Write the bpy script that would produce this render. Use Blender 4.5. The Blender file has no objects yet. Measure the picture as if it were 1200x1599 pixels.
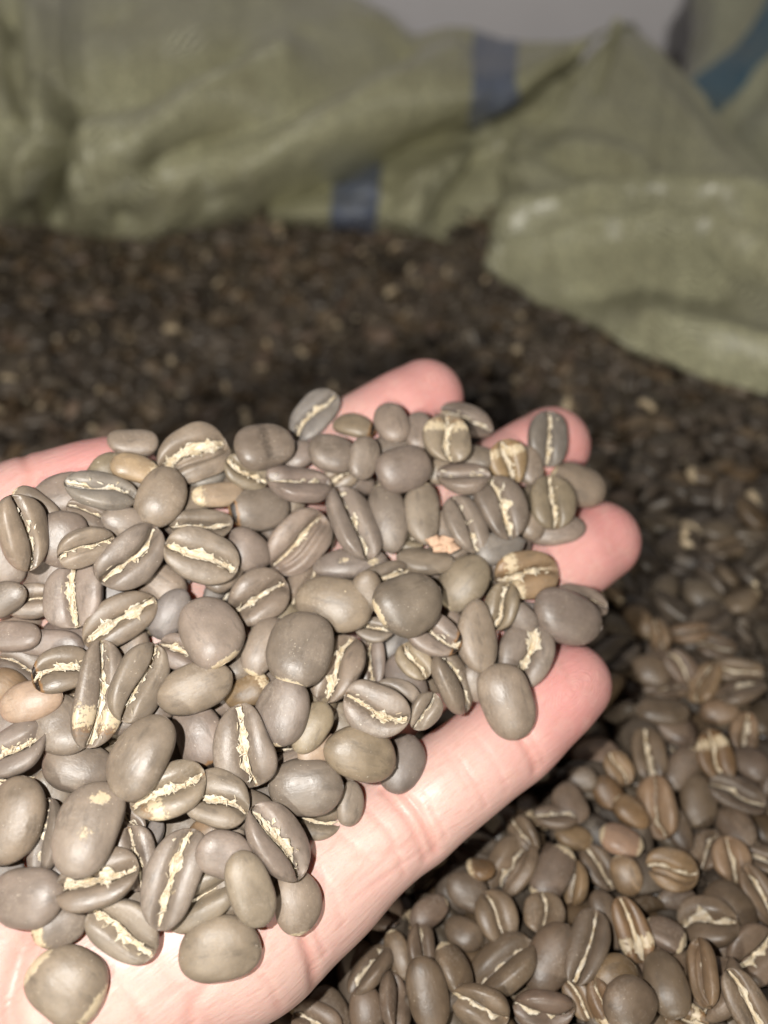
import bpy, math, random, base64
import numpy as np
from mathutils import Matrix, Vector

# ---------------------------------------------------------------- camera, light, exposure
F_PX, IMG_W, IMG_H = 1203.0, 1200.0, 1599.0        # focal length in photograph pixels
PITCH = math.radians(40.0)
CAM_H = 0.155
CAM = np.array([0.0, 0.0, CAM_H])
AX_R = np.array([1.0, 0.0, 0.0])
AX_F = np.array([0.0, math.cos(PITCH), -math.sin(PITCH)])
AX_U = np.array([0.0, math.sin(PITCH), math.cos(PITCH)])
def at(px, py, d):
    """world point seen at photograph pixel (px, py), d metres in front of the lens"""
    u = (px - 600.0) / F_PX; v = (py - 799.5) / F_PX
    return CAM + d * (AX_F + u * AX_R - v * AX_U)

FLASH_W, FILL_W, HAND_STEP = 1.18, 140.0, .0006
HUSK_D = 0.1411
scene = bpy.context.scene
cam_d = bpy.data.cameras.new('camera'); cam = bpy.data.objects.new('camera', cam_d); scene.collection.objects.link(cam)
cam.matrix_world = Matrix(((AX_R[0], AX_U[0], -AX_F[0], CAM[0]), (AX_R[1], AX_U[1], -AX_F[1], CAM[1]), (AX_R[2], AX_U[2], -AX_F[2], CAM[2]), (0, 0, 0, 1)))
cam_d.sensor_fit = 'HORIZONTAL'; cam_d.sensor_width = 36.0; cam_d.lens = 36.0 * F_PX / IMG_W
cam_d.clip_start = 0.005; cam_d.clip_end = 20.0
cam_d.dof.use_dof = True; cam_d.dof.focus_distance = 0.121; cam_d.dof.aperture_fstop = cam_d.lens / 3.2     # a 3.2 mm pupil
scene.camera = cam
world = bpy.data.worlds.new('World'); scene.world = world; world.use_nodes = True
world.node_tree.nodes['Background'].inputs[0].default_value = (1.0, 0.97, 0.93, 1)
world.node_tree.nodes['Background'].inputs[1].default_value = 0.02
def lamp(name, kind, loc, power, color, size):
    l = bpy.data.lights.new(name, kind); o = bpy.data.objects.new(name, l); scene.collection.objects.link(o)
    o.location = loc; l.energy = power; l.color = color
    l.shadow_soft_size = size
    return o
# the phone's flash, left of its lens
flash = lamp('phone_flash', 'POINT', CAM - .024 * AX_R + .006 * AX_U, FLASH_W, (1.0, .965, .91), .0016)
# fill lamp added behind the camera to brighten the sack and wall
fill_light = lamp('fill_lamp', 'POINT', (-.25, -2.35, 1.20), FILL_W, (1.0, .96, .86), .10)
vs = scene.view_settings
vs.view_transform = 'Standard'; vs.look = 'None'; vs.exposure = 0.0; vs.gamma = 1.0; vs.use_curve_mapping = False
scene.render.engine = 'CYCLES'
scene.cycles.use_denoising = True

# ---------------------------------------------------------------- helpers
def tag(o, label=None, cat=None, group=None, kind=None):
    if label: o['label'] = label
    if cat: o['category'] = cat
    if group: o['group'] = group
    if kind: o['kind'] = kind
    return o
def link(name, me, mat=None, parent=None):
    o = bpy.data.objects.new(name, me); scene.collection.objects.link(o)
    if mat and me and not me.materials: me.materials.append(mat)
    if parent: o.parent = parent
    return o
class NT:
    def __init__(s, name):
        s.m = bpy.data.materials.new(name); s.m.use_nodes = True; s.t = s.m.node_tree
        s.b = s.t.nodes['Principled BSDF']
    def n(s, kind, **kw):
        x = s.t.nodes.new(kind)
        for k, v in kw.items():
            if k.startswith('i_'): x.inputs[k[2:].replace('_', ' ')].default_value = v
            else: setattr(x, k, v)
        return x
    def l(s, a, b): s.t.links.new(a, b)
    def math(s, op, a, b=None, clamp=False):
        x = s.n('ShaderNodeMath', operation=op, use_clamp=clamp)
        for i, v in enumerate((a, b)):
            if v is None: continue
            if hasattr(v, 'links'): s.l(v, x.inputs[i])
            else: x.inputs[i].default_value = v
        return x.outputs[0]
    def mix(s, f, a, b, mode='MIX'):
        x = s.n('ShaderNodeMix', data_type='RGBA', blend_type=mode)
        for i, v in ((0, f), (6, a), (7, b)):
            if hasattr(v, 'links'): s.l(v, x.inputs[i])
            else: x.inputs[i].default_value = v if i == 0 else (*v, 1)
        return x.outputs[2]
    def noise(s, vec, scale, detail=3, rough=.55):
        x = s.n('ShaderNodeTexNoise'); x.inputs['Scale'].default_value = scale; x.inputs['Detail'].default_value = detail; x.inputs['Roughness'].default_value = rough
        if vec is not None: s.l(vec, x.inputs['Vector'])
        return x.outputs['Fac']
    def ramp(s, v, a, b, lo=0.0, hi=1.0):
        x = s.n('ShaderNodeMapRange'); s.l(v, x.inputs[0])
        for i, q in enumerate((a, b, lo, hi)): x.inputs[1 + i].default_value = q
        return x.outputs[0]
    def bump(s, h, dist, strength=1.0, normal=None):
        x = s.n('ShaderNodeBump'); x.inputs['Strength'].default_value = strength; x.inputs['Distance'].default_value = dist
        s.l(h, x.inputs['Height'])
        if normal is not None: s.l(normal, x.inputs['Normal'])
        return x.outputs[0]

# ---------------------------------------------------------------- materials
def bean_material(name, per_object, fine):
    m = NT(name)
    tc = m.n('ShaderNodeTexCoord')
    if per_object:
        oi = m.n('ShaderNodeObjectInfo'); col = oi.outputs['Color']
        off = m.n('ShaderNodeVectorMath', operation='ADD'); m.l(tc.outputs['Object'], off.inputs[0])
        sc = m.n('ShaderNodeVectorMath', operation='SCALE'); sc.inputs[0].default_value = (1.3, 2.1, 1.7); m.l(oi.outputs['Random'], sc.inputs['Scale'])
        m.l(sc.outputs[0], off.inputs[1]); vec = off.outputs[0]
    else:
        a = m.n('ShaderNodeAttribute', attribute_name='tint'); col = a.outputs['Color']; vec = tc.outputs['Object']
    mk = m.n('ShaderNodeAttribute', attribute_name='mark'); sep = m.n('ShaderNodeSeparateColor'); m.l(mk.outputs['Color'], sep.inputs[0])
    mott = m.noise(vec, 260, 4)
    big = m.noise(vec, 120, 2)
    c = m.mix(m.ramp(big, .42, .78, 0, .26), col, (.270, .212, .148), 'MIX')                # warmer, yellower zones
    c = m.mix(m.ramp(mott, .28, .74, .60, 1.0), (0, 0, 0), c, 'MIX')
    dust = m.math('MULTIPLY', m.noise(vec, 1900, 5, .7), m.noise(vec, 150, 3))
    c = m.mix(m.ramp(dust, .29, .42, 0, .26), c, (.50, .43, .36))
    grain = m.noise(vec, 2600, 2)
    c = m.mix(m.ramp(grain, .4, .66, 0, .10), c, (.09, .075, .06))
    rag = m.noise(vec, 1500, 4, .65)
    cream = m.ramp(m.math('ADD', sep.outputs[0], m.math('MULTIPLY', m.math('SUBTRACT', rag, .5), .9)), .46, .56)
    rust = m.ramp(m.math('ADD', sep.outputs[1], m.math('MULTIPLY', m.math('SUBTRACT', rag, .5), .8)), .42, .62)
    dark = m.ramp(m.math('ADD', sep.outputs[2], m.math('MULTIPLY', m.math('SUBTRACT', rag, .5), .5)), .40, .75)
    c = m.mix(m.math('MULTIPLY', rust, .75), c, (.27, .135, .045))
    c = m.mix(m.math('MULTIPLY', cream, .85), c, (.66, .54, .37))
    c = m.mix(dark, c, (.022, .015, .011))
    if fine:                                                                              # dust and chaff specks
        sp = m.math('ADD', m.noise(vec, 2900, 2, .5), m.math('MULTIPLY', m.noise(vec, 210, 2), .22))
        c = m.mix(m.ramp(sp, .83, .88, 0, .7), c, (.62, .54, .44))
    m.l(c, m.b.inputs['Base Color'])
    m.b.inputs['Specular IOR Level'].default_value = .56
    m.l(m.ramp(mott, .3, .7, .36, .52), m.b.inputs['Roughness'])
    if fine:
        mp = m.n('ShaderNodeMapping'); mp.inputs['Scale'].default_value = (.30, 1, 1); m.l(vec, mp.inputs[0])
        wr = m.noise(mp.outputs[0], 620, 4, .62)
        c2 = m.mix(m.ramp(wr, .30, .44, .45, 0), c, (.085, .068, .054)); m.l(c2, m.b.inputs['Base Color'])
        h = m.math('ADD', m.math('MULTIPLY', m.noise(vec, 850, 5, .62), .55), m.math('ADD', m.math('MULTIPLY', wr, .6), m.math('MULTIPLY', cream, .4)))
        m.l(m.bump(h, .00024, .5), m.b.inputs['Normal'])
        m.b.inputs['Subsurface Weight'].default_value = .22
        m.b.inputs['Subsurface Radius'].default_value = (.0016, .0012, .0007); m.b.inputs['Subsurface Scale'].default_value = 1.0
    return m.m
def silverskin_material():
    m = NT('silverskin'); tc = m.n('ShaderNodeTexCoord'); oi = m.n('ShaderNodeObjectInfo')
    sc = m.n('ShaderNodeVectorMath', operation='SCALE'); sc.inputs[0].default_value = (1.3, 2.1, 1.7); m.l(oi.outputs['Random'], sc.inputs['Scale'])
    off = m.n('ShaderNodeVectorMath', operation='ADD'); m.l(tc.outputs['Object'], off.inputs[0]); m.l(sc.outputs[0], off.inputs[1])
    mp = m.n('ShaderNodeMapping'); mp.inputs['Scale'].default_value = (.35, 1, 1); m.l(off.outputs[0], mp.inputs[0])
    n = m.noise(mp.outputs[0], 1700, 4, .6)
    c = m.mix(m.ramp(n, .34, .60), (.54, .41, .24), (.84, .77, .65))
    ed = m.n('ShaderNodeAttribute', attribute_name='edge'); es = m.n('ShaderNodeSeparateColor'); m.l(ed.outputs['Color'], es.inputs[0])
    c = m.mix(m.math('MULTIPLY', es.outputs[0], m.ramp(n, .3, .7, .2, .9)), c, (.36, .23, .10))
    c = m.mix(m.ramp(oi.outputs['Random'], 0, 1, 0, .40), c, (.76, .64, .45))
    m.l(c, m.b.inputs['Base Color']); m.b.inputs['Roughness'].default_value = .55
    m.l(m.bump(n, .0006, 1.0), m.b.inputs['Normal'])
    return m.m
def skin_material():
    m = NT('skin')
    uv = m.n('ShaderNodeAttribute', attribute_name='hand_uv'); tn = m.n('ShaderNodeAttribute', attribute_name='tone')
    sep = m.n('ShaderNodeSeparateColor'); m.l(tn.outputs['Color'], sep.inputs[0])
    P = uv.outputs['Vector']
    blot = m.noise(P, 95, 3); blot2 = m.noise(P, 330, 3)
    c = m.mix(sep.outputs[0], (.705, .490, .425), (.680, .310, .292))
    c = m.mix(m.ramp(blot, .38, .66, 0, .38), c, (.745, .430, .390))
    c = m.mix(m.ramp(blot2, .52, .75, 0, .25), c, (.80, .58, .49))
    c = m.mix(m.math('MULTIPLY', sep.outputs[1], .55), c, (.62, .27, .22))
    m.b.inputs['Roughness'].default_value = .41; m.b.inputs['Specular IOR Level'].default_value = .46
    m.b.inputs['Subsurface Weight'].default_value = .35
    m.b.inputs['Subsurface Radius'].default_value = (.0032, .0014, .0008); m.b.inputs['Subsurface Scale'].default_value = .7
    def aniso(sx, sy, rot, scale, det=3):
        mp = m.n('ShaderNodeMapping'); mp.inputs['Scale'].default_value = (sx, sy, 1); mp.inputs['Rotation'].default_value = (0, 0, rot); m.l(P, mp.inputs[0])
        return m.noise(mp.outputs[0], scale, det)
    lines = m.math('ADD', aniso(.16, 1, .10, 1500), aniso(.16, 1, 1.25, 1500))
    fold = aniso(.12, 1, .02, 420, 2)
    warp = m.math('MULTIPLY', m.math('SUBTRACT', m.noise(P, 170, 2), .5), .55)
    ridge = m.math('SINE', m.math('MULTIPLY', m.math('ADD', sep.outputs[2], warp), 2 * math.pi / .047))          # finger-print ridges
    rm = m.n('ShaderNodeAttribute', attribute_name='ridge_mask')
    h = m.math('ADD', m.math('MULTIPLY', lines, .45), m.math('MULTIPLY', fold, .45))
    fine = m.math('ADD', aniso(.22, 1, .05, 1150, 3), aniso(.22, 1, 1.1, 1150, 3))
    c = m.mix(m.ramp(fine, .74, .92, .24, 0), c, (.56, .26, .21))
    pore = m.noise(P, 2400, 2); c = m.mix(m.ramp(pore, .34, .46, .22, 0), c, (.60, .33, .27))
    m.l(c, m.b.inputs['Base Color'])
    h = m.math('ADD', h, m.math('MULTIPLY', fine, .25))
    nb = m.bump(h, .00022, .7)
    nb = m.bump(m.math('MULTIPLY', ridge, rm.outputs['Fac']), .000034, .8, nb)
    m.l(nb, m.b.inputs['Normal'])
    return m.m
def sack_material(name, base, stripe, half):
    m = NT(name); uv = m.n('ShaderNodeUVMap', uv_map='weave'); sd = m.n('ShaderNodeAttribute', attribute_name='stripe')
    sp = m.n('ShaderNodeSeparateXYZ'); m.l(uv.outputs[0], sp.inputs[0])
    T = .0017
    u = m.math('DIVIDE', sp.outputs[0], T); v = m.math('DIVIDE', sp.outputs[1], T)
    def tape(x):                                                                            # one flat tape: a low arch across its width
        f = m.math('SUBTRACT', m.math('FRACT', x), .5); return m.math('SUBTRACT', 1.0, m.math('MULTIPLY', m.math('MULTIPLY', f, f), 4.0))
    par = m.math('MODULO', m.math('ADD', m.math('FLOOR', u), m.math('FLOOR', v)), 2.0)
    par = m.math('ABSOLUTE', par)
    mixh = m.n('ShaderNodeMix', data_type='FLOAT'); m.l(par, mixh.inputs[0]); m.l(tape(u), mixh.inputs[2]); m.l(tape(v), mixh.inputs[3])
    h = mixh.outputs[0]
    cmb = m.n('ShaderNodeCombineXYZ'); m.l(m.math('FLOOR', u), cmb.inputs[0]); m.l(m.math('FLOOR', v), cmb.inputs[1])
    wn = m.n('ShaderNodeTexWhiteNoise', noise_dimensions='2D'); m.l(cmb.outputs[0], wn.inputs['Vector'])
    c = m.mix(wn.outputs['Value'], tuple(.74 * x for x in base), tuple(min(1.18 * x, .9) for x in base))
    st = m.math('LESS_THAN', m.math('ABSOLUTE', sd.outputs['Fac']), half)
    c = m.mix(m.math('MULTIPLY', st, m.ramp(wn.outputs['Value'], 0, 1, .68, .97)), c, stripe)
    dirt = m.noise(uv.outputs[0], 26, 4, .6)
    c = m.mix(m.ramp(dirt, .46, .74, 0, .32), c, (.30, .25, .14))
    m.l(c, m.b.inputs['Base Color'])
    m.b.inputs['Roughness'].default_value = .30; m.b.inputs['Specular IOR Level'].default_value = .9; m.b.inputs['Coat Weight'].default_value = .35; m.b.inputs['Coat Roughness'].default_value = .25
    h2 = m.math('ADD', m.math('MULTIPLY', h, .6), m.math('MULTIPLY', wn.outputs['Value'], .55))
    nb = m.bump(h2, .0011, 1.0)
    nb = m.bump(m.noise(uv.outputs[0], 45, 2), .003, .25, nb)
    m.l(nb, m.b.inputs['Normal'])
    return m.m
def plain_material(name, col, rough, scale, amp):
    m = NT(name); tc = m.n('ShaderNodeTexCoord'); n = m.noise(tc.outputs['Object'], scale, 5, .6)
    m.l(m.mix(m.ramp(n, .3, .7), tuple(x * (1 - amp) for x in col), tuple(x * (1 + amp) for x in col)), m.b.inputs['Base Color'])
    m.b.inputs['Roughness'].default_value = rough; m.l(m.bump(n, .002, .4), m.b.inputs['Normal'])
    return m.m
MAT_BEAN = bean_material('bean_surface', True, True)
MAT_PILE = bean_material('bean_surface_pile', False, False)
MAT_SKIN2 = silverskin_material()
MAT_HAND = skin_material()
# ---------------------------------------------------------------- the hand: one continuous skin from a distance field
def palm_depth(px, py):
    return 1.0 / (9.09 - 0.001033 * (px - 100.0) + 0.002229 * (py - 1535.0))
def unit(v): return v / np.linalg.norm(v)
H_N = unit(np.array([0.165, -0.476, 0.864]))                       # the palm faces up and back to the lens
_f = at(855, 705, palm_depth(855, 705)) - at(320, 1080, palm_depth(320, 1080))
H_S = unit(_f - H_N * _f.dot(H_N))                                 # wrist to fingertips
H_T = np.cross(H_N, H_S)                                           # little finger to thumb
H_O = at(320, 1080, palm_depth(320, 1080))
HB = np.stack([H_S, H_T, H_N])
def to_hand(p): return HB @ (np.asarray(p) - H_O)
def hp(px, py, drop=0.0):
    """where the sight line of a photograph pixel meets the palm plane lowered by drop metres, in hand coordinates"""
    o = to_hand(CAM); r = HB @ (at(px, py, 1.0) - CAM)
    return o + r * ((-drop - o[2]) / r[2])
def joint(px, py, r, lift=0.0): return (hp(px, py, r - lift), r)
FINGERS = {
 'little': [joint(891,1067,.0077,.000), joint(795,1152,.0084,-.001), joint(640,1268,.0092,-.003), joint(430,1425,.0108,-.004)],
 'ring':   [joint(937,845,.0083,.000), joint(805,930,.0090,-.003), joint(640,1045,.0099,-.006), joint(395,1245,.0115,-.007)],
 'middle': [joint(861,696,.0084,.000), joint(730,784,.0092,-.003), joint(560,905,.0101,-.006), joint(300,1085,.0118,-.007)],
 'index':  [joint(664,622,.0083,.000), joint(534,703,.0090,-.003), joint(373,820,.0099,-.006), joint(130,1010,.0117,-.006)],
 'thumb':  [joint(180,757,.0092,.002), joint(40,808,.0102,.002), joint(-190,925,.0125,.001), joint(-330,1180,.0160,-.004)],
}
WRIST = [(np.array([-.094, -.013, -.025]), .019), (np.array([-.088, .014, -.025]), .019)]
def smin(a, b, k):
    h = np.clip(0.5 + 0.5 * (b - a) / k, 0, 1)
    return b * (1 - h) + a * h - k * h * (1 - h)
def hand_grid(step):
    lo = np.array([-.165, -.075, -.062]); hi = np.array([.112, .075, .016])
    n = np.ceil((hi - lo) / step).astype(int) + 1
    ax = [(lo[i] + step * np.arange(n[i])).astype(np.float32) for i in range(3)]
    X, Y, Z = np.meshgrid(*ax, indexing='ij', sparse=True)
    def cone(a, b, ra, rb):
        ba = b - a; L2 = float(ba @ ba)
        t = np.clip(((X - a[0]) * ba[0] + (Y - a[1]) * ba[1] + (Z - a[2]) * ba[2]) / L2, 0, 1).astype(np.float32)
        d = np.sqrt((X - a[0] - t * ba[0])**2 + (Y - a[1] - t * ba[1])**2 + (Z - a[2] - t * ba[2])**2)
        return (d - (ra + t * (rb - ra))).astype(np.float32)
    def ball(c, rad):                                              # an ellipsoid, axes along the hand
        q = np.sqrt(((X - c[0]) / rad[0])**2 + ((Y - c[1]) / rad[1])**2 + ((Z - c[2]) / rad[2])**2)
        return ((q - 1) * min(rad)).astype(np.float32)
    def finger(J, pads=True):
        d = None
        for (a, ra), (b, rb) in zip(J[:-1], J[1:]):
            c = cone(a, b, ra, rb)
            d = c if d is None else smin(d, c, .0025)
        for (a, ra), (b, rb) in zip(J[:-1], J[1:]):                # fleshy pads between the joints
            m = a * .5 + b * .5 + np.array([0, 0, ra * .30]); u = (b - a) * .18
            d = smin(d, cone(m - u, m + u, ra * .80, ra * .84), .004)
        return d
    fl = {k: finger(J) for k, J in FINGERS.items()}
    d = fl['little']
    for k in ('ring', 'middle', 'index'): d = smin(d, fl[k], .0012)
    # palm: metacarpals from each knuckle to the wrist, webbing, the two fleshy mounds
    w0, w1 = WRIST[0][0], WRIST[1][0]
    p = None
    for k, (w, r2) in {'little': (w0 * .75 + w1 * .25, .0165), 'ring': (w0 * .6 + w1 * .4, .0165), 'middle': (w0 * .4 + w1 * .6, .0170), 'index': (w1, .0170)}.items():
        a, ra = FINGERS[k][3]; a2, ra2 = FINGERS[k][2]
        s = a + (a2 - a) * .30
        c = cone(s, w, ra * .98, r2)
        p = c if p is None else smin(p, c, .011)
    d = smin(d, p, .005)
    hyp = cone(hp(358, 1462, .0135), hp(-150, 1610, .013), .0130, .0165)
    d = smin(d, hyp, .010)
    th = smin(fl['thumb'], cone(FINGERS['thumb'][3][0], hp(-420, 1420, .016), .0165, .018), .010)
    d = smin(d, th, .010)
    then = cone(hp(-80, 1480, .0160), hp(-300, 1250, .012), .0150, .019)
    d = smin(d, then, .010)
    fa = cone((w0 + w1) * .5, (w0 + w1) * .5 + np.array([-.12, .0, -.012]), .025, .030)
    d = smin(d, fa, .018)
    d[0] = np.maximum(d[0], step)                                  # the forearm ends well outside the picture
    return d, lo, step, ax
def surface_nets(d, lo, step):
    """vertices and quads of the zero level of a sampled field"""
    s = d < 0
    nx, ny, nz = d.shape
    cnt = np.zeros((nx-1, ny-1, nz-1), np.int8)
    for i in (0, 1):
        for j in (0, 1):
            for k in (0, 1):
                cnt += s[i:nx-1+i, j:ny-1+j, k:nz-1+k]
    act = (cnt > 0) & (cnt < 8)
    cells = np.argwhere(act)
    idx = -np.ones(act.shape, np.int64); idx[act] = np.arange(len(cells))
    acc = np.zeros((len(cells), 3)); num = np.zeros(len(cells))
    c0 = cells
    for axis in range(3):
        o = [0, 1, 2]; o.remove(axis)
        for a in (0, 1):
            for b in (0, 1):
                off = np.zeros(3, int); off[o[0]] = a; off[o[1]] = b
                p = c0 + off; q = p.copy(); q[:, axis] += 1
                dp = d[p[:, 0], p[:, 1], p[:, 2]]; dq = d[q[:, 0], q[:, 1], q[:, 2]]
                m = (dp < 0) != (dq < 0)
                t = dp[m] / (dp[m] - dq[m])
                pos = off[None].astype(float).repeat(m.sum(), 0); pos[:, axis] += t
                acc[m] += pos; num[m] += 1
    V = lo + step * (cells + acc / num[:, None])
    Q = []
    for axis in range(3):
        o = [(axis + 1) % 3, (axis + 2) % 3]
        sl0 = [slice(None)] * 3; sl1 = [slice(None)] * 3
        sl0[axis] = slice(0, -1); sl1[axis] = slice(1, None)
        ch = s[tuple(sl0)] != s[tuple(sl1)]
        e = np.argwhere(ch)
        e = e[(e[:, o[0]] > 0) & (e[:, o[1]] > 0) & (e[:, o[0]] < d.shape[o[0]] - 1) & (e[:, o[1]] < d.shape[o[1]] - 1)]
        def at_(da, db):
            q = e.copy(); q[:, o[0]] -= da; q[:, o[1]] -= db
            return idx[q[:, 0], q[:, 1], q[:, 2]]
        quad = np.stack([at_(1, 1), at_(0, 1), at_(0, 0), at_(1, 0)], 1)
        inside = s[e[:, 0], e[:, 1], e[:, 2]]
        quad[~inside] = quad[~inside][:, ::-1]
        Q.append(quad)
    return V, np.concatenate(Q)
# ---------------------------------------------------------------- coffee beans: dome below (-z), creased flat face above (+z)
class Bean:
    def __init__(s, L, W, T, seed, feature='', chaff=2):
        r = s.r = np.random.default_rng(seed)
        s.L, s.W, s.T, s.feature, s.chaff = L, W, T, feature, chaff
        u = lambda a, b: float(r.uniform(a, b))
        s.p = u(1.9, 2.3); s.point = u(-.05, .13); s.bend = u(-.09, .09); s.warp = u(-.16, .16)
        s.flat = u(.42, .58); s.side = u(.90, 1.0); s.egg = u(-.25, .25)
        s.c0 = u(-.03, .03); s.c1 = u(.015, .085) * (1 if r.random() < .5 else -1); s.c2 = u(-.09, .09)
        s.gd = u(.34, .50); s.gw = u(.060, .100); s.roll_in = u(.10, .20)
        s.swell = r.uniform(0, 1, 9)**1.6; s.patchy = r.uniform(0, 1, 7)
        s.k = r.normal(size=(7, 3)); s.k *= (np.array([2.2, 2.6, 3.2, 3.8, 5.0, 7.0, 9.5]) / np.linalg.norm(s.k, axis=1))[:, None]
        s.ph = r.uniform(0, 6.28, 7); s.am = np.array([.024, .022, .019, .015, .010, .007, .005]) * u(.6, 1.4)
        s.end = 1 if r.random() < .5 else -1
        if feature == 'scab': s.am = s.am * 1.5
    def y0(s, t): return s.W * (s.c0 + s.c1 * np.sin(2.6 * t) + s.c2 * (t * t - .4))
    def at(s, t, phi, groove=1.0, lift=0.0):
        """surface point at length t (-1..1) and angle phi (pi/2 = crease)"""
        L, W, T = s.L, s.W, s.T
        a = np.clip(1 - np.abs(t)**s.p, 0, 1)**(1 / s.p)
        a = a * (1 + s.point * t * s.end) * (1 - .04 * np.exp(-(t / .45)**2))
        cw, sw = np.cos(phi), np.sin(phi)
        x = L / 2 * t + 0 * phi
        y = W / 2 * a * np.sign(cw) * np.abs(cw)**s.side
        zt = T * .40 * np.abs(sw)**s.flat * np.clip(a, 0, 1)**.75
        zb = -T * .60 * np.abs(sw)**.80 * a**.90
        z = np.where(sw > 0, zt, zb)
        yy = y - s.y0(t) * np.clip(a, 0, 1)
        up = np.clip(sw * 3, 0, 1)
        along = np.clip((1 - np.abs(t)) * 6 + .35, 0, 1)
        z = z - up * along * T * (s.roll_in * np.exp(-(yy / (W * .20))**2) + groove * s.gd * np.exp(-(yy / (W * s.gw))**2))
        if s.feature == 'lobe':
            q = yy + W * (.20 - .12 * t * t)
            z = z - up * along * T * (.30 * np.exp(-(q / (W * .055))**2) + .10 * np.clip(-q / (W * .2), 0, 1))
        z = z + s.warp * T * t * t
        y = y + s.bend * W * (t * t - .3) + s.egg * W * .2 * t
        n = np.zeros_like(z)
        X, Y, Z = x / (L * .5), y / (L * .5), z / (L * .5)
        for k, p, am in zip(s.k, s.ph, s.am): n = n + am * np.sin(k[0] * X + k[1] * Y + k[2] * Z + p)
        f = 1 + n
        e = t * s.end
        if s.feature in ('hole', 'scab', 'tip'):
            q = np.exp(-((e - .86) / .16)**2) * np.exp(-((np.abs(np.angle(np.exp(1j * (phi + 1.2)))) ) / .8)**2)
            f = f - (.10 if s.feature == 'hole' else .03) * q
        if s.feature == 'notch':
            f = f - .16 * np.exp(-((np.angle(np.exp(1j * (phi - (.9 if s.end > 0 else 2.2))))) / .5)**2) * np.exp(-((e - .72) / .14)**2)
        if s.feature == 'line':
            f = f - .022 * np.exp(-((t - .05 - .08 * np.sin(phi * 3)) / .028)**2) * np.clip(-sw, 0, 1)
        if s.feature == 'dimple':
            f = f - .10 * np.exp(-(t / .32)**2) * np.clip(-sw, 0, 1)**6
        if s.feature == 'crack':
            f = f - .045 * np.exp(-((t - .22 + .1 * np.sin(phi * 2)) / .05)**2) * np.clip(sw, 0, 1)
        return np.stack([x * (1 + .3 * n), y * f, z * f + lift], -1)
    def body(s, nt, nphi):
        tt = -np.cos(np.pi * (np.arange(1, nt) / nt)); tt = np.concatenate([[-.9995], tt[1:-1], [.9995]]) if nt > 6 else tt
        u = np.linspace(-1, 1, nphi, endpoint=False)
        ph = np.pi / 2 + np.pi * (.45 * u + .55 * u**3)
        P = s.at(tt[:, None], ph[None, :])
        V = P.reshape(-1, 3); n = len(tt)
        e0, e1 = P[0].mean(0), P[-1].mean(0)
        i = np.arange(n - 1)[:, None]; j = np.arange(nphi)[None]
        q = np.stack([i * nphi + j, i * nphi + (j + 1) % nphi, (i + 1) * nphi + (j + 1) % nphi, (i + 1) * nphi + j], -1).reshape(-1, 4)
        V = np.vstack([V, e0, e1]); N = len(V)
        jj = np.arange(nphi)
        c0 = np.stack([np.full(nphi, N - 2), (jj + 1) % nphi, jj], -1)
        c1 = np.stack([np.full(nphi, N - 1), (n - 1) * nphi + jj, (n - 1) * nphi + (jj + 1) % nphi], -1)
        mark = np.zeros((N, 3))
        T_, S_ = np.broadcast_to(tt[:, None], P.shape[:2]).ravel(), np.broadcast_to(ph[None], P.shape[:2]).ravel()
        e = T_ * s.end; sn = np.sin(S_)
        m = np.zeros((len(T_), 3))                                   # cream skin, rust, dark
        g = lambda x, w: np.exp(-(x / w)**2)
        if s.feature == 'tip': m[:, 0] = .75 * g(e - 1, .16); m[:, 1] = .9 * g(e - 1, .09)
        if s.feature == 'scab': m[:, 1] = .75 * g(e - .85, .35); m[:, 0] = .62 * g(e - .8, .45)
        if s.feature == 'hole': m[:, 1] = g(e - .88, .20) * .9; m[:, 2] = g(e - .88, .10) * (np.abs(sn) > .2)
        if s.feature == 'crack': m[:, 0] = .62 * g(e - .45, .4) * (sn > 0); m[:, 1] = .55 * g(e - .65, .3) * (sn > 0)
        if s.feature == 'flake': m[:, 0] = np.maximum(.80 * g(T_ - .55, .2) * g(np.cos(S_) - .1, .45), .60 * g(T_ + .2, .28) * g(np.cos(S_), .4)) * (sn < 0)
        if s.feature == 'patch': m[:, 0] = np.maximum(.95 * g(T_ - 1, .30), .95 * g(T_ + 1, .26))
        if s.feature == 'spot': m[:, 0] = .52 * g(T_ - .25, .12) * g(np.cos(S_) + .45, .16) * (sn < 0)
        if s.feature == 'dimple': m[:, 2] = .55 * g(T_, .35) * (sn < -.5)
        if s.chaff > 1:                                               # chips of skin left on the face beside the crease
            a_ = np.clip(1 - np.abs(T_)**s.p, 0, 1)**(1 / s.p); yy = np.cos(S_) * a_ * .5 - s.y0(T_) / s.W
            pt = np.interp(T_, np.linspace(-1, 1, 7), s.patchy)
            m[:, 0] = np.maximum(m[:, 0], (sn > 0) * (.30 + .10 * s.chaff) * pt * g(yy, .05 + .03 * s.chaff))
            m[:, 1] = np.maximum(m[:, 1], (sn > 0) * .50 * g(yy, .045))
        mark[:len(m)] = m
        return V, q, np.vstack([c0, c1]), mark
    def skin(s, ns=44, m=9):
        """ragged strip of silverskin along the crease"""
        r = s.r
        t = np.linspace(-.93, .93, ns)
        base = {1: .026, 2: .040, 3: .066}[s.chaff] * s.W
        x01 = np.linspace(0, 1, ns)
        m_ = np.interp(x01, np.linspace(0, 1, 9), s.swell)          # where the skin swells out of the groove
        def rag():
            w = .40 + 1.7 * m_ * np.interp(x01, np.linspace(0, 1, 8), r.uniform(.3, 1.3, 8))
            j = np.interp(x01, np.linspace(0, 1, ns // 2), r.uniform(.65, 1.4, ns // 2)) * r.uniform(.92, 1.08, ns)
            j = j + (r.random(ns) < .06) * r.uniform(.3, 1.0, ns)
            return np.clip(base * w * j * (1 - .6 * np.abs(t)**3), .010 * s.W, .28 * s.W)
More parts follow.
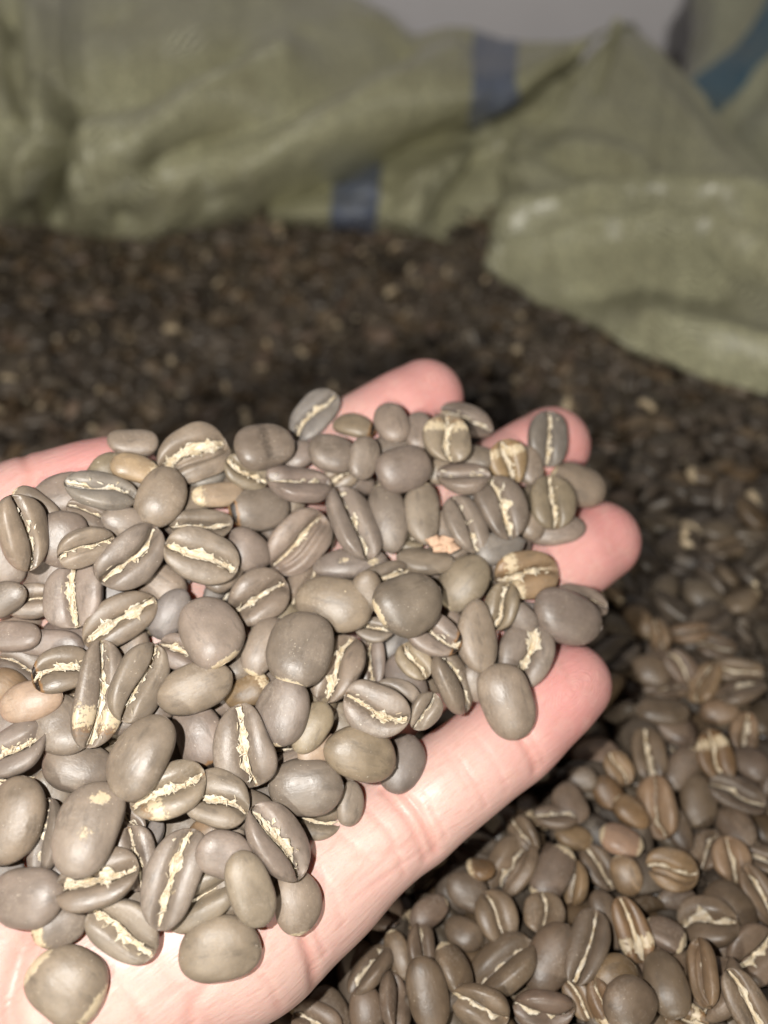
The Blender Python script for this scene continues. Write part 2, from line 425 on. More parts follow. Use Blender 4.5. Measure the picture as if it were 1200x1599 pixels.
        wl, wr = rag(), rag()
        a = np.clip(1 - np.abs(t)**s.p, 0, 1)**(1 / s.p) * (1 + s.point * t * s.end)
        yc = s.y0(t) * np.clip(a, 0, 1)
        c = np.linspace(-1, 1, m)[None]
        off = np.where(c < 0, c * wl[:, None], c * wr[:, None])
        cy = np.clip((yc[:, None] + off) / (s.W / 2 * a[:, None]), -.97, .97)
        cw = np.sign(cy) * np.abs(cy)**(1 / s.side)
        P = s.at(t[:, None] + 0 * c, np.arccos(cw), groove=(.97 - .62 * m_)[:, None])
        rise = np.interp(x01, np.linspace(0, 1, 12), r.uniform(0, 1, 12)**2)[:, None]
        curl = np.abs(c)**2 * rise * r.uniform(.6, 1.2, (ns, 1)) * .00030 * (1 if s.chaff > 1 else .4)
        P[..., 2] += .00009 + curl + r.normal(0, .00005, P.shape[:2]) + .00016 * np.exp(-((c - r.uniform(-.4, .4)) / .28)**2) * np.interp(x01, np.linspace(0, 1, 15), r.uniform(-.2, 1, 15))[:, None]
        P[..., 0] += r.normal(0, .00006, P.shape[:2])
        i = np.arange(ns - 1)[:, None]; j = np.arange(m - 1)[None]
        q = np.stack([i * m + j, i * m + j + 1, (i + 1) * m + j + 1, (i + 1) * m + j], -1).reshape(-1, 4)
        # a membrane with a thickness of its own: a lower sheet, joined at the rim
        Q = P.copy(); Q[..., 2] -= .00013
        n = ns * m
        rim = list(range(m)) + [k * m + m - 1 for k in range(1, ns)] + [(ns - 1) * m + k for k in range(m - 2, -1, -1)] + [k * m for k in range(ns - 2, 0, -1)]
        rr = np.array(rim); rn = np.roll(rr, -1)
        side = np.stack([rn, rr, rr + n, rn + n], -1)
        heart = np.broadcast_to(np.exp(-(c / .42)**2) * np.interp(x01, np.linspace(0, 1, 7), r.uniform(0, 1, 7))[:, None], P.shape[:2]).reshape(-1, 1)
        s.heart = np.repeat(np.vstack([heart, heart]), 3, 1)
        return np.vstack([P.reshape(-1, 3), Q.reshape(-1, 3)]), np.vstack([q[:, ::-1][:, [3, 2, 1, 0]], (q + n)[:, ::-1], side])
    def flakes(s, count):
        """torn scraps of silverskin standing along the crease"""
        r = s.r; VV, QQ, n = [], [], 0
        for _ in range(count):
            t = r.uniform(-.8, .8); a = max(1 - abs(t)**s.p, .05)**(1 / s.p)
            y = float(s.y0(t)) * a + r.normal(0, .05) * s.W
            cy = float(np.clip(y / (s.W / 2 * a), -.9, .9))
            p = s.at(np.array([t]), np.array([math.acos(math.copysign(abs(cy)**(1 / s.side), cy))]), groove=.4)[0]
            k = 5; w = r.uniform(.00025, .0007); h = r.uniform(.00012, .0004); th = r.normal(0, .7); lean = r.uniform(-1.1, 1.1)
            g = np.linspace(-1, 1, k)
            prof = np.clip(1 - np.abs(g)**2 + r.normal(0, .25, k), .1, 1.3)
            lo_ = np.stack([g * w, 0 * g, 0 * g - .0001], -1); hi_ = np.stack([g * w * .9 + r.normal(0, .00008, k), lean * h * prof, h * prof], -1)
            ca, sa = math.cos(th), math.sin(th); R = np.array([[ca, -sa, 0], [sa, ca, 0], [0, 0, 1]])
            th_ = np.array([0, .00009, 0]) 
            P = np.vstack([lo_, hi_, lo_ + th_, hi_ + th_]) @ R.T + p
            i = np.arange(k - 1)
            q = np.vstack([np.stack([i, i + 1, i + 1 + k, i + k], -1), np.stack([i + 2 * k, i + 3 * k, i + 1 + 3 * k, i + 1 + 2 * k], -1), np.stack([i + k, i + 1 + k, i + 1 + 3 * k, i + 3 * k], -1), [[0, k, 3 * k, 2 * k], [k - 1, 3 * k - 1, 4 * k - 1, 2 * k - 1]]])
            VV.append(P); QQ.append(q + n); n += len(P)
        return np.vstack(VV), np.vstack(QQ)
def mesh_from(name, V, quads, tris=None, smooth=True):
    me = bpy.data.meshes.new(name)
    nq, nt = len(quads), 0 if tris is None else len(tris)
    loops = np.concatenate([quads.ravel()] + ([tris.ravel()] if nt else [])).astype(np.int32)
    starts = np.concatenate([np.arange(nq) * 4, nq * 4 + np.arange(nt) * 3]).astype(np.int32)
    me.vertices.add(len(V)); me.vertices.foreach_set('co', np.ascontiguousarray(V, np.float32).ravel())
    me.loops.add(len(loops)); me.loops.foreach_set('vertex_index', loops)
    me.polygons.add(nq + nt); me.polygons.foreach_set('loop_start', starts)
    me.update(calc_edges=True)
    if smooth: me.polygons.foreach_set('use_smooth', np.ones(nq + nt, bool))
    return me
def color_attr(me, name, rgb):
    a = me.color_attributes.new(name, 'FLOAT_COLOR', 'POINT')
    a.data.foreach_set('color', np.hstack([rgb, np.ones((len(rgb), 1))]).astype(np.float32).ravel())
# ---------------------------------------------------------------- the room behind: wall and floor
def slab(name, lo, hi, mat):
    x0, y0, z0 = lo; x1, y1, z1 = hi
    V = np.array([(x, y, z) for z in (z0, z1) for y in (y0, y1) for x in (x0, x1)])
    Q = np.array([(0, 2, 3, 1), (4, 5, 7, 6), (0, 1, 5, 4), (2, 6, 7, 3), (0, 4, 6, 2), (1, 3, 7, 5)])
    return tag(link(name, mesh_from(name, V, Q, smooth=False), mat), kind='structure')
slab('wall', (-2.5, .86, -.62), (2.5, .96, 1.8), plain_material('wall_paint', (.84, .81, .86), .7, 6, .05))
slab('floor', (-2.5, -1.0, -.62), (2.5, .86, -.60), plain_material('floor_cement', (.30, .29, .28), .7, 9, .12))

# ---------------------------------------------------------------- sacks: draped sheets of woven tape
def catmull(P, n):
    """resample control rows P (k, ..., 3) along axis 0 to n samples"""
    k = len(P); x = np.linspace(0, k - 1, n); i = np.clip(x.astype(int), 0, k - 2); f = (x - i).reshape((-1,) + (1,) * (P.ndim - 1))
    p0 = P[np.clip(i - 1, 0, k - 1)]; p1 = P[i]; p2 = P[i + 1]; p3 = P[np.clip(i + 2, 0, k - 1)]
    return .5 * (2 * p1 + (p2 - p0) * f + (2 * p0 - 5 * p1 + 4 * p2 - p3) * f**2 + (3 * p1 - p0 - 3 * p2 + p3) * f**3)
def seg_dist(px, py, line):
    best = np.full(px.shape, 1e9)
    for (x1, y1), (x2, y2) in zip(line[:-1], line[1:]):
        dx, dy = x2 - x1, y2 - y1
        t = np.clip(((px - x1) * dx + (py - y1) * dy) / (dx * dx + dy * dy), 0, 1)
        best = np.minimum(best, np.hypot(px - x1 - t * dx, py - y1 - t * dy))
    return best
def signed_line(px, py, a, b):
    dx, dy = b[0] - a[0], b[1] - a[1]; L = math.hypot(dx, dy)
    return ((px - a[0]) * dy - (py - a[1]) * dx) / L
def sheet(name, rows, nu, nv, mat, parent, folds=(), stripe=None, seed=0, rough=.0022, crumple=.0013):
    G = np.array(rows, float)                                      # rows of (px, py, depth)
    G = catmull(G, nv); G = catmull(G.transpose(1, 0, 2), nu).transpose(1, 0, 2)
    px, py, d = G[..., 0], G[..., 1], G[..., 2]
    u = (px - 600) / F_PX; v = (py - 799.5) / F_PX
    P = CAM + d[..., None] * (AX_F + u[..., None] * AX_R - v[..., None] * AX_U)
    def normals(P):
        a = np.gradient(P, axis=0); b = np.gradient(P, axis=1); n = np.cross(a, b); return n / np.maximum(np.linalg.norm(n, axis=-1, keepdims=True), 1e-12)
    N = normals(P)
    if (N * (CAM - P)).sum() < 0: N = -N; flipq = True
    else: flipq = False
    off = np.zeros(px.shape)
    for line, w, amp in folds: off += 1.65 * amp * np.exp(-np.abs(seg_dist(px, py, line) / w)**1.55)
    r = np.random.default_rng(seed)
    for k in range(14):                                            # soft crumples
        f = r.normal(size=3) * r.uniform(18, 75); off += rough / (1 + np.linalg.norm(f) / 40) * np.sin(P @ f + r.uniform(0, 6.28))
    big = np.zeros(px.shape)
    for k in range(7):                                             # sharper creases of stiff plastic cloth
        f = r.normal(size=3); f *= r.uniform(28, 95) / np.linalg.norm(f); g_ = r.normal(size=3) * 26
        w_ = np.abs(np.sin(P @ f + 1.3 * np.sin(P @ g_ + r.uniform(0, 6.28)) + r.uniform(0, 6.28)))
        big += crumple * np.clip(1 - w_ * 1.6, 0, 1)**1.5 * (.5 + .5 * np.sin(P @ (g_ * 1.7) + k)) * (1 if k % 2 else -1)
    P = P + N * (off + big)[..., None]
    V = P.reshape(-1, 3)
    i = np.arange(nv - 1)[:, None]; j = np.arange(nu - 1)[None]
    q = np.stack([i * nu + j, i * nu + j + 1, (i + 1) * nu + j + 1, (i + 1) * nu + j], -1).reshape(-1, 4)
    if not flipq: q = q[:, ::-1]
    me = mesh_from(name, V, q)
    U = np.cumsum(np.concatenate([np.zeros((nv, 1)), np.linalg.norm(np.diff(P, axis=1), axis=-1)], 1), 1)
    W = np.cumsum(np.concatenate([np.zeros((1, nu)), np.linalg.norm(np.diff(P, axis=0), axis=-1)], 0), 0)
    U = U - U[:, nu // 2:nu // 2 + 1]; W = W - W[nv // 2:nv // 2 + 1]
    uvw = np.stack([U.ravel() + 1.0, W.ravel() + 1.0], -1)
    lay = me.uv_layers.new(name='weave'); li = np.empty(len(me.loops), np.int32); me.loops.foreach_get('vertex_index', li)
    lay.data.foreach_set('uv', uvw[li].astype(np.float32).ravel())
    s = np.full(px.shape, 1e3) if stripe is None else signed_line(px, py, *stripe)
    at_ = me.attributes.new('stripe', 'FLOAT', 'POINT'); at_.data.foreach_set('value', s.astype(np.float32).ravel())
    o = link(name, me, mat, parent)
    so = o.modifiers.new('cloth thickness', 'SOLIDIFY'); so.thickness = .0006; so.offset = -1
    return o
MAT_SACK = sack_material('woven_sack', (.62, .60, .395), (.150, .200, .370), 36.0)
MAT_SACK2 = sack_material('woven_sack_far', (.58, .58, .42), (.012, .135, .260), 25.0)
sack = tag(link('woven_sack', None), 'open green woven sack with blue stripes, its rim rolled down behind the hand', 'sack')
cols = [-330, -160, 0, 110, 200, 320, 470, 590, 690, 775, 860, 935, 968]
topy = [-90, -100, -95, -90, -85, -70, -20, 12, 48, 66, 62, 44, 40]
boty = [330, 338, 345, 374, 382, 352, 326, 268, 217, 178, 112, 55, 44]
dtop = [.47, .48, .49, .49, .49, .49, .49, .485, .48, .475, .47, .465, .463]
dbot = [.385, .39, .395, .395, .395, .40, .405, .415, .425, .435, .448, .458, .461]
rows = []
for fy, fd, back in ((-.10, -.45, .10), (.0, 0., .0), (.14, .50, .0), (.34, .98, .0), (.52, 1.20, .0), (.70, 1.20, .0), (.87, .98, .0), (1.0, .50, .0), (.975, .10, .0), (.88, -.30, .01)):
    r = []
    for x, t, b, d0, d1 in zip(cols, topy, boty, dtop, dbot):
        slim = min(1.0, (b - t) / 200.0)
        y = t + (b - t) * fy + (45 * slim if fy < 0 else 0)
        r.append((x, y, d0 + (d1 - d0) * fd + back * slim))
    rows.append(r)
sheet('rolled_rim', rows, 260, 170, MAT_SACK, sack, stripe=((774, 60), (768, 180)), seed=2, rough=.0014, folds=[
    ([(8, 0), (20, 110), (46, 205)], 17, -.010), ([(60, 60), (70, 150), (40, 280)], 34, .009), ([(110, 165), (180, 134), (260, 106), (360, 70)], 24, -.012),
    ([(112, 165), (97, 220), (82, 290), (80, 350)], 13, -.014), ([(150, 215), (165, 300)], 34, .009), ([(225, 225), (330, 150), (440, 95)], 34, .007),
    ([(250, 262), (330, 215), (430, 160), (530, 108), (640, 56)], 30, -.010), ([(380, 255), (500, 195), (620, 140), (705, 105)], 44, .007), ([(118, 262), (150, 310), (192, 345)], 15, -.007),
    ([(960, 45), (850, 118), (740, 190)], 10, .003), ([(-200, 60), (-60, 160), (-30, 300)], 22, -.008)])
rows = [
 [(420, 285, .47), (520, 262, .472), (600, 226, .474), (680, 190, .476), (740, 160, .478), (800, 130, .48), (860, 95, .48), (910, 70, .48)],
 [(420, 312, .445), (520, 292, .440), (600, 264, .440), (680, 228, .445), (740, 205, .455), (800, 180, .462), (860, 150, .468), (910, 120, .472)],
 [(420, 326, .425), (520, 314, .416), (600, 300, .414), (680, 272, .424), (740, 255, .448), (800, 250, .466), (860, 240, .47), (910, 230, .47)],
 [(420, 340, .424), (520, 334, .412), (600, 340, .410), (680, 336, .420), (740, 345, .448), (800, 340, .462), (860, 330, .465), (910, 320, .46)],
 [(420, 352, .445), (520, 352, .435), (600, 362, .430), (680, 374, .430), (740, 398, .437), (800, 400, .445), (860, 400, .44), (910, 400, .43)],
 [(420, 360, .475), (520, 362, .465), (600, 374, .46), (680, 392, .455), (740, 425, .45), (800, 430, .45), (860, 440, .43), (910, 450, .42)]]
sheet('inner_wall', rows, 150, 110, MAT_SACK, sack, stripe=((562, 240), (552, 345)), seed=5, folds=[
    ([(640, 330), (660, 290), (720, 250)], 18, .006), ([(700, 345), (730, 290), (770, 230)], 14, -.008), ([(600, 330), (612, 280)], 12, -.004)])
top = [(960, 40, .463), (988, 52, .455), (1032, 82, .438), (1090, 132, .418), (1150, 205, .398), (1230, 300, .378), (1330, 420, .352), (1450, 540, .33)]
bot = [(786, 432, .366), (862, 472, .352), (962, 524, .326), (1060, 574, .309), (1150, 605, .298), (1240, 630, .290), (1360, 655, .284), (1480, 680, .28)]
left = [(960, 40, .463), (930, 78, .455), (868, 140, .446), (812, 205, .436), (798, 262, .424), (786, 320, .408), (774, 378, .386), (786, 432, .366)]
rows = [[(x + 12, y + 40, d + .05) for x, y, d in top], [(x + 6, y + 4, d + .012) for x, y, d in top]]
for k in range(8):
    f = k / 7.0; r = []
    for c, (t, b) in enumerate(zip(top, bot)):
        w = max(0.0, 1 - c / 2.2)
        y = t[1] + (b[1] - t[1]) * f; x = t[0] + (b[0] - t[0]) * f; d = t[2] + (b[2] - t[2]) * f - .020 * math.sin(math.pi * f**.85)**.9
        l = left[k]
        r.append((x * (1 - w) + l[0] * w, y * (1 - w) + l[1] * w, d * (1 - w) + l[2] * w))
    rows.append(r)
rows.append([(x + 4, y + 8, d + .012) for x, y, d in bot]); rows.append([(x + 10, y - 2, d + .035) for x, y, d in bot])
rows = [[(r[0][0] + 26, r[0][1] + (6 if i > 3 else 0), r[0][2] + .05)] + [(r[0][0] + 4, r[0][1], r[0][2] + .008)] + r for i, r in enumerate(rows)]
sheet('folded_corner', rows, 190, 190, MAT_SACK, sack, seed=9, rough=.0014, folds=[
    ([(800, 345), (900, 312), (1040, 296), (1200, 322), (1320, 370)], 17, .007), ([(800, 372), (900, 340), (1020, 325), (1120, 335), (1220, 368)], 11, -.008),
    ([(790, 402), (900, 362), (1010, 345), (1110, 358), (1210, 400)], 15, .007), ([(850, 180), (960, 190), (1080, 260)], 26, -.004),
    ([(962, 45), (945, 90), (930, 130)], 9, -.004), ([(900, 440), (1000, 420), (1120, 440)], 34, -.006), ([(1020, 500), (1100, 520), (1200, 540)], 30, .006),
    ([(820, 260), (900, 225), (1000, 230)], 18, .003), ([(815, 240), (900, 260), (1010, 262)], 12, -.003), ([(960, 60), (1060, 160), (1150, 280)], 22, .003)])
# another sack standing behind on the right
sack2 = tag(link('woven_sack', None), 'second grey-green sack with a teal stripe standing behind at the top right', 'sack')
rows = []
for k in range(9):
    f = k / 8.0; y = -330 + 800 * f; r = []
    for c in range(8):
        g = c / 7.0
        edge = 1062 + (95 - min(y, 120)) * .30
        x = edge + 520 * g
        r.append((x, y, .66 - .09 * math.sin(math.pi * min(g * 1.0 + .02, 1)) - .10 * f + (.012 if c == 0 else 0)))
    rows.append([(r[0][0] + 8, y, r[0][2] + .05)] + r)
sheet('sack_side', rows, 120, 120, MAT_SACK2, sack2, stripe=((1080, 190), (1215, 10)), seed=12, folds=[([(1130, 200), (1190, 120), (1230, 40)], 26, -.008), ([(1085, 150), (1110, 60), (1130, -40)], 26, .006)], rough=.004)
# poses of the beans after they have settled: kind, place (0.01 mm), turn (quaternion / 1000), length, width, thickness (0.01 mm)
BEANS = [
(1000,117,11825,6051,-560,-194,-162,789,1087,694,326),
(1000,-3727,8266,4890,742,269,150,-596,1179,934,439),
(1000,-4746,7338,4512,909,375,116,-139,951,709,333),
(1000,-357,10253,5363,-445,-96,-349,819,1097,830,390),
(1000,-4835,9418,5954,-259,896,-328,-153,1189,879,413),
(1000,-2734,6738,3796,809,241,71,-531,1021,682,321),
(1000,-4151,11012,6940,-238,896,-96,-361,1146,791,372),
(1000,-5519,7354,4725,-680,-318,-71,657,991,784,368),
(1000,-4523,6780,4161,96,-617,723,294,1028,749,352),
(1000,1955,11844,6164,-209,617,-689,-318,1122,797,375),
(1000,1498,9594,4825,-886,-156,-167,403,973,710,334),
(1000,1810,10552,5278,788,318,16,-527,1148,909,427),
(1000,-1908,9251,5138,59,183,-932,-306,969,700,329),
(1000,-1404,11034,5760,-245,916,-276,-157,1069,760,357),
(1000,-5679,6649,4312,-979,-154,-127,36,974,770,362),
(1000,310,8344,4145,-71,-172,936,299,1154,849,399),
(1000,2489,11205,5502,-202,660,-707,-154,1198,819,385),
(1000,-5228,6011,3915,-116,938,-278,-172,1177,886,417),
(1000,-1496,7414,4120,182,50,9,-982,1001,773,363),
(1000,-655,8582,4404,719,107,164,-667,1058,682,321),
(1000,-2756,8249,4669,137,-657,670,318,1030,727,342),
(1000,589,9650,4766,962,249,-51,-97,1008,748,351),
(1000,-3868,9213,5408,73,215,-935,-273,1113,747,351),
(1000,-1840,5766,3487,4,-824,560,86,987,706,332),
(1000,-2864,9632,5404,548,-40,332,-766,1081,796,374),
(1000,-1773,11473,6434,157,-601,696,361,1054,728,342),
(1000,-3508,7376,4234,-130,588,-736,-307,960,760,357),
(1000,-4566,10282,6418,-77,596,-687,-409,1032,779,366),
(1000,-3245,6215,3689,-62,684,-714,-134,1168,857,403),
(1000,-3753,10007,5922,-155,751,-566,-303,954,737,346),
(1000,-3743,6669,4026,-138,854,-496,-75,993,646,304),
(1000,-2017,8157,4458,19,-466,832,301,1081,855,402),
(1000,-976,9494,4973,-95,653,-658,-364,971,687,323),
(1000,-2624,7455,4185,28,424,-878,-222,1124,761,358),
(1000,-4479,5791,3947,-278,91,7,956,1127,864,406),
(1000,-6264,7347,4801,-229,925,-266,-144,1173,763,359),
(1000,-5193,9990,6664,-54,-7,-395,917,1144,721,339),
(1000,-1450,8742,4685,-857,-265,-137,421,1129,840,395),
(1000,1184,10942,5691,-262,808,-501,-167,1090,804,378),
(1000,1690,8937,4341,-358,922,-137,-56,1050,832,391),
(1000,-974,7061,3802,914,315,157,-202,1055,800,376),
(1000,-2203,10654,5724,-858,-358,-126,346,965,725,341),
(1000,-4410,8540,5220,-209,633,-709,-231,1147,810,381),
(1000,-2993,5532,3670,-141,977,-119,-107,964,730,343),
(1000,-5876,5332,4069,-56,974,-86,-201,1000,760,357),
(1000,-539,7802,4092,-215,927,-255,-175,1126,740,348),
(1000,-4087,7637,4805,-250,967,14,-39,1185,777,365),
(1000,-1359,10064,5434,506,127,60,-851,1236,824,387),
(1000,778,12419,6440,387,75,215,-894,1246,916,431),
(1000,2618,9700,4757,65,39,-939,-334,982,735,345),
(1000,-6224,8734,5528,82,-605,767,196,1009,675,317),
(1000,-3851,5185,3692,15,-938,335,84,1184,882,415),
(1000,-4846,10652,7315,-54,503,-735,-451,988,680,320),
(1000,-5698,9449,6258,139,-528,746,381,1144,876,412),
(1000,-5717,5970,4410,443,-145,262,-845,1039,835,392),
(1000,-2686,11489,6745,585,130,67,-798,1322,804,378),
(1000,-4856,5128,4017,-161,726,-647,-169,998,753,354),
(1000,-4951,7970,5064,-270,-32,-276,922,1075,767,361),
(1000,-5844,9776,6928,346,-933,17,99,1044,793,373),
(1000,-1928,6548,3689,75,140,-975,-152,1003,780,366),
(1000,-495,11279,5786,-227,930,-287,-34,1008,718,337),
(1000,-5235,8562,5482,-186,970,-154,-29,1251,895,421),
(1000,-3126,8674,5193,-11,813,-558,-168,1274,775,364),
(1000,784,10400,5235,-220,788,-539,-200,1040,811,381),
(1000,-3781,5849,4045,543,-2,6,-839,943,684,322),
(1000,-5411,10161,7359,-89,-269,914,289,1082,763,358),
(1000,-2337,5350,3632,107,-834,511,177,1041,713,335),
(1000,316,10901,5768,976,216,6,-38,968,684,322),
(1000,-2472,5865,4013,753,-3,53,-656,1038,699,328),
(1000,-3473,11369,6907,-49,991,-40,-118,1077,776,365),
(1000,825,8850,4416,-868,-55,-247,426,1032,710,334),
(1000,2956,11838,5903,41,275,-911,-306,1068,676,318),
(1000,-1203,7916,4526,-69,604,-780,-147,1160,849,399),
(1000,-3702,10590,6423,-114,908,-379,-139,1069,690,324),
(60,2521,9515,4994,-412,844,-323,-116,640,514,241),
(73,198,9192,4610,-284,862,407,103,705,514,241),
(106,-5459,8287,5730,365,-927,-28,83,1034,483,227),
(109,-5191,6487,4365,122,-921,234,286,726,565,265),
(113,-4613,4612,3937,-260,936,192,-137,748,567,266),
(117,-3898,6000,4322,895,73,128,-421,610,431,203),
(119,-2686,5797,4263,223,-973,15,-60,636,446,210),
(120,-2121,6227,4195,-112,976,-114,-150,921,640,301),
(121,-1057,7212,4307,255,-943,-137,161,800,550,258),
(125,-458,11742,6334,-411,900,66,-127,589,470,221),
(127,1790,12125,6681,-287,946,-146,48,778,572,269),
(131,393,8448,4566,-192,839,-505,-67,1019,673,316),
(132,-2375,8529,4991,-209,887,408,-59,834,552,260),
(134,-3527,10607,6711,253,-857,-447,51,932,641,301),
(137,1619,8547,4347,-328,692,-590,-257,700,524,247),
(1,-4328,10764,7451,-234,948,52,-210,851,538,253),
(4,-5696,9711,7441,-378,863,-242,-231,870,545,256),
(6,-5267,9326,7096,-118,646,-621,-427,939,834,392),
(7,-4925,9886,7156,930,209,302,-8,802,500,235),
(14,-3879,9492,5894,-257,931,-213,-147,889,693,326),
(16,-3208,10211,6601,-939,-278,-142,-144,1095,670,315),
(17,-2822,9933,5870,-229,793,564,2,1090,665,313),
(21,-2511,11223,7020,-888,-347,-266,146,849,584,274),
(26,-2409,10141,6114,-252,890,-208,-319,909,711,334),
(27,-1655,11810,6970,254,-927,-258,-92,824,580,272),
(32,309,12128,6831,-332,939,-75,-44,1235,775,364),
(34,676,12341,7192,-101,692,-692,-179,853,566,266),
(44,2890,12265,6392,284,-733,573,232,792,558,262),
(48,3332,11237,5624,257,-962,-69,-54,1167,646,304),
(49,2802,11162,5805,-282,807,-497,-151,643,516,243),
(50,2158,10619,5721,-282,942,183,21,1000,647,304),
(65,-608,10171,5736,-233,970,55,-38,1408,633,298),
(68,-227,8764,4684,696,250,107,-665,946,575,270),
(69,534,8582,4908,839,179,75,-507,737,608,286),
(71,218,8006,4651,962,212,70,-154,894,708,333),
(72,699,7756,4602,-714,-498,42,-490,689,587,276),
(78,-2310,8039,4783,-236,935,254,67,805,557,262),
(81,-1186,7394,4672,-206,835,502,89,930,567,266),
(83,-1135,6437,3509,969,224,80,-62,883,672,316),
(85,307,7334,3712,152,-859,-480,-99,1001,790,371),
(86,-550,6647,3637,9,-646,706,291,722,465,219),
(88,-1345,5221,3345,99,-778,575,233,965,766,360),
(91,-2761,5021,3788,-903,-317,38,-287,1025,702,330),
(93,-2373,5480,4267,-272,950,-56,-144,857,683,321),
(98,-4833,6735,4602,-180,968,-76,-160,1098,789,371),
(104,-5852,8001,5478,-931,-265,-247,49,878,592,278),
(110,-5023,5655,4501,-658,-355,84,659,1072,684,322),
(115,-4420,3982,3568,-142,934,-261,-197,1141,927,436),
(116,-3675,5452,4224,791,104,262,-543,913,608,286),
(118,-3017,7319,4548,-202,815,-513,-179,1183,820,385),
(122,-3676,8993,5683,362,-773,-509,-106,944,614,289),
(123,-3345,8333,5432,-944,-282,-87,148,893,620,291),
(124,-825,11599,6630,844,470,-95,240,752,534,251),
(126,1173,12006,6444,-395,916,38,-66,821,549,258),
(128,0,9867,5629,923,323,37,206,1048,631,297),
(129,-260,9502,5691,-369,783,-449,-221,749,565,265),
(130,-172,9203,5051,979,182,24,-86,734,504,237),
(133,-4394,9890,6982,-349,902,29,-252,791,564,265),
(135,-6271,9210,6717,-253,805,-391,-368,887,655,308),
(136,-5993,7562,5502,-188,915,-144,-326,774,576,270),
(0,-4550,11498,7481,-200,964,118,-125,883,580,273),
(2,-4752,10175,7461,974,21,220,45,1207,791,372),
(5,-5560,8911,7603,743,-124,592,-286,1208,939,441),
(8,-4811,9185,7041,-730,-604,-231,-223,926,669,315),
(11,-5886,8877,6123,-924,-363,-109,-44,804,640,301),
(12,-6208,8692,6364,-414,866,279,34,803,583,274),
(18,-3441,11312,7372,-889,-338,-59,-304,1321,1087,511),
(19,-2191,11563,7350,-221,954,187,-79,1104,914,430),
(20,-1377,12870,7199,-861,-237,135,-428,1235,783,368),
(22,-2992,10801,6835,-271,932,191,-149,952,508,239),
(23,-2293,10869,6449,-358,905,177,-143,1145,847,398),
(28,-971,11749,7073,-255,959,-10,-124,917,791,372),
(29,-586,12576,7138,123,-989,84,18,857,555,261),
(30,147,12391,7320,-163,740,-632,-163,871,687,323),
(31,-383,11669,7013,87,-641,650,399,840,622,292),
(36,1665,13296,6816,-958,-211,-174,89,1289,746,351),
(38,72,10994,6157,-220,731,-622,-175,1403,744,349),
(42,1502,11576,6632,998,-49,-21,-31,1042,906,426),
(43,2408,12057,6639,-750,-249,-291,539,921,770,362),
(47,3894,12187,5970,-261,941,-173,-128,1186,925,435),
(51,2662,10243,5370,-902,-405,-26,-144,1210,958,450),
(53,3759,10168,4777,-970,-186,-149,50,1104,589,277),
(54,2119,9632,5192,-474,-309,-143,812,933,687,323),
(55,1474,10029,5384,-227,897,332,183,1184,896,421),
(59,1231,8401,4573,-824,91,-444,341,1159,923,434),
(62,856,9010,5170,-963,-160,-92,197,1103,811,381),
(64,759,10333,5631,7,-999,44,18,1067,633,298),
(67,-811,8394,4986,-547,-107,-86,826,1295,934,439),
(76,-2068,8661,5239,228,-791,-565,-64,1084,638,300),
(80,-1652,7549,4927,213,-540,786,213,1152,920,432),
(89,-1947,5062,4095,131,-809,480,311,1113,689,324),
(90,-2385,4516,3377,-262,960,69,-72,1198,917,431),
(94,-2532,6185,4574,971,131,70,-186,996,860,404),
(99,-5058,7127,5098,86,-888,409,189,1008,848,399),
(102,-5504,7295,5533,-293,938,172,-66,930,638,300),
(103,-5083,7712,5777,932,232,155,229,914,729,343),
(105,-5962,8223,5994,-205,976,35,-63,842,516,242),
(107,-5611,6634,5238,-936,-146,-9,-320,975,766,360),
(112,-4084,5063,4397,-983,-131,-43,-119,1132,843,396),
(114,-3716,4590,3841,893,326,132,-282,1117,787,370),
(3,-3852,10361,7131,-343,760,550,39,1139,863,406),
(9,-4214,9379,6660,757,454,24,469,1266,943,443),
(10,-5151,8878,6245,730,240,199,-609,1079,1027,483),
(13,-4405,8680,5885,848,404,64,338,1302,832,391),
(15,-3133,9632,6406,-917,-313,-225,103,1302,969,455),
(24,-1538,11155,6822,978,-25,143,151,1231,991,466),
(25,-1548,10462,6025,824,418,-3,383,1356,1018,478),
(33,373,11618,6827,-411,885,215,-48,1086,890,418),
(35,1200,12052,7183,-710,-138,-199,661,1009,947,445),
(37,-551,10670,6295,-824,62,-303,475,1524,995,468),
(39,723,11078,6150,-133,718,-642,-233,1224,723,340),
(40,1542,10884,6094,828,53,254,-497,1211,859,404),
(41,2221,11137,6304,-810,-165,-198,526,1308,960,451),
(45,3294,12762,6723,-690,-154,-337,622,1163,878,413),
(46,3245,11500,6116,725,143,220,-637,1095,913,429),
(52,3369,9618,4915,-326,929,-137,-112,1339,1037,487),
(56,1668,9102,4961,148,-729,615,260,1332,731,344),
(57,2559,8960,4604,628,175,186,-735,1245,1014,477),
(58,2117,8145,4353,270,-736,597,167,1315,958,450),
(61,421,9195,5708,-313,917,245,-40,1229,1087,511),
(63,-893,9381,5526,318,-944,90,10,1412,972,457),
(66,-1399,8429,5399,181,-780,-594,-75,1304,1119,526),
(70,-127,7675,4803,-933,-338,-38,121,1145,871,409),
(74,-2905,8563,5715,-92,892,-394,-201,1233,1047,492),
(75,-2191,9405,5679,892,365,62,260,1137,952,447),
(77,-3089,7802,5201,-328,913,242,-27,1257,817,384),
(79,-2218,6954,4833,-775,-227,-214,550,1317,1000,470),
(82,-1266,6698,4061,-286,958,7,-30,1204,955,449),
(84,-378,7131,4322,-284,937,-102,-176,1260,925,435),
(87,-1590,5768,4123,-879,77,-347,317,1303,919,432),
(92,-3073,5167,4228,755,202,-70,620,1378,840,395),
(95,-3236,6162,4870,934,207,30,289,1152,846,397),
(96,-3615,6468,5310,-185,829,521,83,1301,842,396),
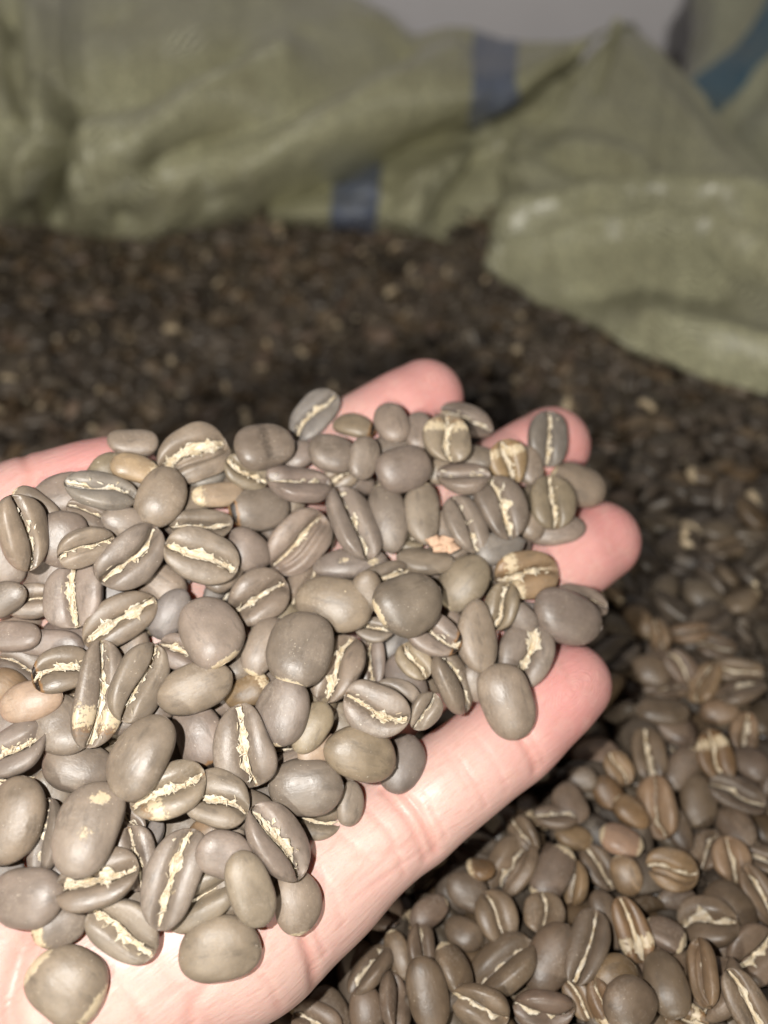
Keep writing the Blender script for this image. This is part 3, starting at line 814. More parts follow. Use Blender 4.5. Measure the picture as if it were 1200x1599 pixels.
(97,-4262,5581,4850,154,-703,-694,17,1359,943,443),
(100,-4510,7533,5425,-693,60,-434,572,1693,857,403),
(101,-3927,7740,5433,610,-131,468,-626,1312,908,427),
(108,-5435,5741,4805,-246,699,666,87,1237,862,405),
(111,-5066,4862,4303,-209,978,-4,21,1062,835,393),
(2001,257,5581,286,168,-783,599,4,848,467,220),
(2002,189,4786,348,-663,323,-309,600,951,754,355),
(2004,700,5652,386,-714,148,-213,650,866,587,276),
(2005,862,6312,311,83,-965,-247,31,826,558,262),
(2006,1495,6008,95,82,-937,339,-19,780,627,295),
(2009,-959,4739,23,38,-926,375,24,871,677,318),
(2010,-303,4715,103,-93,705,-691,-129,854,651,306),
(2014,1614,6714,262,192,-968,152,50,851,695,327),
(2017,3007,6241,426,-679,-80,70,726,750,818,384),
(2028,3435,4873,230,-814,-269,42,514,699,501,236),
(2031,5742,6690,9,-157,987,-10,40,750,476,224),
(2038,6333,5839,95,-101,979,123,127,776,597,281),
(2041,5179,5522,152,37,-965,259,28,856,726,341),
(2048,3743,4728,533,-641,-475,188,573,773,595,280),
(2049,3893,8432,425,-133,822,-554,4,883,752,353),
(2052,4266,9017,410,-224,968,-35,109,663,552,260),
(2055,5161,9340,310,-830,-132,-114,530,760,647,304),
(2056,2823,7761,404,710,458,-222,-487,853,662,311),
(2065,8080,9454,330,153,-852,478,-148,915,735,345),
(2068,6151,8055,75,145,-743,653,17,927,562,264),
(2074,6583,12084,214,-195,971,-63,124,953,872,410),
(2076,8492,12840,238,951,251,-97,-151,951,686,322),
(2000,-266,5354,235,814,-360,-142,433,1055,812,382),
(2007,1252,5278,482,-159,-829,508,173,921,645,303),
(2008,1647,4646,485,852,485,-78,-179,1011,825,388),
(2011,-1158,4501,232,-971,-93,-5,220,890,661,311),
(2012,2516,7198,295,880,-130,-212,405,1290,1000,470),
(2013,1913,7080,384,245,969,-12,14,581,532,250),
(2015,2132,6196,339,-853,-126,-46,504,990,822,386),
(2018,3732,6845,297,442,438,-365,-693,861,691,325),
(2020,4751,6998,316,-249,743,-621,2,755,603,284),
(2022,3007,5473,376,79,-893,-422,-135,1299,879,413),
(2024,4214,6169,319,-101,784,-601,-116,1035,602,283),
(2027,2761,4637,356,-830,-555,34,29,1046,845,397),
(2034,7655,7433,75,-972,7,152,177,753,626,294),
(2035,6674,6441,171,103,-854,508,-42,1088,885,416),
(2040,5188,5902,367,-68,-946,313,-42,783,623,293),
(2044,5798,4932,511,-768,421,222,-427,1198,1026,482),
(2047,5159,4524,349,961,44,-167,-214,775,615,289),
(2050,3531,8106,504,971,-209,-55,-102,870,676,318),
(2051,3887,7818,240,-37,996,-66,-49,787,551,259),
(2053,4806,8741,293,221,-816,531,66,794,630,296),
(2054,5179,8302,350,-117,916,-383,-15,830,596,280),
(2059,6510,10781,402,-77,995,-28,47,1226,687,323),
(2060,6567,9399,214,111,-885,-414,-181,1072,651,306),
(2062,7287,9523,522,742,176,87,-641,1162,816,383),
(2066,7837,10778,355,-246,951,-67,174,868,598,281),
(2067,7416,8132,-45,171,-759,615,-123,1023,782,368),
(2069,7287,12072,429,-836,-226,-129,484,851,740,348),
(2070,6875,11549,155,-976,208,68,11,1088,716,336),
(2071,7745,11621,360,821,-269,-308,399,1169,879,413),
(2072,8520,11696,656,753,645,-92,-89,1108,804,378),
(2075,7874,13268,288,969,-153,-156,-114,1194,803,377),
(2077,7099,13161,286,552,489,-351,-577,998,714,335),
(2003,754,4856,532,-117,758,-629,-126,1177,754,354),
(2016,3290,7008,349,-60,893,438,85,1194,779,366),
(2019,4321,7247,137,858,103,33,-502,953,658,309),
(2021,2156,5397,351,-919,257,204,-221,1292,1096,515),
(2023,3637,5561,657,-844,48,116,-522,1333,722,339),
(2025,4571,5946,480,-753,-225,-15,618,1110,661,311),
(2026,4058,5110,610,-109,971,214,-9,832,650,306),
(2029,4810,7676,386,-40,-978,204,-8,883,682,321),
(2030,5692,7092,384,-991,-128,-8,40,1034,831,391),
(2032,6644,7687,-10,890,-179,-198,370,901,702,330),
(2033,6963,7338,245,-671,-85,-68,734,899,795,374),
(2036,7270,6638,270,773,96,67,-623,1141,668,314),
(2037,6080,6154,302,-977,58,201,-37,1060,951,447),
(2039,6793,5614,196,905,309,-74,284,1151,986,463),
(2042,4945,5037,467,-112,741,-654,98,1118,764,359),
(2043,5519,5090,785,-554,-365,409,627,1087,690,324),
(2045,4171,4619,727,-169,946,275,25,960,823,387),
(2046,6041,4606,978,825,124,79,-546,992,684,322),
(2057,5906,9675,333,651,162,35,-741,1223,799,375),
(2058,5771,8454,283,-604,-405,254,638,1287,972,457),
(2061,6772,8734,43,-201,675,-707,-62,1171,802,377),
(2063,8344,10348,145,575,188,113,-788,1003,651,306),
(2064,7569,8754,270,980,82,39,-178,1206,777,365),
(2073,8412,11213,600,953,-254,-121,109,1290,912,429),
]
# the mass of beans in the sack: place (0.1 mm), turn (x, y, z / 100), size (percent)
MASS = [
-1085,-2,-29,-57,-11,18,104,-893,-28,-50,78,-62,2,95,-841,-87,-37,-18,12,34,89,-656,-75,-49,45,89,-3,82,-483,-33,-41,-30,0,50,92,-412,-52,-48,80,60,-1,112,
-11,-36,-47,2,-2,89,112,106,8,-50,-80,-60,-2,94,364,-39,-56,-48,-88,-3,88,471,12,-51,-1,-100,-3,95,585,-72,-43,82,-57,6,103,762,-8,-49,-1,1,84,87,
868,-92,-38,-28,-8,-26,92,997,-20,-49,100,-5,0,97,-1073,81,-57,88,47,-2,95,-994,133,-63,12,-99,3,89,-796,58,-47,-31,-2,-48,92,-580,129,-41,92,-29,-12,107,
-454,72,-54,-2,100,-2,99,-66,128,-42,-93,-37,-2,110,320,68,-45,2,-100,-3,107,467,72,-41,-28,5,-14,87,718,132,-52,85,-53,-1,91,801,123,-44,3,-28,88,93,
1113,144,-58,50,-87,3,108,-1143,190,-52,25,-95,17,93,-1013,266,-59,24,2,-82,86,-851,214,-69,46,89,-3,97,-724,189,-60,1,-4,-99,109,12,240,-27,31,-6,-17,94,
287,227,-23,28,-13,-50,104,621,182,-32,10,-27,91,111,773,199,-39,-16,-16,13,109,1198,169,-58,-10,-2,47,85,-1194,332,-55,-25,8,10,86,-1114,335,-68,85,52,-3,98,
-839,337,-68,14,25,77,91,-689,371,-67,-25,-26,72,89,-567,379,-73,-79,61,-3,85,-344,315,-48,-5,-4,45,104,-209,326,-42,0,-4,14,90,-77,281,-33,1,-3,24,102,
138,294,-32,-87,-49,-2,90,333,296,-18,-8,20,97,109,577,321,-28,59,5,2,85,743,320,-53,-84,-54,3,87,1089,299,-65,-1,-2,-99,93,1173,298,-50,-7,-85,45,85,
-1293,496,-57,3,3,76,86,-1148,485,-71,-44,-90,3,89,-1025,498,-69,29,10,23,90,-909,475,-74,-1,3,-61,110,-729,438,-72,-23,-14,45,90,-626,525,-74,2,18,-93,83,
-507,490,-72,94,33,3,84,-379,456,-57,-82,56,-4,104,-256,467,-41,-31,-8,57,85,-105,461,-35,4,100,1,107,9,479,-23,0,-3,43,101,119,473,-23,-85,53,-1,105,
272,465,-19,2,-1,93,97,422,439,-28,0,3,-24,85,540,483,-32,2,3,35,96,644,497,-43,65,-76,-3,90,813,484,-57,42,-91,-2,88,935,456,-62,18,-98,-1,109,
1193,474,-69,-48,88,0,109,-1291,623,-61,76,-64,-3,88,-1182,621,-59,-26,26,-67,102,-1063,555,-74,-3,-1,-100,93,-939,601,-83,-83,-56,2,107,-806,580,-76,-27,-9,78,91,
-673,637,-82,-21,98,-1,103,-510,608,-70,59,80,2,116,-401,600,-63,100,-5,5,94,-312,612,-40,7,-23,81,108,-133,605,-36,31,95,1,106,19,633,-27,84,54,2,106,
60,562,-24,1,-1,-87,86,255,544,-14,8,-27,-91,90,370,583,-10,-18,-17,-88,104,498,630,-18,32,7,13,105,571,574,-35,65,-76,-3,103,825,597,-42,-18,-10,94,97,
1262,539,-68,-1,-2,99,91,-1180,752,-69,-15,-99,1,110,-964,768,-78,1,2,45,106,-716,708,-73,-27,-14,76,100,-584,790,-76,-1,-2,49,93,-472,742,-69,-3,-3,59,92,
-308,706,-54,-3,-4,45,89,-181,728,-43,74,67,2,108,-68,754,-36,27,96,-1,101,43,729,-14,56,-70,-33,85,194,764,-13,26,6,-23,102,330,734,-8,59,76,13,98,
468,699,-25,0,3,-11,97,560,691,-32,-47,-88,1,105,719,753,-39,-3,2,-98,87,1091,705,-48,17,26,86,109,1230,662,-55,-15,5,13,99,1382,721,-51,-11,-25,89,84,
-1377,815,-41,-28,14,12,109,-1283,883,-54,28,-3,18,95,-1126,836,-73,11,-99,0,103,-976,884,-63,-32,49,-81,96,-823,820,-84,-99,11,0,108,-729,804,-84,-1,-1,90,85,
-636,854,-80,-27,96,0,105,-504,865,-76,88,48,3,86,-418,871,-70,97,25,3,94,-248,868,-51,-3,-3,39,101,-102,911,-31,-86,-49,-11,112,-24,896,-44,0,100,-4,82,
161,883,-33,32,95,-2,94,272,846,-30,97,-24,1,84,389,832,-9,49,30,41,100,529,861,-14,31,49,70,90,680,891,-36,-21,-98,-1,84,746,825,-41,53,-85,-3,85,
900,808,-30,93,-14,-9,89,1053,808,-42,26,9,44,99,1176,850,-50,-29,-96,-5,89,1274,838,-51,-84,-54,-3,91,-1348,955,-59,-71,-71,4,108,-1220,935,-53,55,79,18,101,
-957,954,-67,-28,-1,7,114,-854,1013,-79,1,0,52,97,-755,1001,-80,12,99,1,108,-657,992,-73,0,-3,62,111,-488,948,-73,-1,-2,39,87,-393,956,-67,-2,-2,58,93,
-259,1018,-55,25,7,29,93,-110,985,-54,64,76,-1,91,-26,1031,-50,98,-17,3,112,120,988,-42,5,100,-4,98,283,1032,-37,61,79,-2,110,423,935,-29,-1,1,24,93,
545,979,-31,-43,-90,0,97,696,996,-30,1,2,-82,88,785,1002,-28,-47,-88,-3,109,891,926,-26,-18,-2,-31,99,1047,985,-31,-36,-93,-6,109,1184,952,-16,-35,-83,-42,100,
1296,1045,-21,1,7,-98,93,1433,938,-29,28,-10,-80,85,-1483,1073,-48,-13,-29,-94,105,-1301,1126,-70,93,-38,0,93,-1202,1071,-70,8,-100,0,106,-968,1125,-78,-30,-96,0,101,
-864,1110,-66,45,37,52,86,-714,1161,-74,0,0,53,102,-627,1086,-76,1,0,-99,92,-482,1147,-72,-1,-1,-12,109,-310,1160,-49,46,-33,-73,109,-232,1148,-59,16,-2,97,104,
-106,1121,-65,28,96,-4,90,59,1121,-56,96,29,1,105,236,1159,-53,98,-20,3,97,326,1105,-40,-3,-3,-39,98,443,1151,-14,10,91,30,108,641,1098,-28,-1,-2,78,90,
727,1076,-25,2,2,-100,92,830,1082,-26,-13,99,3,87,915,1073,-24,-43,90,4,87,1065,1091,-11,34,9,39,86,1203,1129,-11,4,-5,75,87,1384,1069,-22,-96,27,2,93,
-1482,1300,-74,-3,3,63,99,-1330,1222,-66,-30,10,19,81,-1217,1226,-73,97,23,-1,104,-1009,1260,-74,0,0,26,95,-821,1289,-62,87,44,-3,110,-742,1284,-82,57,82,-1,83,
-655,1259,-75,-1,-1,-96,108,-502,1280,-84,92,40,-1,87,-403,1279,-80,-3,2,51,95,-269,1215,-78,72,69,-2,97,-133,1254,-79,25,97,-5,91,10,1245,-75,-32,95,-6,82,
106,1285,-62,-13,21,-33,92,235,1250,-55,-6,0,56,111,393,1244,-46,-7,0,79,93,470,1232,-42,-36,93,-4,93,618,1254,-24,-2,-5,23,109,720,1228,-21,1,-3,22,82,
895,1211,-13,6,100,5,81,1042,1164,-11,-51,-86,-6,90,1104,1162,0,4,21,42,86,1278,1182,-4,0,-6,100,88,1413,1230,2,5,-3,66,106,1541,1273,-5,-64,-76,-1,102,
-1425,1409,-84,40,-92,4,110,-1288,1427,-87,100,7,1,88,-1154,1408,-81,-1,-2,-85,88,-1054,1324,-78,0,-100,1,97,-790,1434,-73,26,2,3,102,-649,1367,-85,59,81,-3,88,
-538,1430,-84,-3,1,-17,112,-361,1382,-67,-66,67,-11,103,-280,1383,-77,-33,-12,44,107,-130,1399,-89,-2,-5,-89,100,-1,1417,-91,48,87,-4,106,129,1389,-82,-4,-5,-41,84,
203,1343,-72,-6,3,85,84,325,1403,-66,3,-6,-91,87,501,1363,-41,-6,1,97,100,610,1433,-30,-3,-7,20,91,741,1387,-16,92,38,6,87,823,1338,-8,-18,98,1,95,
1007,1393,13,-11,99,4,98,1123,1305,8,-58,81,4,86,1391,1326,10,-93,-35,0,107,1576,1353,3,1,5,-21,104,-1463,1507,-92,96,-27,2,110,-1262,1530,-88,1,-4,-100,103,
-1165,1494,-88,28,96,-3,103,-1075,1540,-90,30,-95,4,97,-901,1468,-83,55,-83,2,114,-817,1511,-84,-3,-2,-70,99,-681,1505,-86,0,4,91,103,-553,1529,-95,40,91,-4,112,
-407,1589,-103,-5,3,28,114,-325,1552,-92,69,-63,-19,92,-177,1485,-104,100,8,-1,88,-77,1523,-99,22,9,28,90,96,1464,-81,16,-30,-77,106,241,1493,-85,-58,81,-7,93,
374,1519,-71,-22,97,-5,95,459,1491,-51,7,-4,-98,109,554,1494,-43,48,88,2,92,705,1460,-19,4,100,1,95,787,1522,-4,79,61,6,101,914,1516,30,-34,22,-51,106,
1123,1479,28,-3,100,3,107,1238,1449,49,5,-94,-16,102,1386,1533,25,-79,-62,2,99,1549,1444,12,3,5,31,112,-1638,1662,-105,-4,-1,-47,96,-1543,1637,-105,92,-39,2,112,
-1277,1724,-103,-34,-10,-22,85,-1115,1649,-100,94,-33,2,99,-1012,1616,-96,99,-13,1,105,-865,1690,-106,84,-55,3,101,-745,1596,-90,-11,2,-36,107,-657,1596,-101,-28,-96,5,94,
-549,1646,-100,-28,15,-61,101,-332,1664,-108,-14,-22,72,108,-253,1647,-120,12,-99,6,105,118,1627,-96,-30,7,15,103,266,1652,-93,-5,-7,11,91,386,1602,-73,-9,-1,87,90,
465,1633,-62,-7,-5,68,85,517,1695,-52,-16,-13,95,84,709,1739,-10,14,-23,49,97,853,1602,10,-7,-2,96,106,995,1651,27,0,-5,4,97,1144,1614,34,-87,49,0,100,
1268,1580,44,26,18,56,105,1451,1624,20,-95,-31,5,87,1684,1598,-6,71,-71,-4,101,-1572,1784,-112,0,3,99,111,-1218,1787,-116,98,17,-1,103,-1082,1769,-101,-32,9,23,105,
-982,1757,-113,99,-12,1,100,-828,1807,-122,-7,-3,-54,85,-691,1764,-120,87,-49,2,107,-523,1805,-132,1,8,99,88,-380,1848,-141,-6,-4,-72,94,-296,1792,-140,28,96,-6,84,
-186,1768,-136,54,84,-5,94,-73,1772,-135,98,-20,3,84,72,1799,-122,-7,2,98,100,159,1823,-119,-6,1,98,89,312,1710,-83,-13,28,89,91,543,1781,-50,-4,-9,10,109,
646,1742,-20,57,-73,-29,87,702,1798,-29,-42,90,-6,83,956,1768,16,96,27,5,99,1085,1691,31,-3,0,99,89,1191,1730,32,100,-8,1,92,1357,1723,31,-2,3,-22,85,
1476,1704,36,-17,92,-29,85,1584,1760,19,59,79,14,103,-1783,1888,-116,-78,-63,3,84,-1400,1883,-123,-4,1,7,103,-1314,1932,-126,-3,25,-97,91,-1140,1853,-125,83,-55,3,104,
-1054,1953,-137,-3,8,88,112,-929,1896,-134,-7,-6,-76,89,-729,1927,-136,-9,-21,94,103,-636,1914,-147,83,55,-6,106,-547,1953,-158,80,59,-6,100,-387,1939,-142,94,20,-26,89,
-293,1849,-127,-58,-21,-6,93,-129,1899,-146,55,-83,5,110,-50,1921,-143,1,-6,-84,89,225,1924,-103,29,0,-81,105,364,1936,-97,87,48,7,86,490,1921,-73,-47,87,-6,97,
573,1921,-50,13,16,69,89,683,1888,-32,74,67,5,107,859,1855,19,-42,-24,-15,102,1006,1910,14,98,-19,6,108,1122,1897,21,89,-46,5,86,1279,1874,24,-5,-100,3,89,
1443,1887,18,-5,2,-61,92,1541,1905,14,12,33,58,90,1698,1924,-9,-5,-5,-99,108,-1755,2042,-118,65,-76,-3,92,-1633,2061,-117,-12,-2,96,100,-1565,2024,-130,45,-89,0,97,
-1269,2091,-139,-4,25,-64,106,-1078,2070,-149,5,-98,-20,88,-912,2020,-158,79,-60,5,106,-779,2067,-173,-8,-99,10,104,-610,2036,-170,57,82,-8,110,-397,2058,-163,19,11,32,103,
-247,2035,-160,11,-22,-75,88,-171,2007,-158,38,92,-3,109,10,1964,-146,91,-42,5,86,130,2016,-132,-57,82,-5,103,226,2000,-120,41,91,2,100,353,2004,-91,-18,-15,-22,94,
459,1999,-82,96,26,8,96,665,1991,-45,-89,46,-9,89,719,2051,-38,35,93,0,98,874,1996,-12,88,-46,8,88,958,1992,6,-7,-4,23,108,1184,2025,13,33,-94,6,113,
1282,2055,9,-5,3,35,86,1443,2046,4,-6,2,-25,88,1585,2018,5,8,-27,-80,104,1759,1994,-24,-13,-99,2,113,-1882,2098,-85,-38,-17,-54,92,-1743,2112,-105,88,-40,-3,90,
-1516,2124,-129,13,-14,-66,94,-1367,2150,-153,-36,-93,6,94,-1200,2121,-163,100,0,-4,93,-943,2178,-177,16,54,51,81,-869,2158,-177,-12,-30,-94,108,-720,2161,-186,-29,-13,-75,93,
-616,2226,-184,-15,46,-70,106,-437,2215,-194,-6,5,92,113,-268,2165,-178,-4,-5,-42,100,-117,2109,-165,-44,90,-5,90,33,2127,-151,83,55,4,86,182,2179,-125,-5,-7,60,96,
384,2084,-92,-8,-2,94,101,529,2171,-73,90,42,7,106,664,2174,-56,-71,70,-7,85,767,2204,-31,-9,-28,95,104,963,2215,-24,3,-6,-100,85,1055,2171,-7,-7,1,41,112,
1244,2120,2,-5,4,54,87,1343,2191,-9,95,31,-3,102,1468,2127,-9,50,87,-6,86,1596,2117,-17,67,-74,0,89,1718,2177,-12,-57,-12,24,96,1870,2104,-33,-4,3,-90,109,
-1884,2198,-80,-30,-18,-91,110,-1719,2273,-115,72,-69,-5,104,-1605,2268,-129,78,-63,-5,102,-1525,2270,-127,17,29,47,103,-1294,2246,-167,91,41,-8,102,-1182,2273,-183,-18,-98,8,110,
-1048,2331,-197,-5,45,86,88,-838,2334,-214,14,6,-68,98,-749,2361,-220,9,22,27,114,-278,2299,-188,2,-24,65,85,-134,2320,-173,4,-8,-65,106,-46,2276,-162,20,98,0,101,
122,2315,-137,8,-1,-97,81,258,2190,-115,62,78,5,107,422,2281,-87,7,0,-100,105,530,2270,-77,98,17,7,98,612,2238,-62,7,-3,-98,92,770,2274,-40,-16,19,37,85,
866,2211,-30,-4,-5,-15,94,1047,2328,-33,1,-7,-100,89,1167,2259,-6,-13,32,93,115,1489,2317,-16,21,-6,63,98,1569,2275,-21,-5,-1,-74,110,1657,2240,-12,-59,-77,25,107,
1803,2280,-35,-65,-76,2,103,-1824,2385,-86,-29,-16,80,84,-1774,2417,-104,-71,-70,3,94,-1466,2413,-152,3,8,38,82,-1381,2427,-167,89,-45,-7,106,-1180,2433,-191,15,36,88,111,
-598,2436,-242,61,-79,8,100,-399,2395,-216,3,-6,-87,101,-268,2455,-191,-24,-32,84,107,247,2433,-101,10,-6,88,115,389,2427,-91,-5,-4,90,101,561,2452,-72,-4,-2,86,97,
614,2352,-67,100,-5,6,110,743,2394,-43,-33,-84,33,83,930,2418,-51,100,5,2,94,1025,2422,-41,-4,5,92,115,1181,2402,-40,51,-86,6,102,1318,2408,-38,89,44,-2,106,
1401,2471,-27,5,96,28,108,1593,2455,-39,90,43,-1,103,1799,2448,-36,-1,-1,9,93,-1927,2510,-61,41,43,62,97,-1865,2460,-89,-95,-30,4,105,-1672,2509,-109,-7,6,-84,112,
-1515,2455,-129,-9,19,92,109,-1380,2518,-159,85,46,13,82,-1317,2506,-183,-35,-93,6,102,-1122,2566,-222,-1,10,31,104,-838,2540,-254,-6,2,-11,101,-673,2522,-258,100,7,1,94,
-542,2514,-250,97,24,3,83,-434,2573,-239,-30,95,-5,101,-298,2546,-213,55,83,4,106,-205,2502,-184,30,-21,-85,100,-134,2531,-170,18,8,78,108,87,2501,-138,81,58,8,112,
215,2523,-113,-8,-3,98,97,332,2511,-91,-17,-33,87,86,478,2551,-76,24,-16,3,85,571,2547,-72,-1,-3,22,99,733,2551,-68,49,87,-1,99,853,2457,-59,-38,93,-5,91,
1116,2589,-63,-4,-3,-36,81,1237,2538,-55,43,-90,6,98,1383,2546,-48,-3,4,96,110,1498,2582,-32,-90,-10,25,89,1774,2532,-39,55,84,0,96,1861,2513,-35,-84,54,-1,106,
1983,2562,-16,14,-28,72,105,-1980,2638,-72,-81,-59,2,82,-1905,2676,-62,-18,17,11,103,-1748,2626,-95,8,2,86,88,-1598,2682,-111,9,-11,-75,105,-1451,2613,-152,-5,10,-49,100,
-1346,2612,-181,-91,-39,11,99,-1175,2624,-207,-17,-18,-69,100,-908,2696,-266,99,-16,-4,96,-858,2622,-255,15,27,94,100,-601,2630,-253,-19,-21,-48,93,-336,2648,-228,-4,99,-1,84,
-209,2664,-200,0,99,1,90,-154,2711,-170,13,13,2,102,8,2651,-150,48,87,6,100,95,2636,-133,-7,-7,82,87,201,2655,-117,79,61,8,85,386,2636,-91,-100,4,-5,94,
509,2637,-68,-10,22,-84,109,673,2689,-76,100,-3,1,85,791,2626,-72,25,-97,2,87,879,2631,-68,90,-43,1,105,1030,2631,-58,51,85,-11,107,1184,2721,-72,36,-93,4,110,
1269,2632,-61,-2,-4,-74,102,1409,2627,-58,52,86,-2,104,1646,2655,-47,66,75,1,104,1800,2724,-38,-18,98,-1,105,1919,2631,-26,2,1,-31,104,-2081,2734,-60,2,0,63,88,
-1928,2833,-55,13,-19,70,101,-1857,2789,-76,-93,-36,4,92,-1683,2808,-101,87,-49,-9,103,-1586,2787,-121,-86,-50,9,106,-1368,2786,-173,-58,-80,6,109,-1219,2764,-204,16,-3,-78,87,
-1154,2765,-228,40,-91,-5,97,-986,2799,-251,3,-3,86,107,-896,2785,-264,2,4,53,109,-821,2787,-257,49,26,37,102,-662,2762,-271,78,63,2,109,-524,2818,-260,-43,90,-2,87,
-389,2759,-238,-32,94,-2,92,-294,2737,-218,74,66,9,91,-209,2737,-199,-99,0,-11,88,-76,2745,-137,-4,-58,-61,109,16,2758,-136,-16,23,92,90,210,2783,-110,-89,45,-6,96,
290,2743,-99,90,43,6,93,490,2760,-72,-26,-6,-36,89,618,2778,-77,100,3,1,90,733,2810,-45,20,86,5,105,912,2782,-79,5,-100,2,90,989,2756,-67,-3,-27,82,95,
1161,2798,-73,4,-4,-97,100,1243,2814,-75,-3,0,72,93,1520,2770,-62,-18,98,-3,90,1791,2812,-29,-14,-10,83,110,1875,2809,-33,-86,52,-3,102,2009,2729,-20,-22,20,-62,87,
-2066,2903,-53,1,1,20,107,-1809,2860,-74,6,2,86,99,-1666,2902,-96,9,7,68,105,-1587,2901,-118,-72,-68,7,103,-1417,2906,-160,-18,-98,0,93,-1268,2885,-184,9,31,81,101,
-1178,2915,-208,16,1,83,107,-1067,2848,-241,-88,-47,8,114,-815,2857,-275,-85,-53,0,82,-709,2924,-272,-8,100,4,85,-588,2878,-234,-45,-63,63,102,-399,2888,-217,40,-32,-53,98,
-232,2847,-185,-54,-81,7,85,-199,2930,-188,97,23,12,97,22,2966,-124,-48,-86,19,95,169,2874,-113,85,52,7,95,281,2881,-86,-5,28,96,95,409,2903,-85,-51,86,-1,92,
609,2859,-76,0,-1,-30,81,700,2901,-63,-6,22,-9,107,841,2936,-79,96,-30,-1,97,967,2898,-83,-55,-83,1,92,1075,2928,-83,70,71,-1,103,1251,2909,-79,96,27,1,103,
1483,2900,-66,37,93,1,111,1578,2929,-58,-94,33,-4,109,1734,2972,-48,7,100,0,92,1793,2911,-39,-4,-2,77,89,2005,2882,-28,97,25,3,82,2126,2885,-24,16,99,0,85,
-2111,3046,-59,65,-76,0,84,-1890,3029,-60,-7,25,96,86,-1872,2974,-71,26,-97,-2,88,-1699,3001,-89,7,6,73,99,-1623,3005,-108,87,-48,-9,98,-1372,2977,-160,12,4,88,111,
-1315,3057,-173,-96,-27,10,111,-1230,3013,-192,27,29,47,86,-1051,3005,-234,-96,-26,7,106,-957,3006,-249,-87,49,9,100,-874,3001,-256,5,5,-16,93,-690,3013,-261,-64,-77,-6,97,
-598,3006,-250,5,5,-100,109,-509,3048,-242,-12,99,5,88,-400,2972,-221,-27,-18,16,92,-289,3042,-200,-82,56,-6,101,27,3064,-130,51,85,6,114,144,3032,-115,-55,83,-4,82,
339,3022,-86,90,44,5,105,439,3000,-78,25,97,1,111,520,3037,-76,-2,-1,97,92,710,3075,-66,22,9,61,99,834,3002,-64,-41,3,-50,90,1081,3035,-80,1,-1,75,96,
1221,3055,-83,-97,-23,-1,84,1295,3010,-77,-98,-18,-2,111,1383,2998,-72,2,-2,-79,99,1508,2999,-63,3,-2,-78,97,1686,3049,-42,30,-13,-27,98,1981,3004,-29,80,59,2,96,
2127,3035,-25,17,98,-1,90,-2091,3181,-45,-6,27,-75,115,-2011,3227,-61,2,3,81,91,-1837,3111,-76,91,-40,-4,83,-1740,3112,-87,99,-13,-7,97,-1565,3169,-113,-88,-47,8,109,
-1411,3139,-147,-39,-91,1,106,-1281,3143,-162,-62,67,-27,80,-1159,3120,-202,-68,-72,2,104,-1092,3136,-191,-13,35,22,107,-893,3118,-231,4,39,-86,92,-820,3123,-246,-75,-66,-4,93,
-703,3097,-231,27,1,96,110,-449,3113,-224,-98,-16,-8,89,-351,3051,-188,45,-50,-62,107,-203,3191,-170,-94,33,-8,102,-92,3107,-157,96,26,11,86,53,3181,-123,7,-3,-83,83,
158,3162,-97,82,-53,-9,86,328,3156,-87,86,50,4,113,421,3141,-80,58,81,2,106,622,3128,-73,-99,11,0,109,727,3166,-76,-70,-71,0,96,865,3109,-74,10,2,70,83,
975,3167,-76,-87,50,2,106,1119,3132,-75,0,-2,98,102,1331,3132,-74,42,91,3,105,1473,3130,-67,-12,99,1,100,1613,3138,-59,-93,36,-3,92,1734,3124,-42,3,-2,-86,109,
1873,3197,-38,98,-19,3,109,2002,3170,-33,-8,100,-2,95,2153,3129,-11,63,73,24,98,-2250,3310,-63,93,37,0,83,-1835,3254,-77,90,-42,-3,91,-1752,3284,-88,32,-95,-1,88,
-1555,3243,-101,48,83,-28,82,-1442,3227,-134,10,4,73,89,-1309,3292,-137,-8,55,-68,92,-1178,3287,-174,5,10,-34,97,-939,3248,-215,18,-98,-10,94,-810,3221,-229,-70,70,8,90,
-732,3228,-225,13,-2,8,88,-653,3225,-227,-49,-87,-9,89,-493,3293,-177,-48,-79,10,107,-337,3207,-193,9,-5,-37,82,-246,3282,-169,-1,-9,63,84,-129,3264,-141,-32,-6,88,95,
56,3338,-123,-100,6,-6,88,327,3263,-90,-94,35,-5,96,445,3277,-76,3,-1,-95,104,593,3345,-69,2,0,-100,107,686,3337,-71,1,0,-77,87,809,3343,-69,1,1,-94,80,
941,3255,-64,-22,-16,85,91,1076,3291,-71,-30,95,3,103,1237,3302,-67,3,1,-57,84,1335,3301,-64,-73,-68,-3,109,1495,3289,-57,0,-3,63,101,1628,3272,-56,-66,75,-1,95,
1768,3320,-40,-9,30,-90,89,1855,3353,-41,-6,4,15,90,2003,3273,-40,98,21,1,85,2092,3246,-33,91,-42,2,100,2282,3288,-26,14,-22,-26,93,-2269,3440,-63,-84,-53,1,91,
-2164,3399,-50,-30,3,-50,108,-2002,3413,-57,16,-22,-69,106,-1735,3409,-93,99,-13,-5,84,-1605,3454,-95,11,-21,-54,92,-1475,3406,-120,37,-93,-3,107,-1344,3338,-143,-6,9,-88,89,
-1257,3413,-148,-46,-88,-3,100,-1121,3405,-164,-77,63,10,112,-1012,3422,-172,-44,89,11,104,-891,3374,-165,65,-16,18,111,-749,3373,-196,-27,96,11,102,-609,3398,-178,33,-13,-38,98,
-543,3339,-188,7,23,78,86,-359,3329,-158,31,91,-10,101,-242,3382,-161,-92,38,-4,88,-124,3393,-137,-3,17,79,83,19,3429,-124,74,67,5,95,252,3391,-99,-82,57,-4,90,
374,3401,-89,64,77,2,89,535,3420,-77,-95,31,-3,104,658,3416,-69,2,0,-90,89,795,3410,-69,-34,94,2,84,935,3350,-64,3,1,-25,105,1032,3380,-65,-64,-77,-3,104,
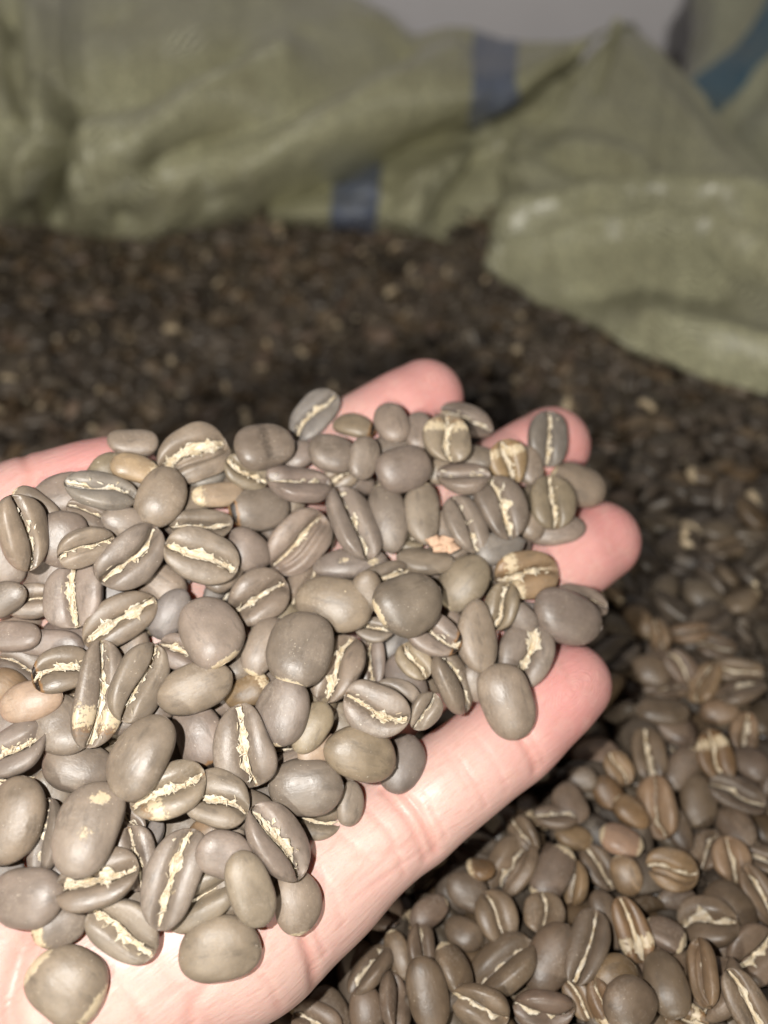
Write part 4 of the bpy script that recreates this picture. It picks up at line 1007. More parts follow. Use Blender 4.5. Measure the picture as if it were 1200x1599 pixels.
1151,3356,-63,4,-1,16,93,1331,3400,-60,-38,92,3,95,1419,3345,-58,2,3,-100,97,1499,3391,-55,1,-2,64,88,1762,3484,-53,90,44,0,90,1932,3387,-38,2,32,95,91,
2089,3410,-48,52,85,-3,83,2243,3478,-46,-3,-2,-55,100,2306,3482,-33,-44,-34,79,89,-2223,3530,-58,-2,0,-90,106,-1806,3531,-85,63,-77,-1,114,-1636,3567,-95,2,3,50,108,
-1563,3520,-104,4,0,100,91,-1429,3558,-118,59,-81,-4,88,-1266,3484,-118,-8,-19,-66,114,-1145,3524,-136,4,9,-58,112,-1050,3516,-149,-38,-92,-7,109,-948,3521,-157,-73,-68,-5,90,
-881,3440,-163,-19,5,-21,109,-621,3478,-174,-99,-8,-2,86,-599,3557,-152,-92,38,3,109,-470,3486,-164,-43,-90,-9,107,-329,3481,-155,7,-3,-6,85,-241,3472,-144,2,-7,57,106,
-49,3508,-126,-56,82,-1,108,52,3559,-113,3,-3,-50,102,362,3556,-90,-29,96,-2,108,455,3550,-73,-31,-13,28,97,585,3536,-76,0,100,0,83,751,3574,-56,3,-2,-39,112,
834,3502,-58,-1,-3,91,98,1003,3544,-55,21,98,4,86,1111,3536,-53,19,98,4,91,1254,3595,-32,17,12,-56,112,1388,3522,-49,-10,-99,-3,109,1474,3481,-46,14,-23,-96,86,
1609,3601,-45,1,0,23,101,1726,3535,-37,-29,-10,32,110,2019,3523,-54,91,-41,1,92,2115,3529,-52,53,85,-3,115,-2363,3677,-59,44,-90,-2,84,-2268,3685,-64,-61,-79,2,85,
-2155,3654,-71,-74,-67,3,93,-1967,3724,-83,-4,-1,-88,86,-1895,3615,-79,-32,1,8,81,-1699,3625,-86,-26,-8,-95,93,-1584,3678,-104,-36,-93,0,86,-1332,3622,-105,25,15,90,103,
-1240,3655,-115,-84,-53,-2,112,-1073,3685,-117,-94,-33,-2,104,-963,3599,-128,-23,11,-21,101,-828,3625,-132,10,6,-44,103,-687,3582,-140,-8,38,-85,96,-617,3652,-120,7,31,-50,104,
-476,3665,-134,-26,-96,-8,94,-361,3675,-131,-45,-89,-6,94,-210,3613,-129,3,-5,65,103,-131,3730,-124,-68,73,2,85,32,3689,-113,-2,-3,78,104,261,3700,-89,37,8,27,91,
393,3699,-90,-4,-3,71,83,482,3634,-67,-93,-29,3,103,631,3648,-59,-29,-15,36,99,933,3618,-47,4,0,-44,102,1077,3645,-32,-19,-11,-96,95,1211,3650,-44,-95,-31,-2,84,
1317,3654,-31,-16,2,-6,100,1484,3707,-31,34,4,8,102,1584,3683,-34,-2,31,-80,102,1818,3655,-53,-1,2,5,95,1908,3689,-56,-3,-1,-74,102,2112,3742,-61,-2,-26,96,88,
2257,3675,-61,0,-3,-98,102,2346,3619,-58,32,-95,4,111,-2483,3830,-32,-24,23,-62,108,-2167,3826,-71,5,-100,0,102,-2024,3794,-77,2,3,85,108,-1935,3816,-85,1,3,61,98,
-1793,3827,-96,-61,-79,1,97,-1699,3840,-99,-100,8,1,90,-1572,3831,-100,-82,58,1,89,-1443,3717,-85,40,42,62,106,-1328,3736,-103,4,-4,84,92,-1222,3760,-102,-98,-18,-1,107,
-1027,3823,-95,-50,86,6,101,-893,3731,-113,-95,30,4,103,-792,3761,-107,9,-1,25,90,-637,3720,-120,-1,10,-99,80,-505,3737,-119,0,8,-99,89,-424,3819,-101,17,22,87,91,
-262,3749,-112,9,27,-51,88,-178,3801,-110,5,0,-11,108,-11,3773,-119,-100,-1,-1,84,139,3813,-102,-12,-29,89,85,212,3810,-106,-63,78,-2,90,354,3784,-95,-96,28,-4,95,
488,3840,-79,5,0,-99,96,607,3803,-56,-10,-28,94,109,704,3827,-58,96,29,5,107,846,3773,-44,3,-3,-32,103,1040,3810,-37,-85,-53,-3,86,1117,3823,-31,-86,-51,-3,100,
1286,3812,-27,2,2,-58,98,1388,3763,-30,3,-1,80,111,1557,3843,-40,80,-60,-3,101,1617,3782,-36,22,24,72,99,1791,3803,-52,-3,0,-96,107,1994,3770,-66,100,9,-2,104,
2169,3786,-71,60,80,-2,102,2367,3800,-58,82,-52,-9,95,-2417,3870,-51,-43,-90,1,88,-2370,3913,-44,-23,13,23,92,-2239,3910,-60,22,28,75,85,-1971,3943,-85,-3,1,-89,98,
-1877,3887,-91,85,-52,-2,108,-1734,3899,-85,-25,-7,-73,95,-1633,3930,-73,87,41,-20,110,-1494,3925,-95,-91,41,-1,95,-1370,3913,-86,-23,-23,57,80,-1231,3889,-88,5,2,-59,93,
-1122,3897,-84,-27,-96,-6,110,-1022,3920,-75,3,6,-91,110,-880,3899,-82,-88,-46,-3,107,-748,3944,-81,-96,26,3,96,-582,3954,-84,-51,86,7,98,-450,3884,-84,-33,90,-29,93,
-309,3928,-104,-99,14,3,84,-221,3957,-106,-95,-30,1,82,-82,3932,-110,-75,66,3,92,-9,3917,-109,2,1,-62,84,133,3937,-101,0,-2,79,110,302,3951,-97,-39,92,-1,105,
424,3968,-75,60,-75,-21,92,557,3933,-76,-44,89,-2,88,694,3899,-51,6,-28,-25,87,770,3903,-50,-5,-1,100,88,878,3844,-25,-95,13,20,93,1046,3919,-29,-88,-47,-2,105,
1184,3923,-26,-73,69,1,99,1346,3875,-27,-76,65,3,114,1508,4023,-23,-76,63,-3,93,1722,3898,-54,99,-9,-4,92,1812,3939,-58,-24,-97,2,111,2202,3978,-60,36,2,-3,108,
2362,3898,-69,-1,-2,-51,110,2488,3954,-64,-3,-2,69,106,-2437,4029,-24,-56,22,-57,106,-1899,4093,-88,-87,-49,1,107,-1817,4054,-81,0,-29,82,103,-1664,4061,-80,28,-12,5,108,
-1536,4057,-89,4,100,2,106,-1375,4052,-83,68,73,4,94,-1287,4055,-76,-84,-54,-4,114,-1152,3986,-78,-96,28,-1,92,-996,4002,-50,-31,-92,24,108,-910,4064,-65,-78,62,3,91,
-750,4025,-66,0,5,-96,100,-628,4019,-76,33,-94,-6,89,-496,4016,-82,44,-90,-6,99,-399,4030,-85,-58,-81,-2,106,-230,4036,-97,41,-91,-5,98,-118,4022,-89,-20,28,-72,105,
37,4053,-101,-60,80,2,107,373,4078,-77,19,8,98,97,509,4003,-77,5,100,1,102,691,4047,-58,87,49,5,93,772,4048,-49,62,79,4,100,927,4084,-32,2,-4,-34,88,
1005,4051,-27,1,-1,-84,90,1136,4075,-11,-6,28,-73,103,1282,4036,-24,-78,-63,0,100,1425,4032,-30,39,-92,-1,92,1578,4031,-43,22,-98,-1,87,1703,4038,-47,6,-2,100,100,
1850,4014,-63,-21,-98,1,105,1984,4081,-55,42,44,57,107,2257,4044,-59,18,41,48,100,2448,4038,-71,-3,0,100,91,-2552,4226,-34,3,2,89,93,-2297,4188,-52,5,0,98,112,
-2031,4215,-70,32,2,-7,92,-1964,4153,-79,-1,2,-83,112,-1749,4166,-91,-99,-13,0,91,-1664,4201,-87,-97,24,0,98,-1556,4172,-84,-75,66,0,104,-1408,4180,-72,-1,-4,82,109,
-1230,4193,-56,24,-23,-71,92,-1101,4168,-61,30,95,4,96,-1026,4201,-57,-87,50,0,92,-873,4165,-47,33,1,3,93,-783,4172,-59,-100,-8,1,86,-605,4158,-62,-100,0,3,107,
-508,4175,-69,-83,-56,0,86,-369,4215,-76,10,-99,-3,87,-256,4182,-83,-89,-45,1,102,-138,4215,-86,-70,-71,-1,111,42,4164,-92,3,-2,69,107,114,4212,-96,-15,-99,-3,82,
251,4176,-92,-41,91,1,102,369,4188,-81,4,-1,-72,106,534,4152,-64,2,25,93,89,624,4167,-57,5,-2,-83,111,823,4202,-37,5,4,-91,101,901,4219,-28,18,27,75,89,
1077,4102,-16,24,11,43,93,1168,4186,-24,85,53,0,98,1257,4198,-26,-38,-92,2,86,1434,4201,-29,47,-88,0,110,1560,4196,-31,-11,31,-71,90,1673,4180,-43,0,4,-4,109,
1761,4190,-57,62,-78,-3,88,2085,4204,-70,-19,-17,63,89,2330,4189,-71,-3,-26,96,88,2398,4234,-71,1,-2,-4,95,2585,4212,-60,-1,-4,42,85,-2660,4322,-35,29,-96,1,85,
-2364,4339,-50,63,-77,-2,107,-2232,4297,-58,4,2,69,101,-1723,4320,-79,-100,-9,-1,106,-1538,4273,-65,2,-26,87,111,-1434,4270,-60,7,97,-24,101,-1317,4298,-62,0,-3,57,98,
-1233,4317,-64,51,86,3,84,-1042,4331,-47,-4,-10,65,100,-916,4300,-52,-93,-37,0,94,-820,4295,-51,6,-100,-1,98,-702,4360,-41,-8,32,-93,102,-557,4323,-40,35,32,62,102,
-462,4388,-61,8,-100,-1,97,-315,4309,-73,12,-99,-3,96,-169,4297,-75,-4,-9,-67,84,-58,4262,-90,-85,-52,0,87,119,4296,-87,-100,2,0,107,194,4249,-92,-54,84,2,84,
268,4268,-81,-89,-43,6,89,429,4349,-68,0,-4,61,101,577,4256,-65,-15,99,1,103,728,4223,-53,-9,99,0,91,843,4289,-41,1,100,-1,109,923,4323,-24,-6,15,56,109,
1073,4299,-27,1,-3,-95,95,1158,4284,-20,-28,-6,-33,84,1392,4284,-28,2,2,99,95,1475,4320,-36,19,-98,1,93,1670,4349,-48,-92,-40,3,107,1743,4279,-54,98,-20,-4,98,
1864,4317,-63,-91,41,4,93,1996,4319,-69,-97,-23,2,94,2125,4276,-72,2,1,-37,97,2660,4290,-57,89,46,4,90,-2691,4425,-21,30,49,36,87,-2474,4438,-39,-3,0,-74,115,
-2387,4493,-44,-1,1,-75,113,-2297,4466,-42,-24,15,-44,105,-2204,4427,-61,-99,10,3,95,-2018,4465,-46,-2,-91,41,103,-1932,4426,-69,-100,4,1,106,-1812,4427,-74,-94,33,2,89,
-1646,4445,-72,-37,-93,-4,90,-1582,4443,-63,-22,20,-57,81,-1228,4388,-53,14,-28,-87,80,-1101,4450,-54,-99,-10,-1,104,-1000,4414,-52,71,70,0,98,-941,4468,-45,-1,28,-83,81,
-742,4427,-52,81,-59,0,101,-672,4436,-41,-21,20,-22,103,-533,4439,-43,-26,14,-76,114,-345,4447,-64,66,-75,-3,96,-269,4480,-67,-96,27,2,89,-79,4400,-69,17,-17,-96,83,
153,4420,-77,8,100,4,100,254,4411,-73,4,-1,-18,94,355,4458,-71,-64,-76,-4,84,491,4450,-63,45,89,3,102,691,4488,-53,44,90,1,98,788,4448,-46,-2,-2,72,89,
952,4414,-42,-25,97,-2,86,1039,4438,-36,79,62,-1,111,1221,4413,-35,18,98,-3,90,1307,4503,-42,26,-97,3,86,1478,4474,-29,20,-18,-60,109,1564,4465,-25,-11,43,-88,111,
1644,4435,-47,23,-97,0,101,1861,4375,-45,-38,12,27,94,1942,4423,-60,2,1,-3,90,2036,4424,-62,2,-1,79,97,2160,4471,-63,-97,-25,-1,113,2347,4495,-60,2,-2,52,93,
2451,4396,-64,-100,-3,-2,103,2513,4445,-51,-21,20,-62,99,2663,4442,-53,71,71,2,104,-2588,4589,-48,75,67,-2,94,-2444,4589,-41,-8,7,-75,112,-2304,4606,-44,-29,-1,5,89,
-2162,4603,-51,2,-1,57,95,-2075,4583,-56,-98,17,1,105,-1952,4506,-64,2,-3,89,82,-1820,4553,-61,-77,64,3,108,-1682,4570,-61,-84,54,2,97,-1548,4539,-56,4,0,-12,117,
-1440,4591,-58,-25,-97,-2,101,-1297,4583,-57,1,0,-49,88,-1236,4573,-42,32,21,78,99,-1092,4560,-54,88,48,0,114,-960,4614,-59,80,60,-1,91,-847,4559,-51,-2,2,76,97,
-701,4636,-59,81,-59,2,94,-536,4573,-46,-13,-24,86,104,-314,4566,-61,-100,1,1,95,-185,4593,-64,-100,-3,1,83,-41,4526,-69,-100,4,1,82,95,4549,-67,-34,-94,-4,90,
190,4494,-64,1,-5,92,106,446,4559,-57,-88,47,0,108,653,4553,-29,39,-12,-91,110,865,4623,-49,13,99,-2,110,969,4566,-42,-1,-3,-81,101,1147,4562,-33,83,52,8,102,
1495,4628,-30,-16,53,-80,105,1813,4530,-52,-1,1,-96,88,1987,4491,-47,-14,9,62,110,2136,4566,-53,1,-4,94,104,2528,4587,-56,-80,60,1,86,2664,4562,-53,86,51,1,98,
-2760,4741,-52,-3,3,-9,99,-2573,4692,-51,77,-64,2,108,-2308,4736,-51,28,96,1,92,-2001,4694,-52,-26,-96,-3,84,-1863,4717,-47,3,-2,59,82,-1785,4683,-47,4,2,-34,106,
-1633,4733,-51,8,-100,-4,84,-1509,4677,-54,-85,53,2,98,-1369,4646,-57,-98,22,0,98,-1240,4663,-51,-28,-15,45,87,-1130,4741,-50,25,12,36,98,-1006,4690,-59,33,-94,2,107,
-873,4785,-64,-3,-1,-52,94,-779,4638,-57,-2,-1,-39,88,-615,4640,-59,37,93,-1,99,-503,4727,-57,0,-2,-80,94,-378,4731,-56,-99,16,0,104,-225,4686,-54,2,1,-84,93,
18,4698,-53,-99,-16,-1,93,188,4748,-47,-59,-81,-4,97,306,4650,-49,4,2,-48,114,387,4653,-55,-69,-72,-3,95,521,4737,-39,35,10,48,86,677,4751,-43,30,7,66,84,
771,4649,-40,-49,-85,-1,91,927,4708,-53,0,3,97,93,1218,4739,-54,-2,-3,-76,97,1293,4686,-49,-2,-3,-88,104,1555,4719,-54,100,-3,1,97,1703,4704,-49,0,0,-60,88,
1783,4672,-47,1,1,-80,101,1944,4628,-48,1,2,-91,101,2064,4711,-49,-92,39,1,82,2181,4648,-49,3,3,-66,89,2304,4719,-35,-4,-32,74,101,2451,4713,-50,-31,-95,-3,81,
2579,4678,-37,-3,-27,-91,110,-2531,4874,-60,-21,98,-2,99,-2399,4888,-49,9,-11,-21,85,-2353,4785,-32,94,21,-2,102,-2194,4808,-47,-100,-6,-2,88,-2089,4850,-42,42,91,3,89,
-1959,4786,-37,2,-3,77,111,-1827,4807,-42,-27,96,4,84,-1726,4860,-40,-99,-17,0,85,-1510,4880,-43,1,3,-36,89,-1435,4830,-51,-86,52,2,93,-1300,4842,-52,3,3,92,97,
-1003,4784,-60,-2,-2,-100,101,-725,4864,-61,-26,5,-96,85,-518,4865,-64,85,53,1,101,-404,4863,-56,-2,-2,54,93,-343,4814,-53,2,0,-81,94,-176,4789,-37,-21,-17,-4,104,
-40,4856,-41,-55,-84,-3,100,239,4838,-37,-25,97,4,109,387,4799,-39,4,-1,46,103,467,4779,-39,7,14,66,93,654,4839,-41,16,27,84,94,747,4882,-57,0,-100,0,81,
879,4787,-46,-19,-4,-57,104,941,4873,-60,-3,0,-49,95,1253,4826,-63,72,-70,3,103,1381,4877,-64,-2,100,-3,106,1543,4809,-52,-3,-1,58,106,1616,4774,-56,97,-25,2,83,
1766,4885,-41,0,31,95,84,1908,4808,-40,1,-2,74,95,2023,4782,-41,-27,96,3,106,2180,4818,-38,-9,99,4,103,2401,4819,-39,-64,-77,-2,112,2553,4828,-41,1,3,-63,100,
2700,4822,-48,2,0,100,90,2773,4774,-51,-87,-49,1,109,-1043,-50,-49,83,56,-2,95,-955,-67,-35,-16,-5,82,112,-814,-17,-34,41,-89,17,110,-627,7,-51,76,65,-2,105,
-570,-68,-44,-2,-2,-93,97,-476,-94,-34,50,-24,2,82,-238,-83,-51,-1,1,-99,94,-182,-51,-37,-39,-83,35,89,38,1,-35,-39,-81,38,90,125,-85,-59,-100,0,0,90,
200,-86,-25,-94,33,1,90,299,-74,-59,-49,-87,-3,84,463,-74,-53,-1,100,3,111,611,0,-33,-85,-20,-4,84,712,-64,-44,-7,26,91,83,894,-10,-49,89,-45,1,100,
1092,-61,-43,-2,-3,-75,92,-1054,170,-50,-39,89,-21,100,-991,44,-55,47,88,-3,99,-790,132,-53,-31,3,-60,92,-702,99,-42,-16,-29,88,106,-561,195,-27,-2,-2,-5,85,
-497,144,-60,92,40,1,82,-285,72,-10,1,-1,-27,83,-66,50,-38,34,-2,-8,96,88,91,-28,-88,-41,22,95,154,82,-31,73,61,21,88,229,9,-38,57,22,34,87,
500,110,-31,62,75,-22,87,591,43,-35,-45,-85,-22,88,684,49,-48,-3,-100,-1,109,779,67,-40,-28,-93,-22,93,917,128,-19,13,26,48,106,1031,102,-58,52,85,-3,88,
-1157,267,-52,22,2,-85,92,-977,208,-55,62,73,5,82,-916,170,-65,47,88,-3,102,-781,251,-72,65,76,-2,90,-644,201,-26,-1,-18,72,91,-479,218,-44,90,-36,-17,102,
-404,225,-13,99,16,2,106,-293,254,-12,74,67,3,113,-168,154,-34,15,54,80,82,-23,201,-21,22,92,33,110,149,228,-11,36,1,90,110,292,142,-28,19,-20,19,97,
411,232,3,-89,-45,0,94,514,261,-23,98,8,11,108,638,122,-31,-66,-70,-19,89,811,273,-37,88,-18,-9,96,915,238,-42,10,-25,-4,104,1065,213,-44,-91,-28,12,109,
-1157,406,-59,6,-6,-32,99,-1061,313,-56,90,-33,-28,83,-974,365,-34,-3,-2,-92,96,-750,339,-61,21,-32,-86,107,-634,357,-74,-69,72,-3,88,-488,377,-48,96,14,24,101,
-426,319,-22,46,-88,1,102,-267,373,-49,-59,81,-2,95,-173,218,-28,33,88,3,85,44,302,-31,-91,41,-1,109,159,377,-27,-96,26,0,91,316,360,-8,63,-74,19,110,
423,364,-15,24,-94,24,104,551,391,-33,0,4,-30,104,696,294,-33,-88,39,-18,99,927,329,-19,9,15,73,106,1048,404,-66,-1,2,4,93,1210,378,-57,53,15,22,92,
-1220,478,-51,6,26,-66,99,-1100,476,-49,77,-50,-33,112,-981,446,-54,-46,-76,23,103,-828,490,-83,63,-77,1,100,-759,534,-86,87,-49,1,81,-587,471,-61,-82,55,10,96,
-459,461,-54,46,-86,-18,91,-329,466,-33,-74,-61,26,106,-181,403,-39,-93,35,-3,110,-46,543,-30,-69,73,-2,105,86,510,15,-13,-7,-2,109,197,492,-23,-64,-77,-1,89,
387,498,1,36,-37,-82,110,457,505,-29,-100,-3,3,100,617,444,-24,-76,-61,-20,100,711,467,-34,18,-19,93,108,868,549,-43,-48,-13,62,84,938,397,-46,-17,-92,-33,95,
1148,410,-53,57,2,2,100,-1223,554,-66,88,-47,-4,96,-1102,634,-62,23,-14,-74,106,-879,641,-63,4,53,-41,88,-750,614,-68,66,-59,-30,96,-603,616,-62,66,-73,-19,109,
-445,573,-38,21,-15,-73,88,-423,664,-44,31,-79,-50,102,-251,637,-51,38,92,1,84,-81,626,-11,46,-84,6,104,51,594,9,1,-3,-75,91,145,557,-15,99,11,-10,91,
294,611,-2,-33,8,73,103,396,639,-4,87,42,-19,109,496,554,-17,72,63,-27,83,645,581,-31,-16,32,-87,95,763,545,-53,-61,-79,1,84,927,649,-57,21,-98,-3,103,
1159,623,-67,-99,10,1,92,1279,591,-46,35,90,-27,110,-1279,714,-61,-2,-100,1,100,-1133,692,-39,-12,95,-2,81,-1028,736,-61,78,50,34,96,-912,694,-68,-43,-83,20,95,
-779,702,-78,-60,-75,22,80,-659,755,-83,-76,64,-1,96,-527,679,-57,18,92,-33,98,-437,694,-53,50,15,31,91,-323,714,-17,4,-3,-90,106,-133,715,-25,61,-69,-28,88,
-4,755,-15,63,-72,-8,99,104,716,-15,25,9,35,98,251,689,-20,95,31,0,108,385,730,-26,-90,-44,2,97,523,784,-11,-70,-63,-31,88,668,687,-20,53,75,17,92,
763,687,-46,61,-79,-3,97,879,753,-33,-20,-93,28,107,1019,675,-35,40,-35,-82,111,1154,715,-39,-30,28,-10,106,1299,762,-36,3,53,84,104,-1396,917,-30,-65,63,-31,107,
-1218,842,-69,60,-80,-2,89,-1078,946,-52,4,-82,-57,103,-1020,816,-59,85,30,-1,103,-880,889,-63,32,-27,-16,106,-721,916,-83,-97,-26,-1,100,-577,865,-43,32,43,76,103,
-492,819,-58,1,-96,-25,92,-326,820,-47,13,25,79,112,-275,934,-44,-26,-24,-55,94,-132,811,-33,25,-95,-14,86,28,879,-20,20,-95,-19,101,146,820,-14,-32,93,18,98,
338,872,-13,-23,12,58,109,469,850,-26,0,1,81,93,601,822,-25,85,-49,-4,85,667,807,-38,70,-71,-3,89,823,834,-44,-78,63,4,88,949,851,-23,92,-28,3,112,
1025,894,-38,5,2,-23,101,1219,874,-30,-79,-56,24,88,1362,821,-45,5,-2,7,101,-1277,963,-52,75,55,19,91,-1204,1007,-50,55,-11,-18,107,-1027,1006,-68,-24,-10,-10,94,
-911,1052,-73,-22,-20,62,85,-793,953,-64,65,67,37,93,-662,926,-41,6,-39,92,106,-572,960,-72,-1,-2,79,110,-430,1021,-73,-29,96,-2,96,-335,927,-42,33,44,64,109,
-169,965,-43,-25,-26,72,103,-32,1045,-14,14,99,-4,88,67,1033,-34,68,68,5,93,195,934,-26,9,30,87,92,382,1023,-30,1,-4,-93,105,477,1069,-34,98,-20,2,99,
635,975,-16,32,-6,-92,93,744,922,-32,1,-2,98,93,876,990,-12,62,76,-16,103,954,981,-32,-58,-81,-4,95,1115,989,-16,36,-6,88,88,1271,961,-37,-98,-20,-2,85,
1365,910,-33,-20,17,-80,85,-1392,1125,-65,79,62,-3,110,-1315,1046,-64,-15,-99,2,111,-1151,1144,-75,-47,-88,1,90,-1102,1082,-60,-95,11,-2,91,-913,1148,-62,37,13,92,85,
-799,1145,-76,0,1,-68,95,-632,1138,-54,-35,41,75,96,-551,1088,-71,24,-18,-84,83,-391,1102,-76,98,-20,2,86,-268,1079,-69,-32,95,-4,88,-179,1049,-63,100,7,2,88,
-8,1173,-53,16,-32,-93,100,148,1192,-40,-26,43,-86,98,229,1086,-29,89,25,10,100,353,1168,-25,-58,-76,30,111,499,1179,-15,-44,84,20,99,573,1112,-5,-36,-42,-30,101,
753,1150,-20,10,99,3,107,843,1160,-13,5,0,-44,102,948,1157,-12,2,6,-100,91,1118,1070,-2,-55,79,29,112,1287,1118,-15,-8,-99,-7,93,1361,992,-33,-82,57,3,82,
1479,1148,-10,3,-5,95,97,-1577,1325,-80,24,97,-5,92,-1447,1205,-64,-3,1,-2,110,-1295,1304,-78,57,-82,3,97,-1019,1286,-42,78,-63,-1,92,-940,1215,-79,-64,-77,0,96,
-799,1229,-80,-99,11,0,94,-625,1209,-58,45,-78,-43,101,-540,1226,-64,-7,98,15,105,-379,1184,-72,-1,-3,-89,103,-283,1308,-87,70,-71,3,84,-162,1188,-70,-3,4,91,89,
-54,1275,-64,10,-14,64,101,60,1230,-59,-83,-51,14,83,175,1288,-36,7,-31,-47,107,315,1264,-47,2,19,-51,88,536,1230,-26,-62,-76,7,84,648,1181,-26,3,100,1,102,
807,1248,-14,54,84,4,93,904,1281,0,5,-3,-11,101,1001,1246,0,-99,-15,-3,102,1143,1207,14,-49,-84,15,105,1342,1245,24,-97,-10,-23,110,1516,1220,22,4,26,-96,108,
-1429,1319,-44,-78,-60,15,108,-1370,1338,-82,54,84,-3,86,-1240,1377,-74,-9,8,-96,97,-1080,1410,-81,50,-86,2,103,-947,1390,-74,-20,11,97,83,-791,1380,-62,-94,-25,-5,110,
-701,1421,-84,-2,2,37,81,-524,1338,-71,96,17,13,96,-439,1366,-87,70,71,-3,106,-337,1434,-84,96,-20,17,88,-211,1343,-83,-3,3,70,105,-48,1366,-76,-14,-22,60,103,
82,1367,-62,31,89,28,100,172,1461,-82,-1,-7,-64,104,284,1329,-65,32,95,-3,95,443,1414,-35,91,-5,20,101,573,1338,-17,66,-72,-17,107,734,1312,-15,5,0,-95,90,
788,1426,11,-18,18,-33,115,912,1369,2,-50,86,1,87,1055,1363,40,38,-7,83,112,1171,1400,22,4,-3,52,89,1336,1404,18,-99,10,3,96,1488,1368,19,-20,-13,97,100,
-1549,1497,-80,36,43,26,86,-1382,1552,-98,98,-20,2,95,-1342,1584,-80,-67,-66,34,97,-1183,1573,-72,-90,-25,-31,94,-1010,1534,-74,-86,-42,16,96,-925,1540,-71,48,-84,27,110,
-755,1506,-62,47,32,77,106,-612,1503,-75,41,-36,-51,101,-506,1563,-83,10,-91,24,90,-407,1472,-85,9,-26,-52,103,-276,1591,-92,8,-49,51,86,-145,1560,-96,13,-98,5,109,
-53,1461,-77,-20,90,-29,101,57,1584,-110,-25,97,-6,86,131,1544,-101,90,-43,6,86,316,1485,-51,9,-20,29,108,461,1555,-40,89,-12,4,96,585,1505,-8,84,37,-39,100,
654,1578,-12,86,-41,-23,85,869,1504,5,56,83,5,90,964,1443,27,-25,93,-22,99,1063,1445,41,46,-34,-13,101,1197,1483,42,-96,-10,26,87,1387,1447,29,26,4,96,88,
1465,1459,30,65,72,7,95,1658,1517,36,41,-91,-4,102,-1704,1614,-79,47,-23,85,94,-1487,1667,-92,-72,-62,32,99,-1405,1681,-89,-10,52,77,97,-1315,1664,-104,100,5,1,110,
-1198,1672,-94,13,-14,-49,107,-1040,1688,-93,-24,12,64,97,-944,1664,-104,39,92,-5,85,-772,1677,-107,98,16,-2,92,-667,1688,-98,9,-13,30,105,-504,1709,-105,71,-63,-14,102,
-425,1701,-111,5,-1,90,111,-235,1731,-108,93,15,28,100,-170,1683,-117,7,0,-51,101,-42,1583,-84,20,69,64,104,41,1662,-97,-96,-14,19,102,206,1590,-97,-2,100,-5,98,
314,1638,-53,-6,8,-97,102,401,1621,-34,5,-7,-84,111,602,1578,-39,-12,99,-2,88,689,1650,-17,-9,-2,94,113,766,1625,11,64,-72,-20,106,953,1522,36,-68,-61,38,88,
1062,1596,42,15,-27,-87,113,1246,1671,51,1,-92,33,90,1396,1645,44,-27,94,-14,109,1591,1675,39,22,-97,2,94,1640,1621,21,68,68,14,108,-1706,1703,-96,36,47,61,86,
-1551,1722,-92,-9,-92,-34,97,-1477,1828,-115,-8,-99,14,105,-1379,1820,-91,6,-7,-7,102,-1171,1760,-97,-34,36,-86,87,-1118,1713,-96,-37,-7,-31,88,-910,1819,-124,11,-99,8,94,
-781,1756,-102,41,-88,-17,96,-699,1819,-101,49,-80,32,104,-589,1728,-118,-2,-100,7,104,-460,1853,-136,-1,19,-97,83,-353,1764,-119,19,-10,-87,103,-229,1818,-123,80,-54,26,103,
-6,1803,-126,-24,-20,72,84,70,1735,-103,-1,92,38,105,222,1712,-78,-14,-82,56,105,327,1795,-83,72,-65,-13,93,377,1709,-63,-35,34,-64,100,485,1780,-24,72,69,5,114,
569,1836,-20,-15,19,81,86,851,1790,2,4,100,-2,111,857,1693,6,-35,93,-3,108,1056,1778,26,-28,96,-3,93,1280,1742,32,60,-80,0,92,1343,1800,44,77,61,-13,107,
1519,1769,32,-20,-28,92,101,1736,1825,20,38,7,86,89,-1757,1837,-101,-97,0,15,94,-1624,1912,-96,-42,37,-81,110,-1420,1972,-98,-7,-17,5,103,-1229,1880,-116,3,31,67,107,
-1111,1936,-103,78,62,13,98,-990,1915,-120,-66,-65,20,94,-835,2018,-139,-68,62,-32,107,-768,1871,-121,14,4,-69,110,-561,1884,-115,52,83,12,99,-459,1922,-152,97,25,-3,107,
-344,1974,-143,70,-56,-3,96,-267,1957,-138,-91,-6,25,91,-68,1932,-113,79,-61,6,96,9,1874,-140,86,-50,5,84,142,1904,-86,99,-12,6,108,232,1853,-97,-93,-5,-4,89,
460,1846,-67,-13,-16,98,91,611,1935,-33,71,-67,-13,98,764,1846,-13,-9,-2,87,102,918,1902,30,8,52,60,115,1074,1872,45,25,-19,54,113,1185,1927,22,88,-46,3,95,
1340,1937,18,100,0,-3,90,1494,1961,15,-31,14,21,90,1606,1943,13,65,72,-18,99,1792,1906,-9,70,-64,7,96,-1751,1963,-96,-15,-51,57,98,-1689,2008,-124,76,-64,-2,83,
-1514,1975,-117,86,41,9,93,-1369,2068,-129,-85,-38,19,95,-1287,1985,-142,19,-98,5,85,-1182,2048,-138,-18,-18,14,111,-1006,2033,-158,94,31,-5,102,-869,2090,-164,-11,-38,-89,98,
-789,1991,-149,-58,81,-5,85,-708,1986,-159,95,-28,1,100,-528,2035,-133,-19,98,-7,113,-512,2116,-165,60,-64,23,92,-299,2038,-149,25,94,-4,111,-190,2094,-148,19,90,35,104,
-106,2016,-136,-54,15,-30,96,10,2058,-132,-28,33,-89,90,268,2009,-91,24,-94,3,94,327,2054,-66,-16,-12,98,106,513,2075,-63,-28,-24,60,98,584,2012,-58,-60,79,-7,97,
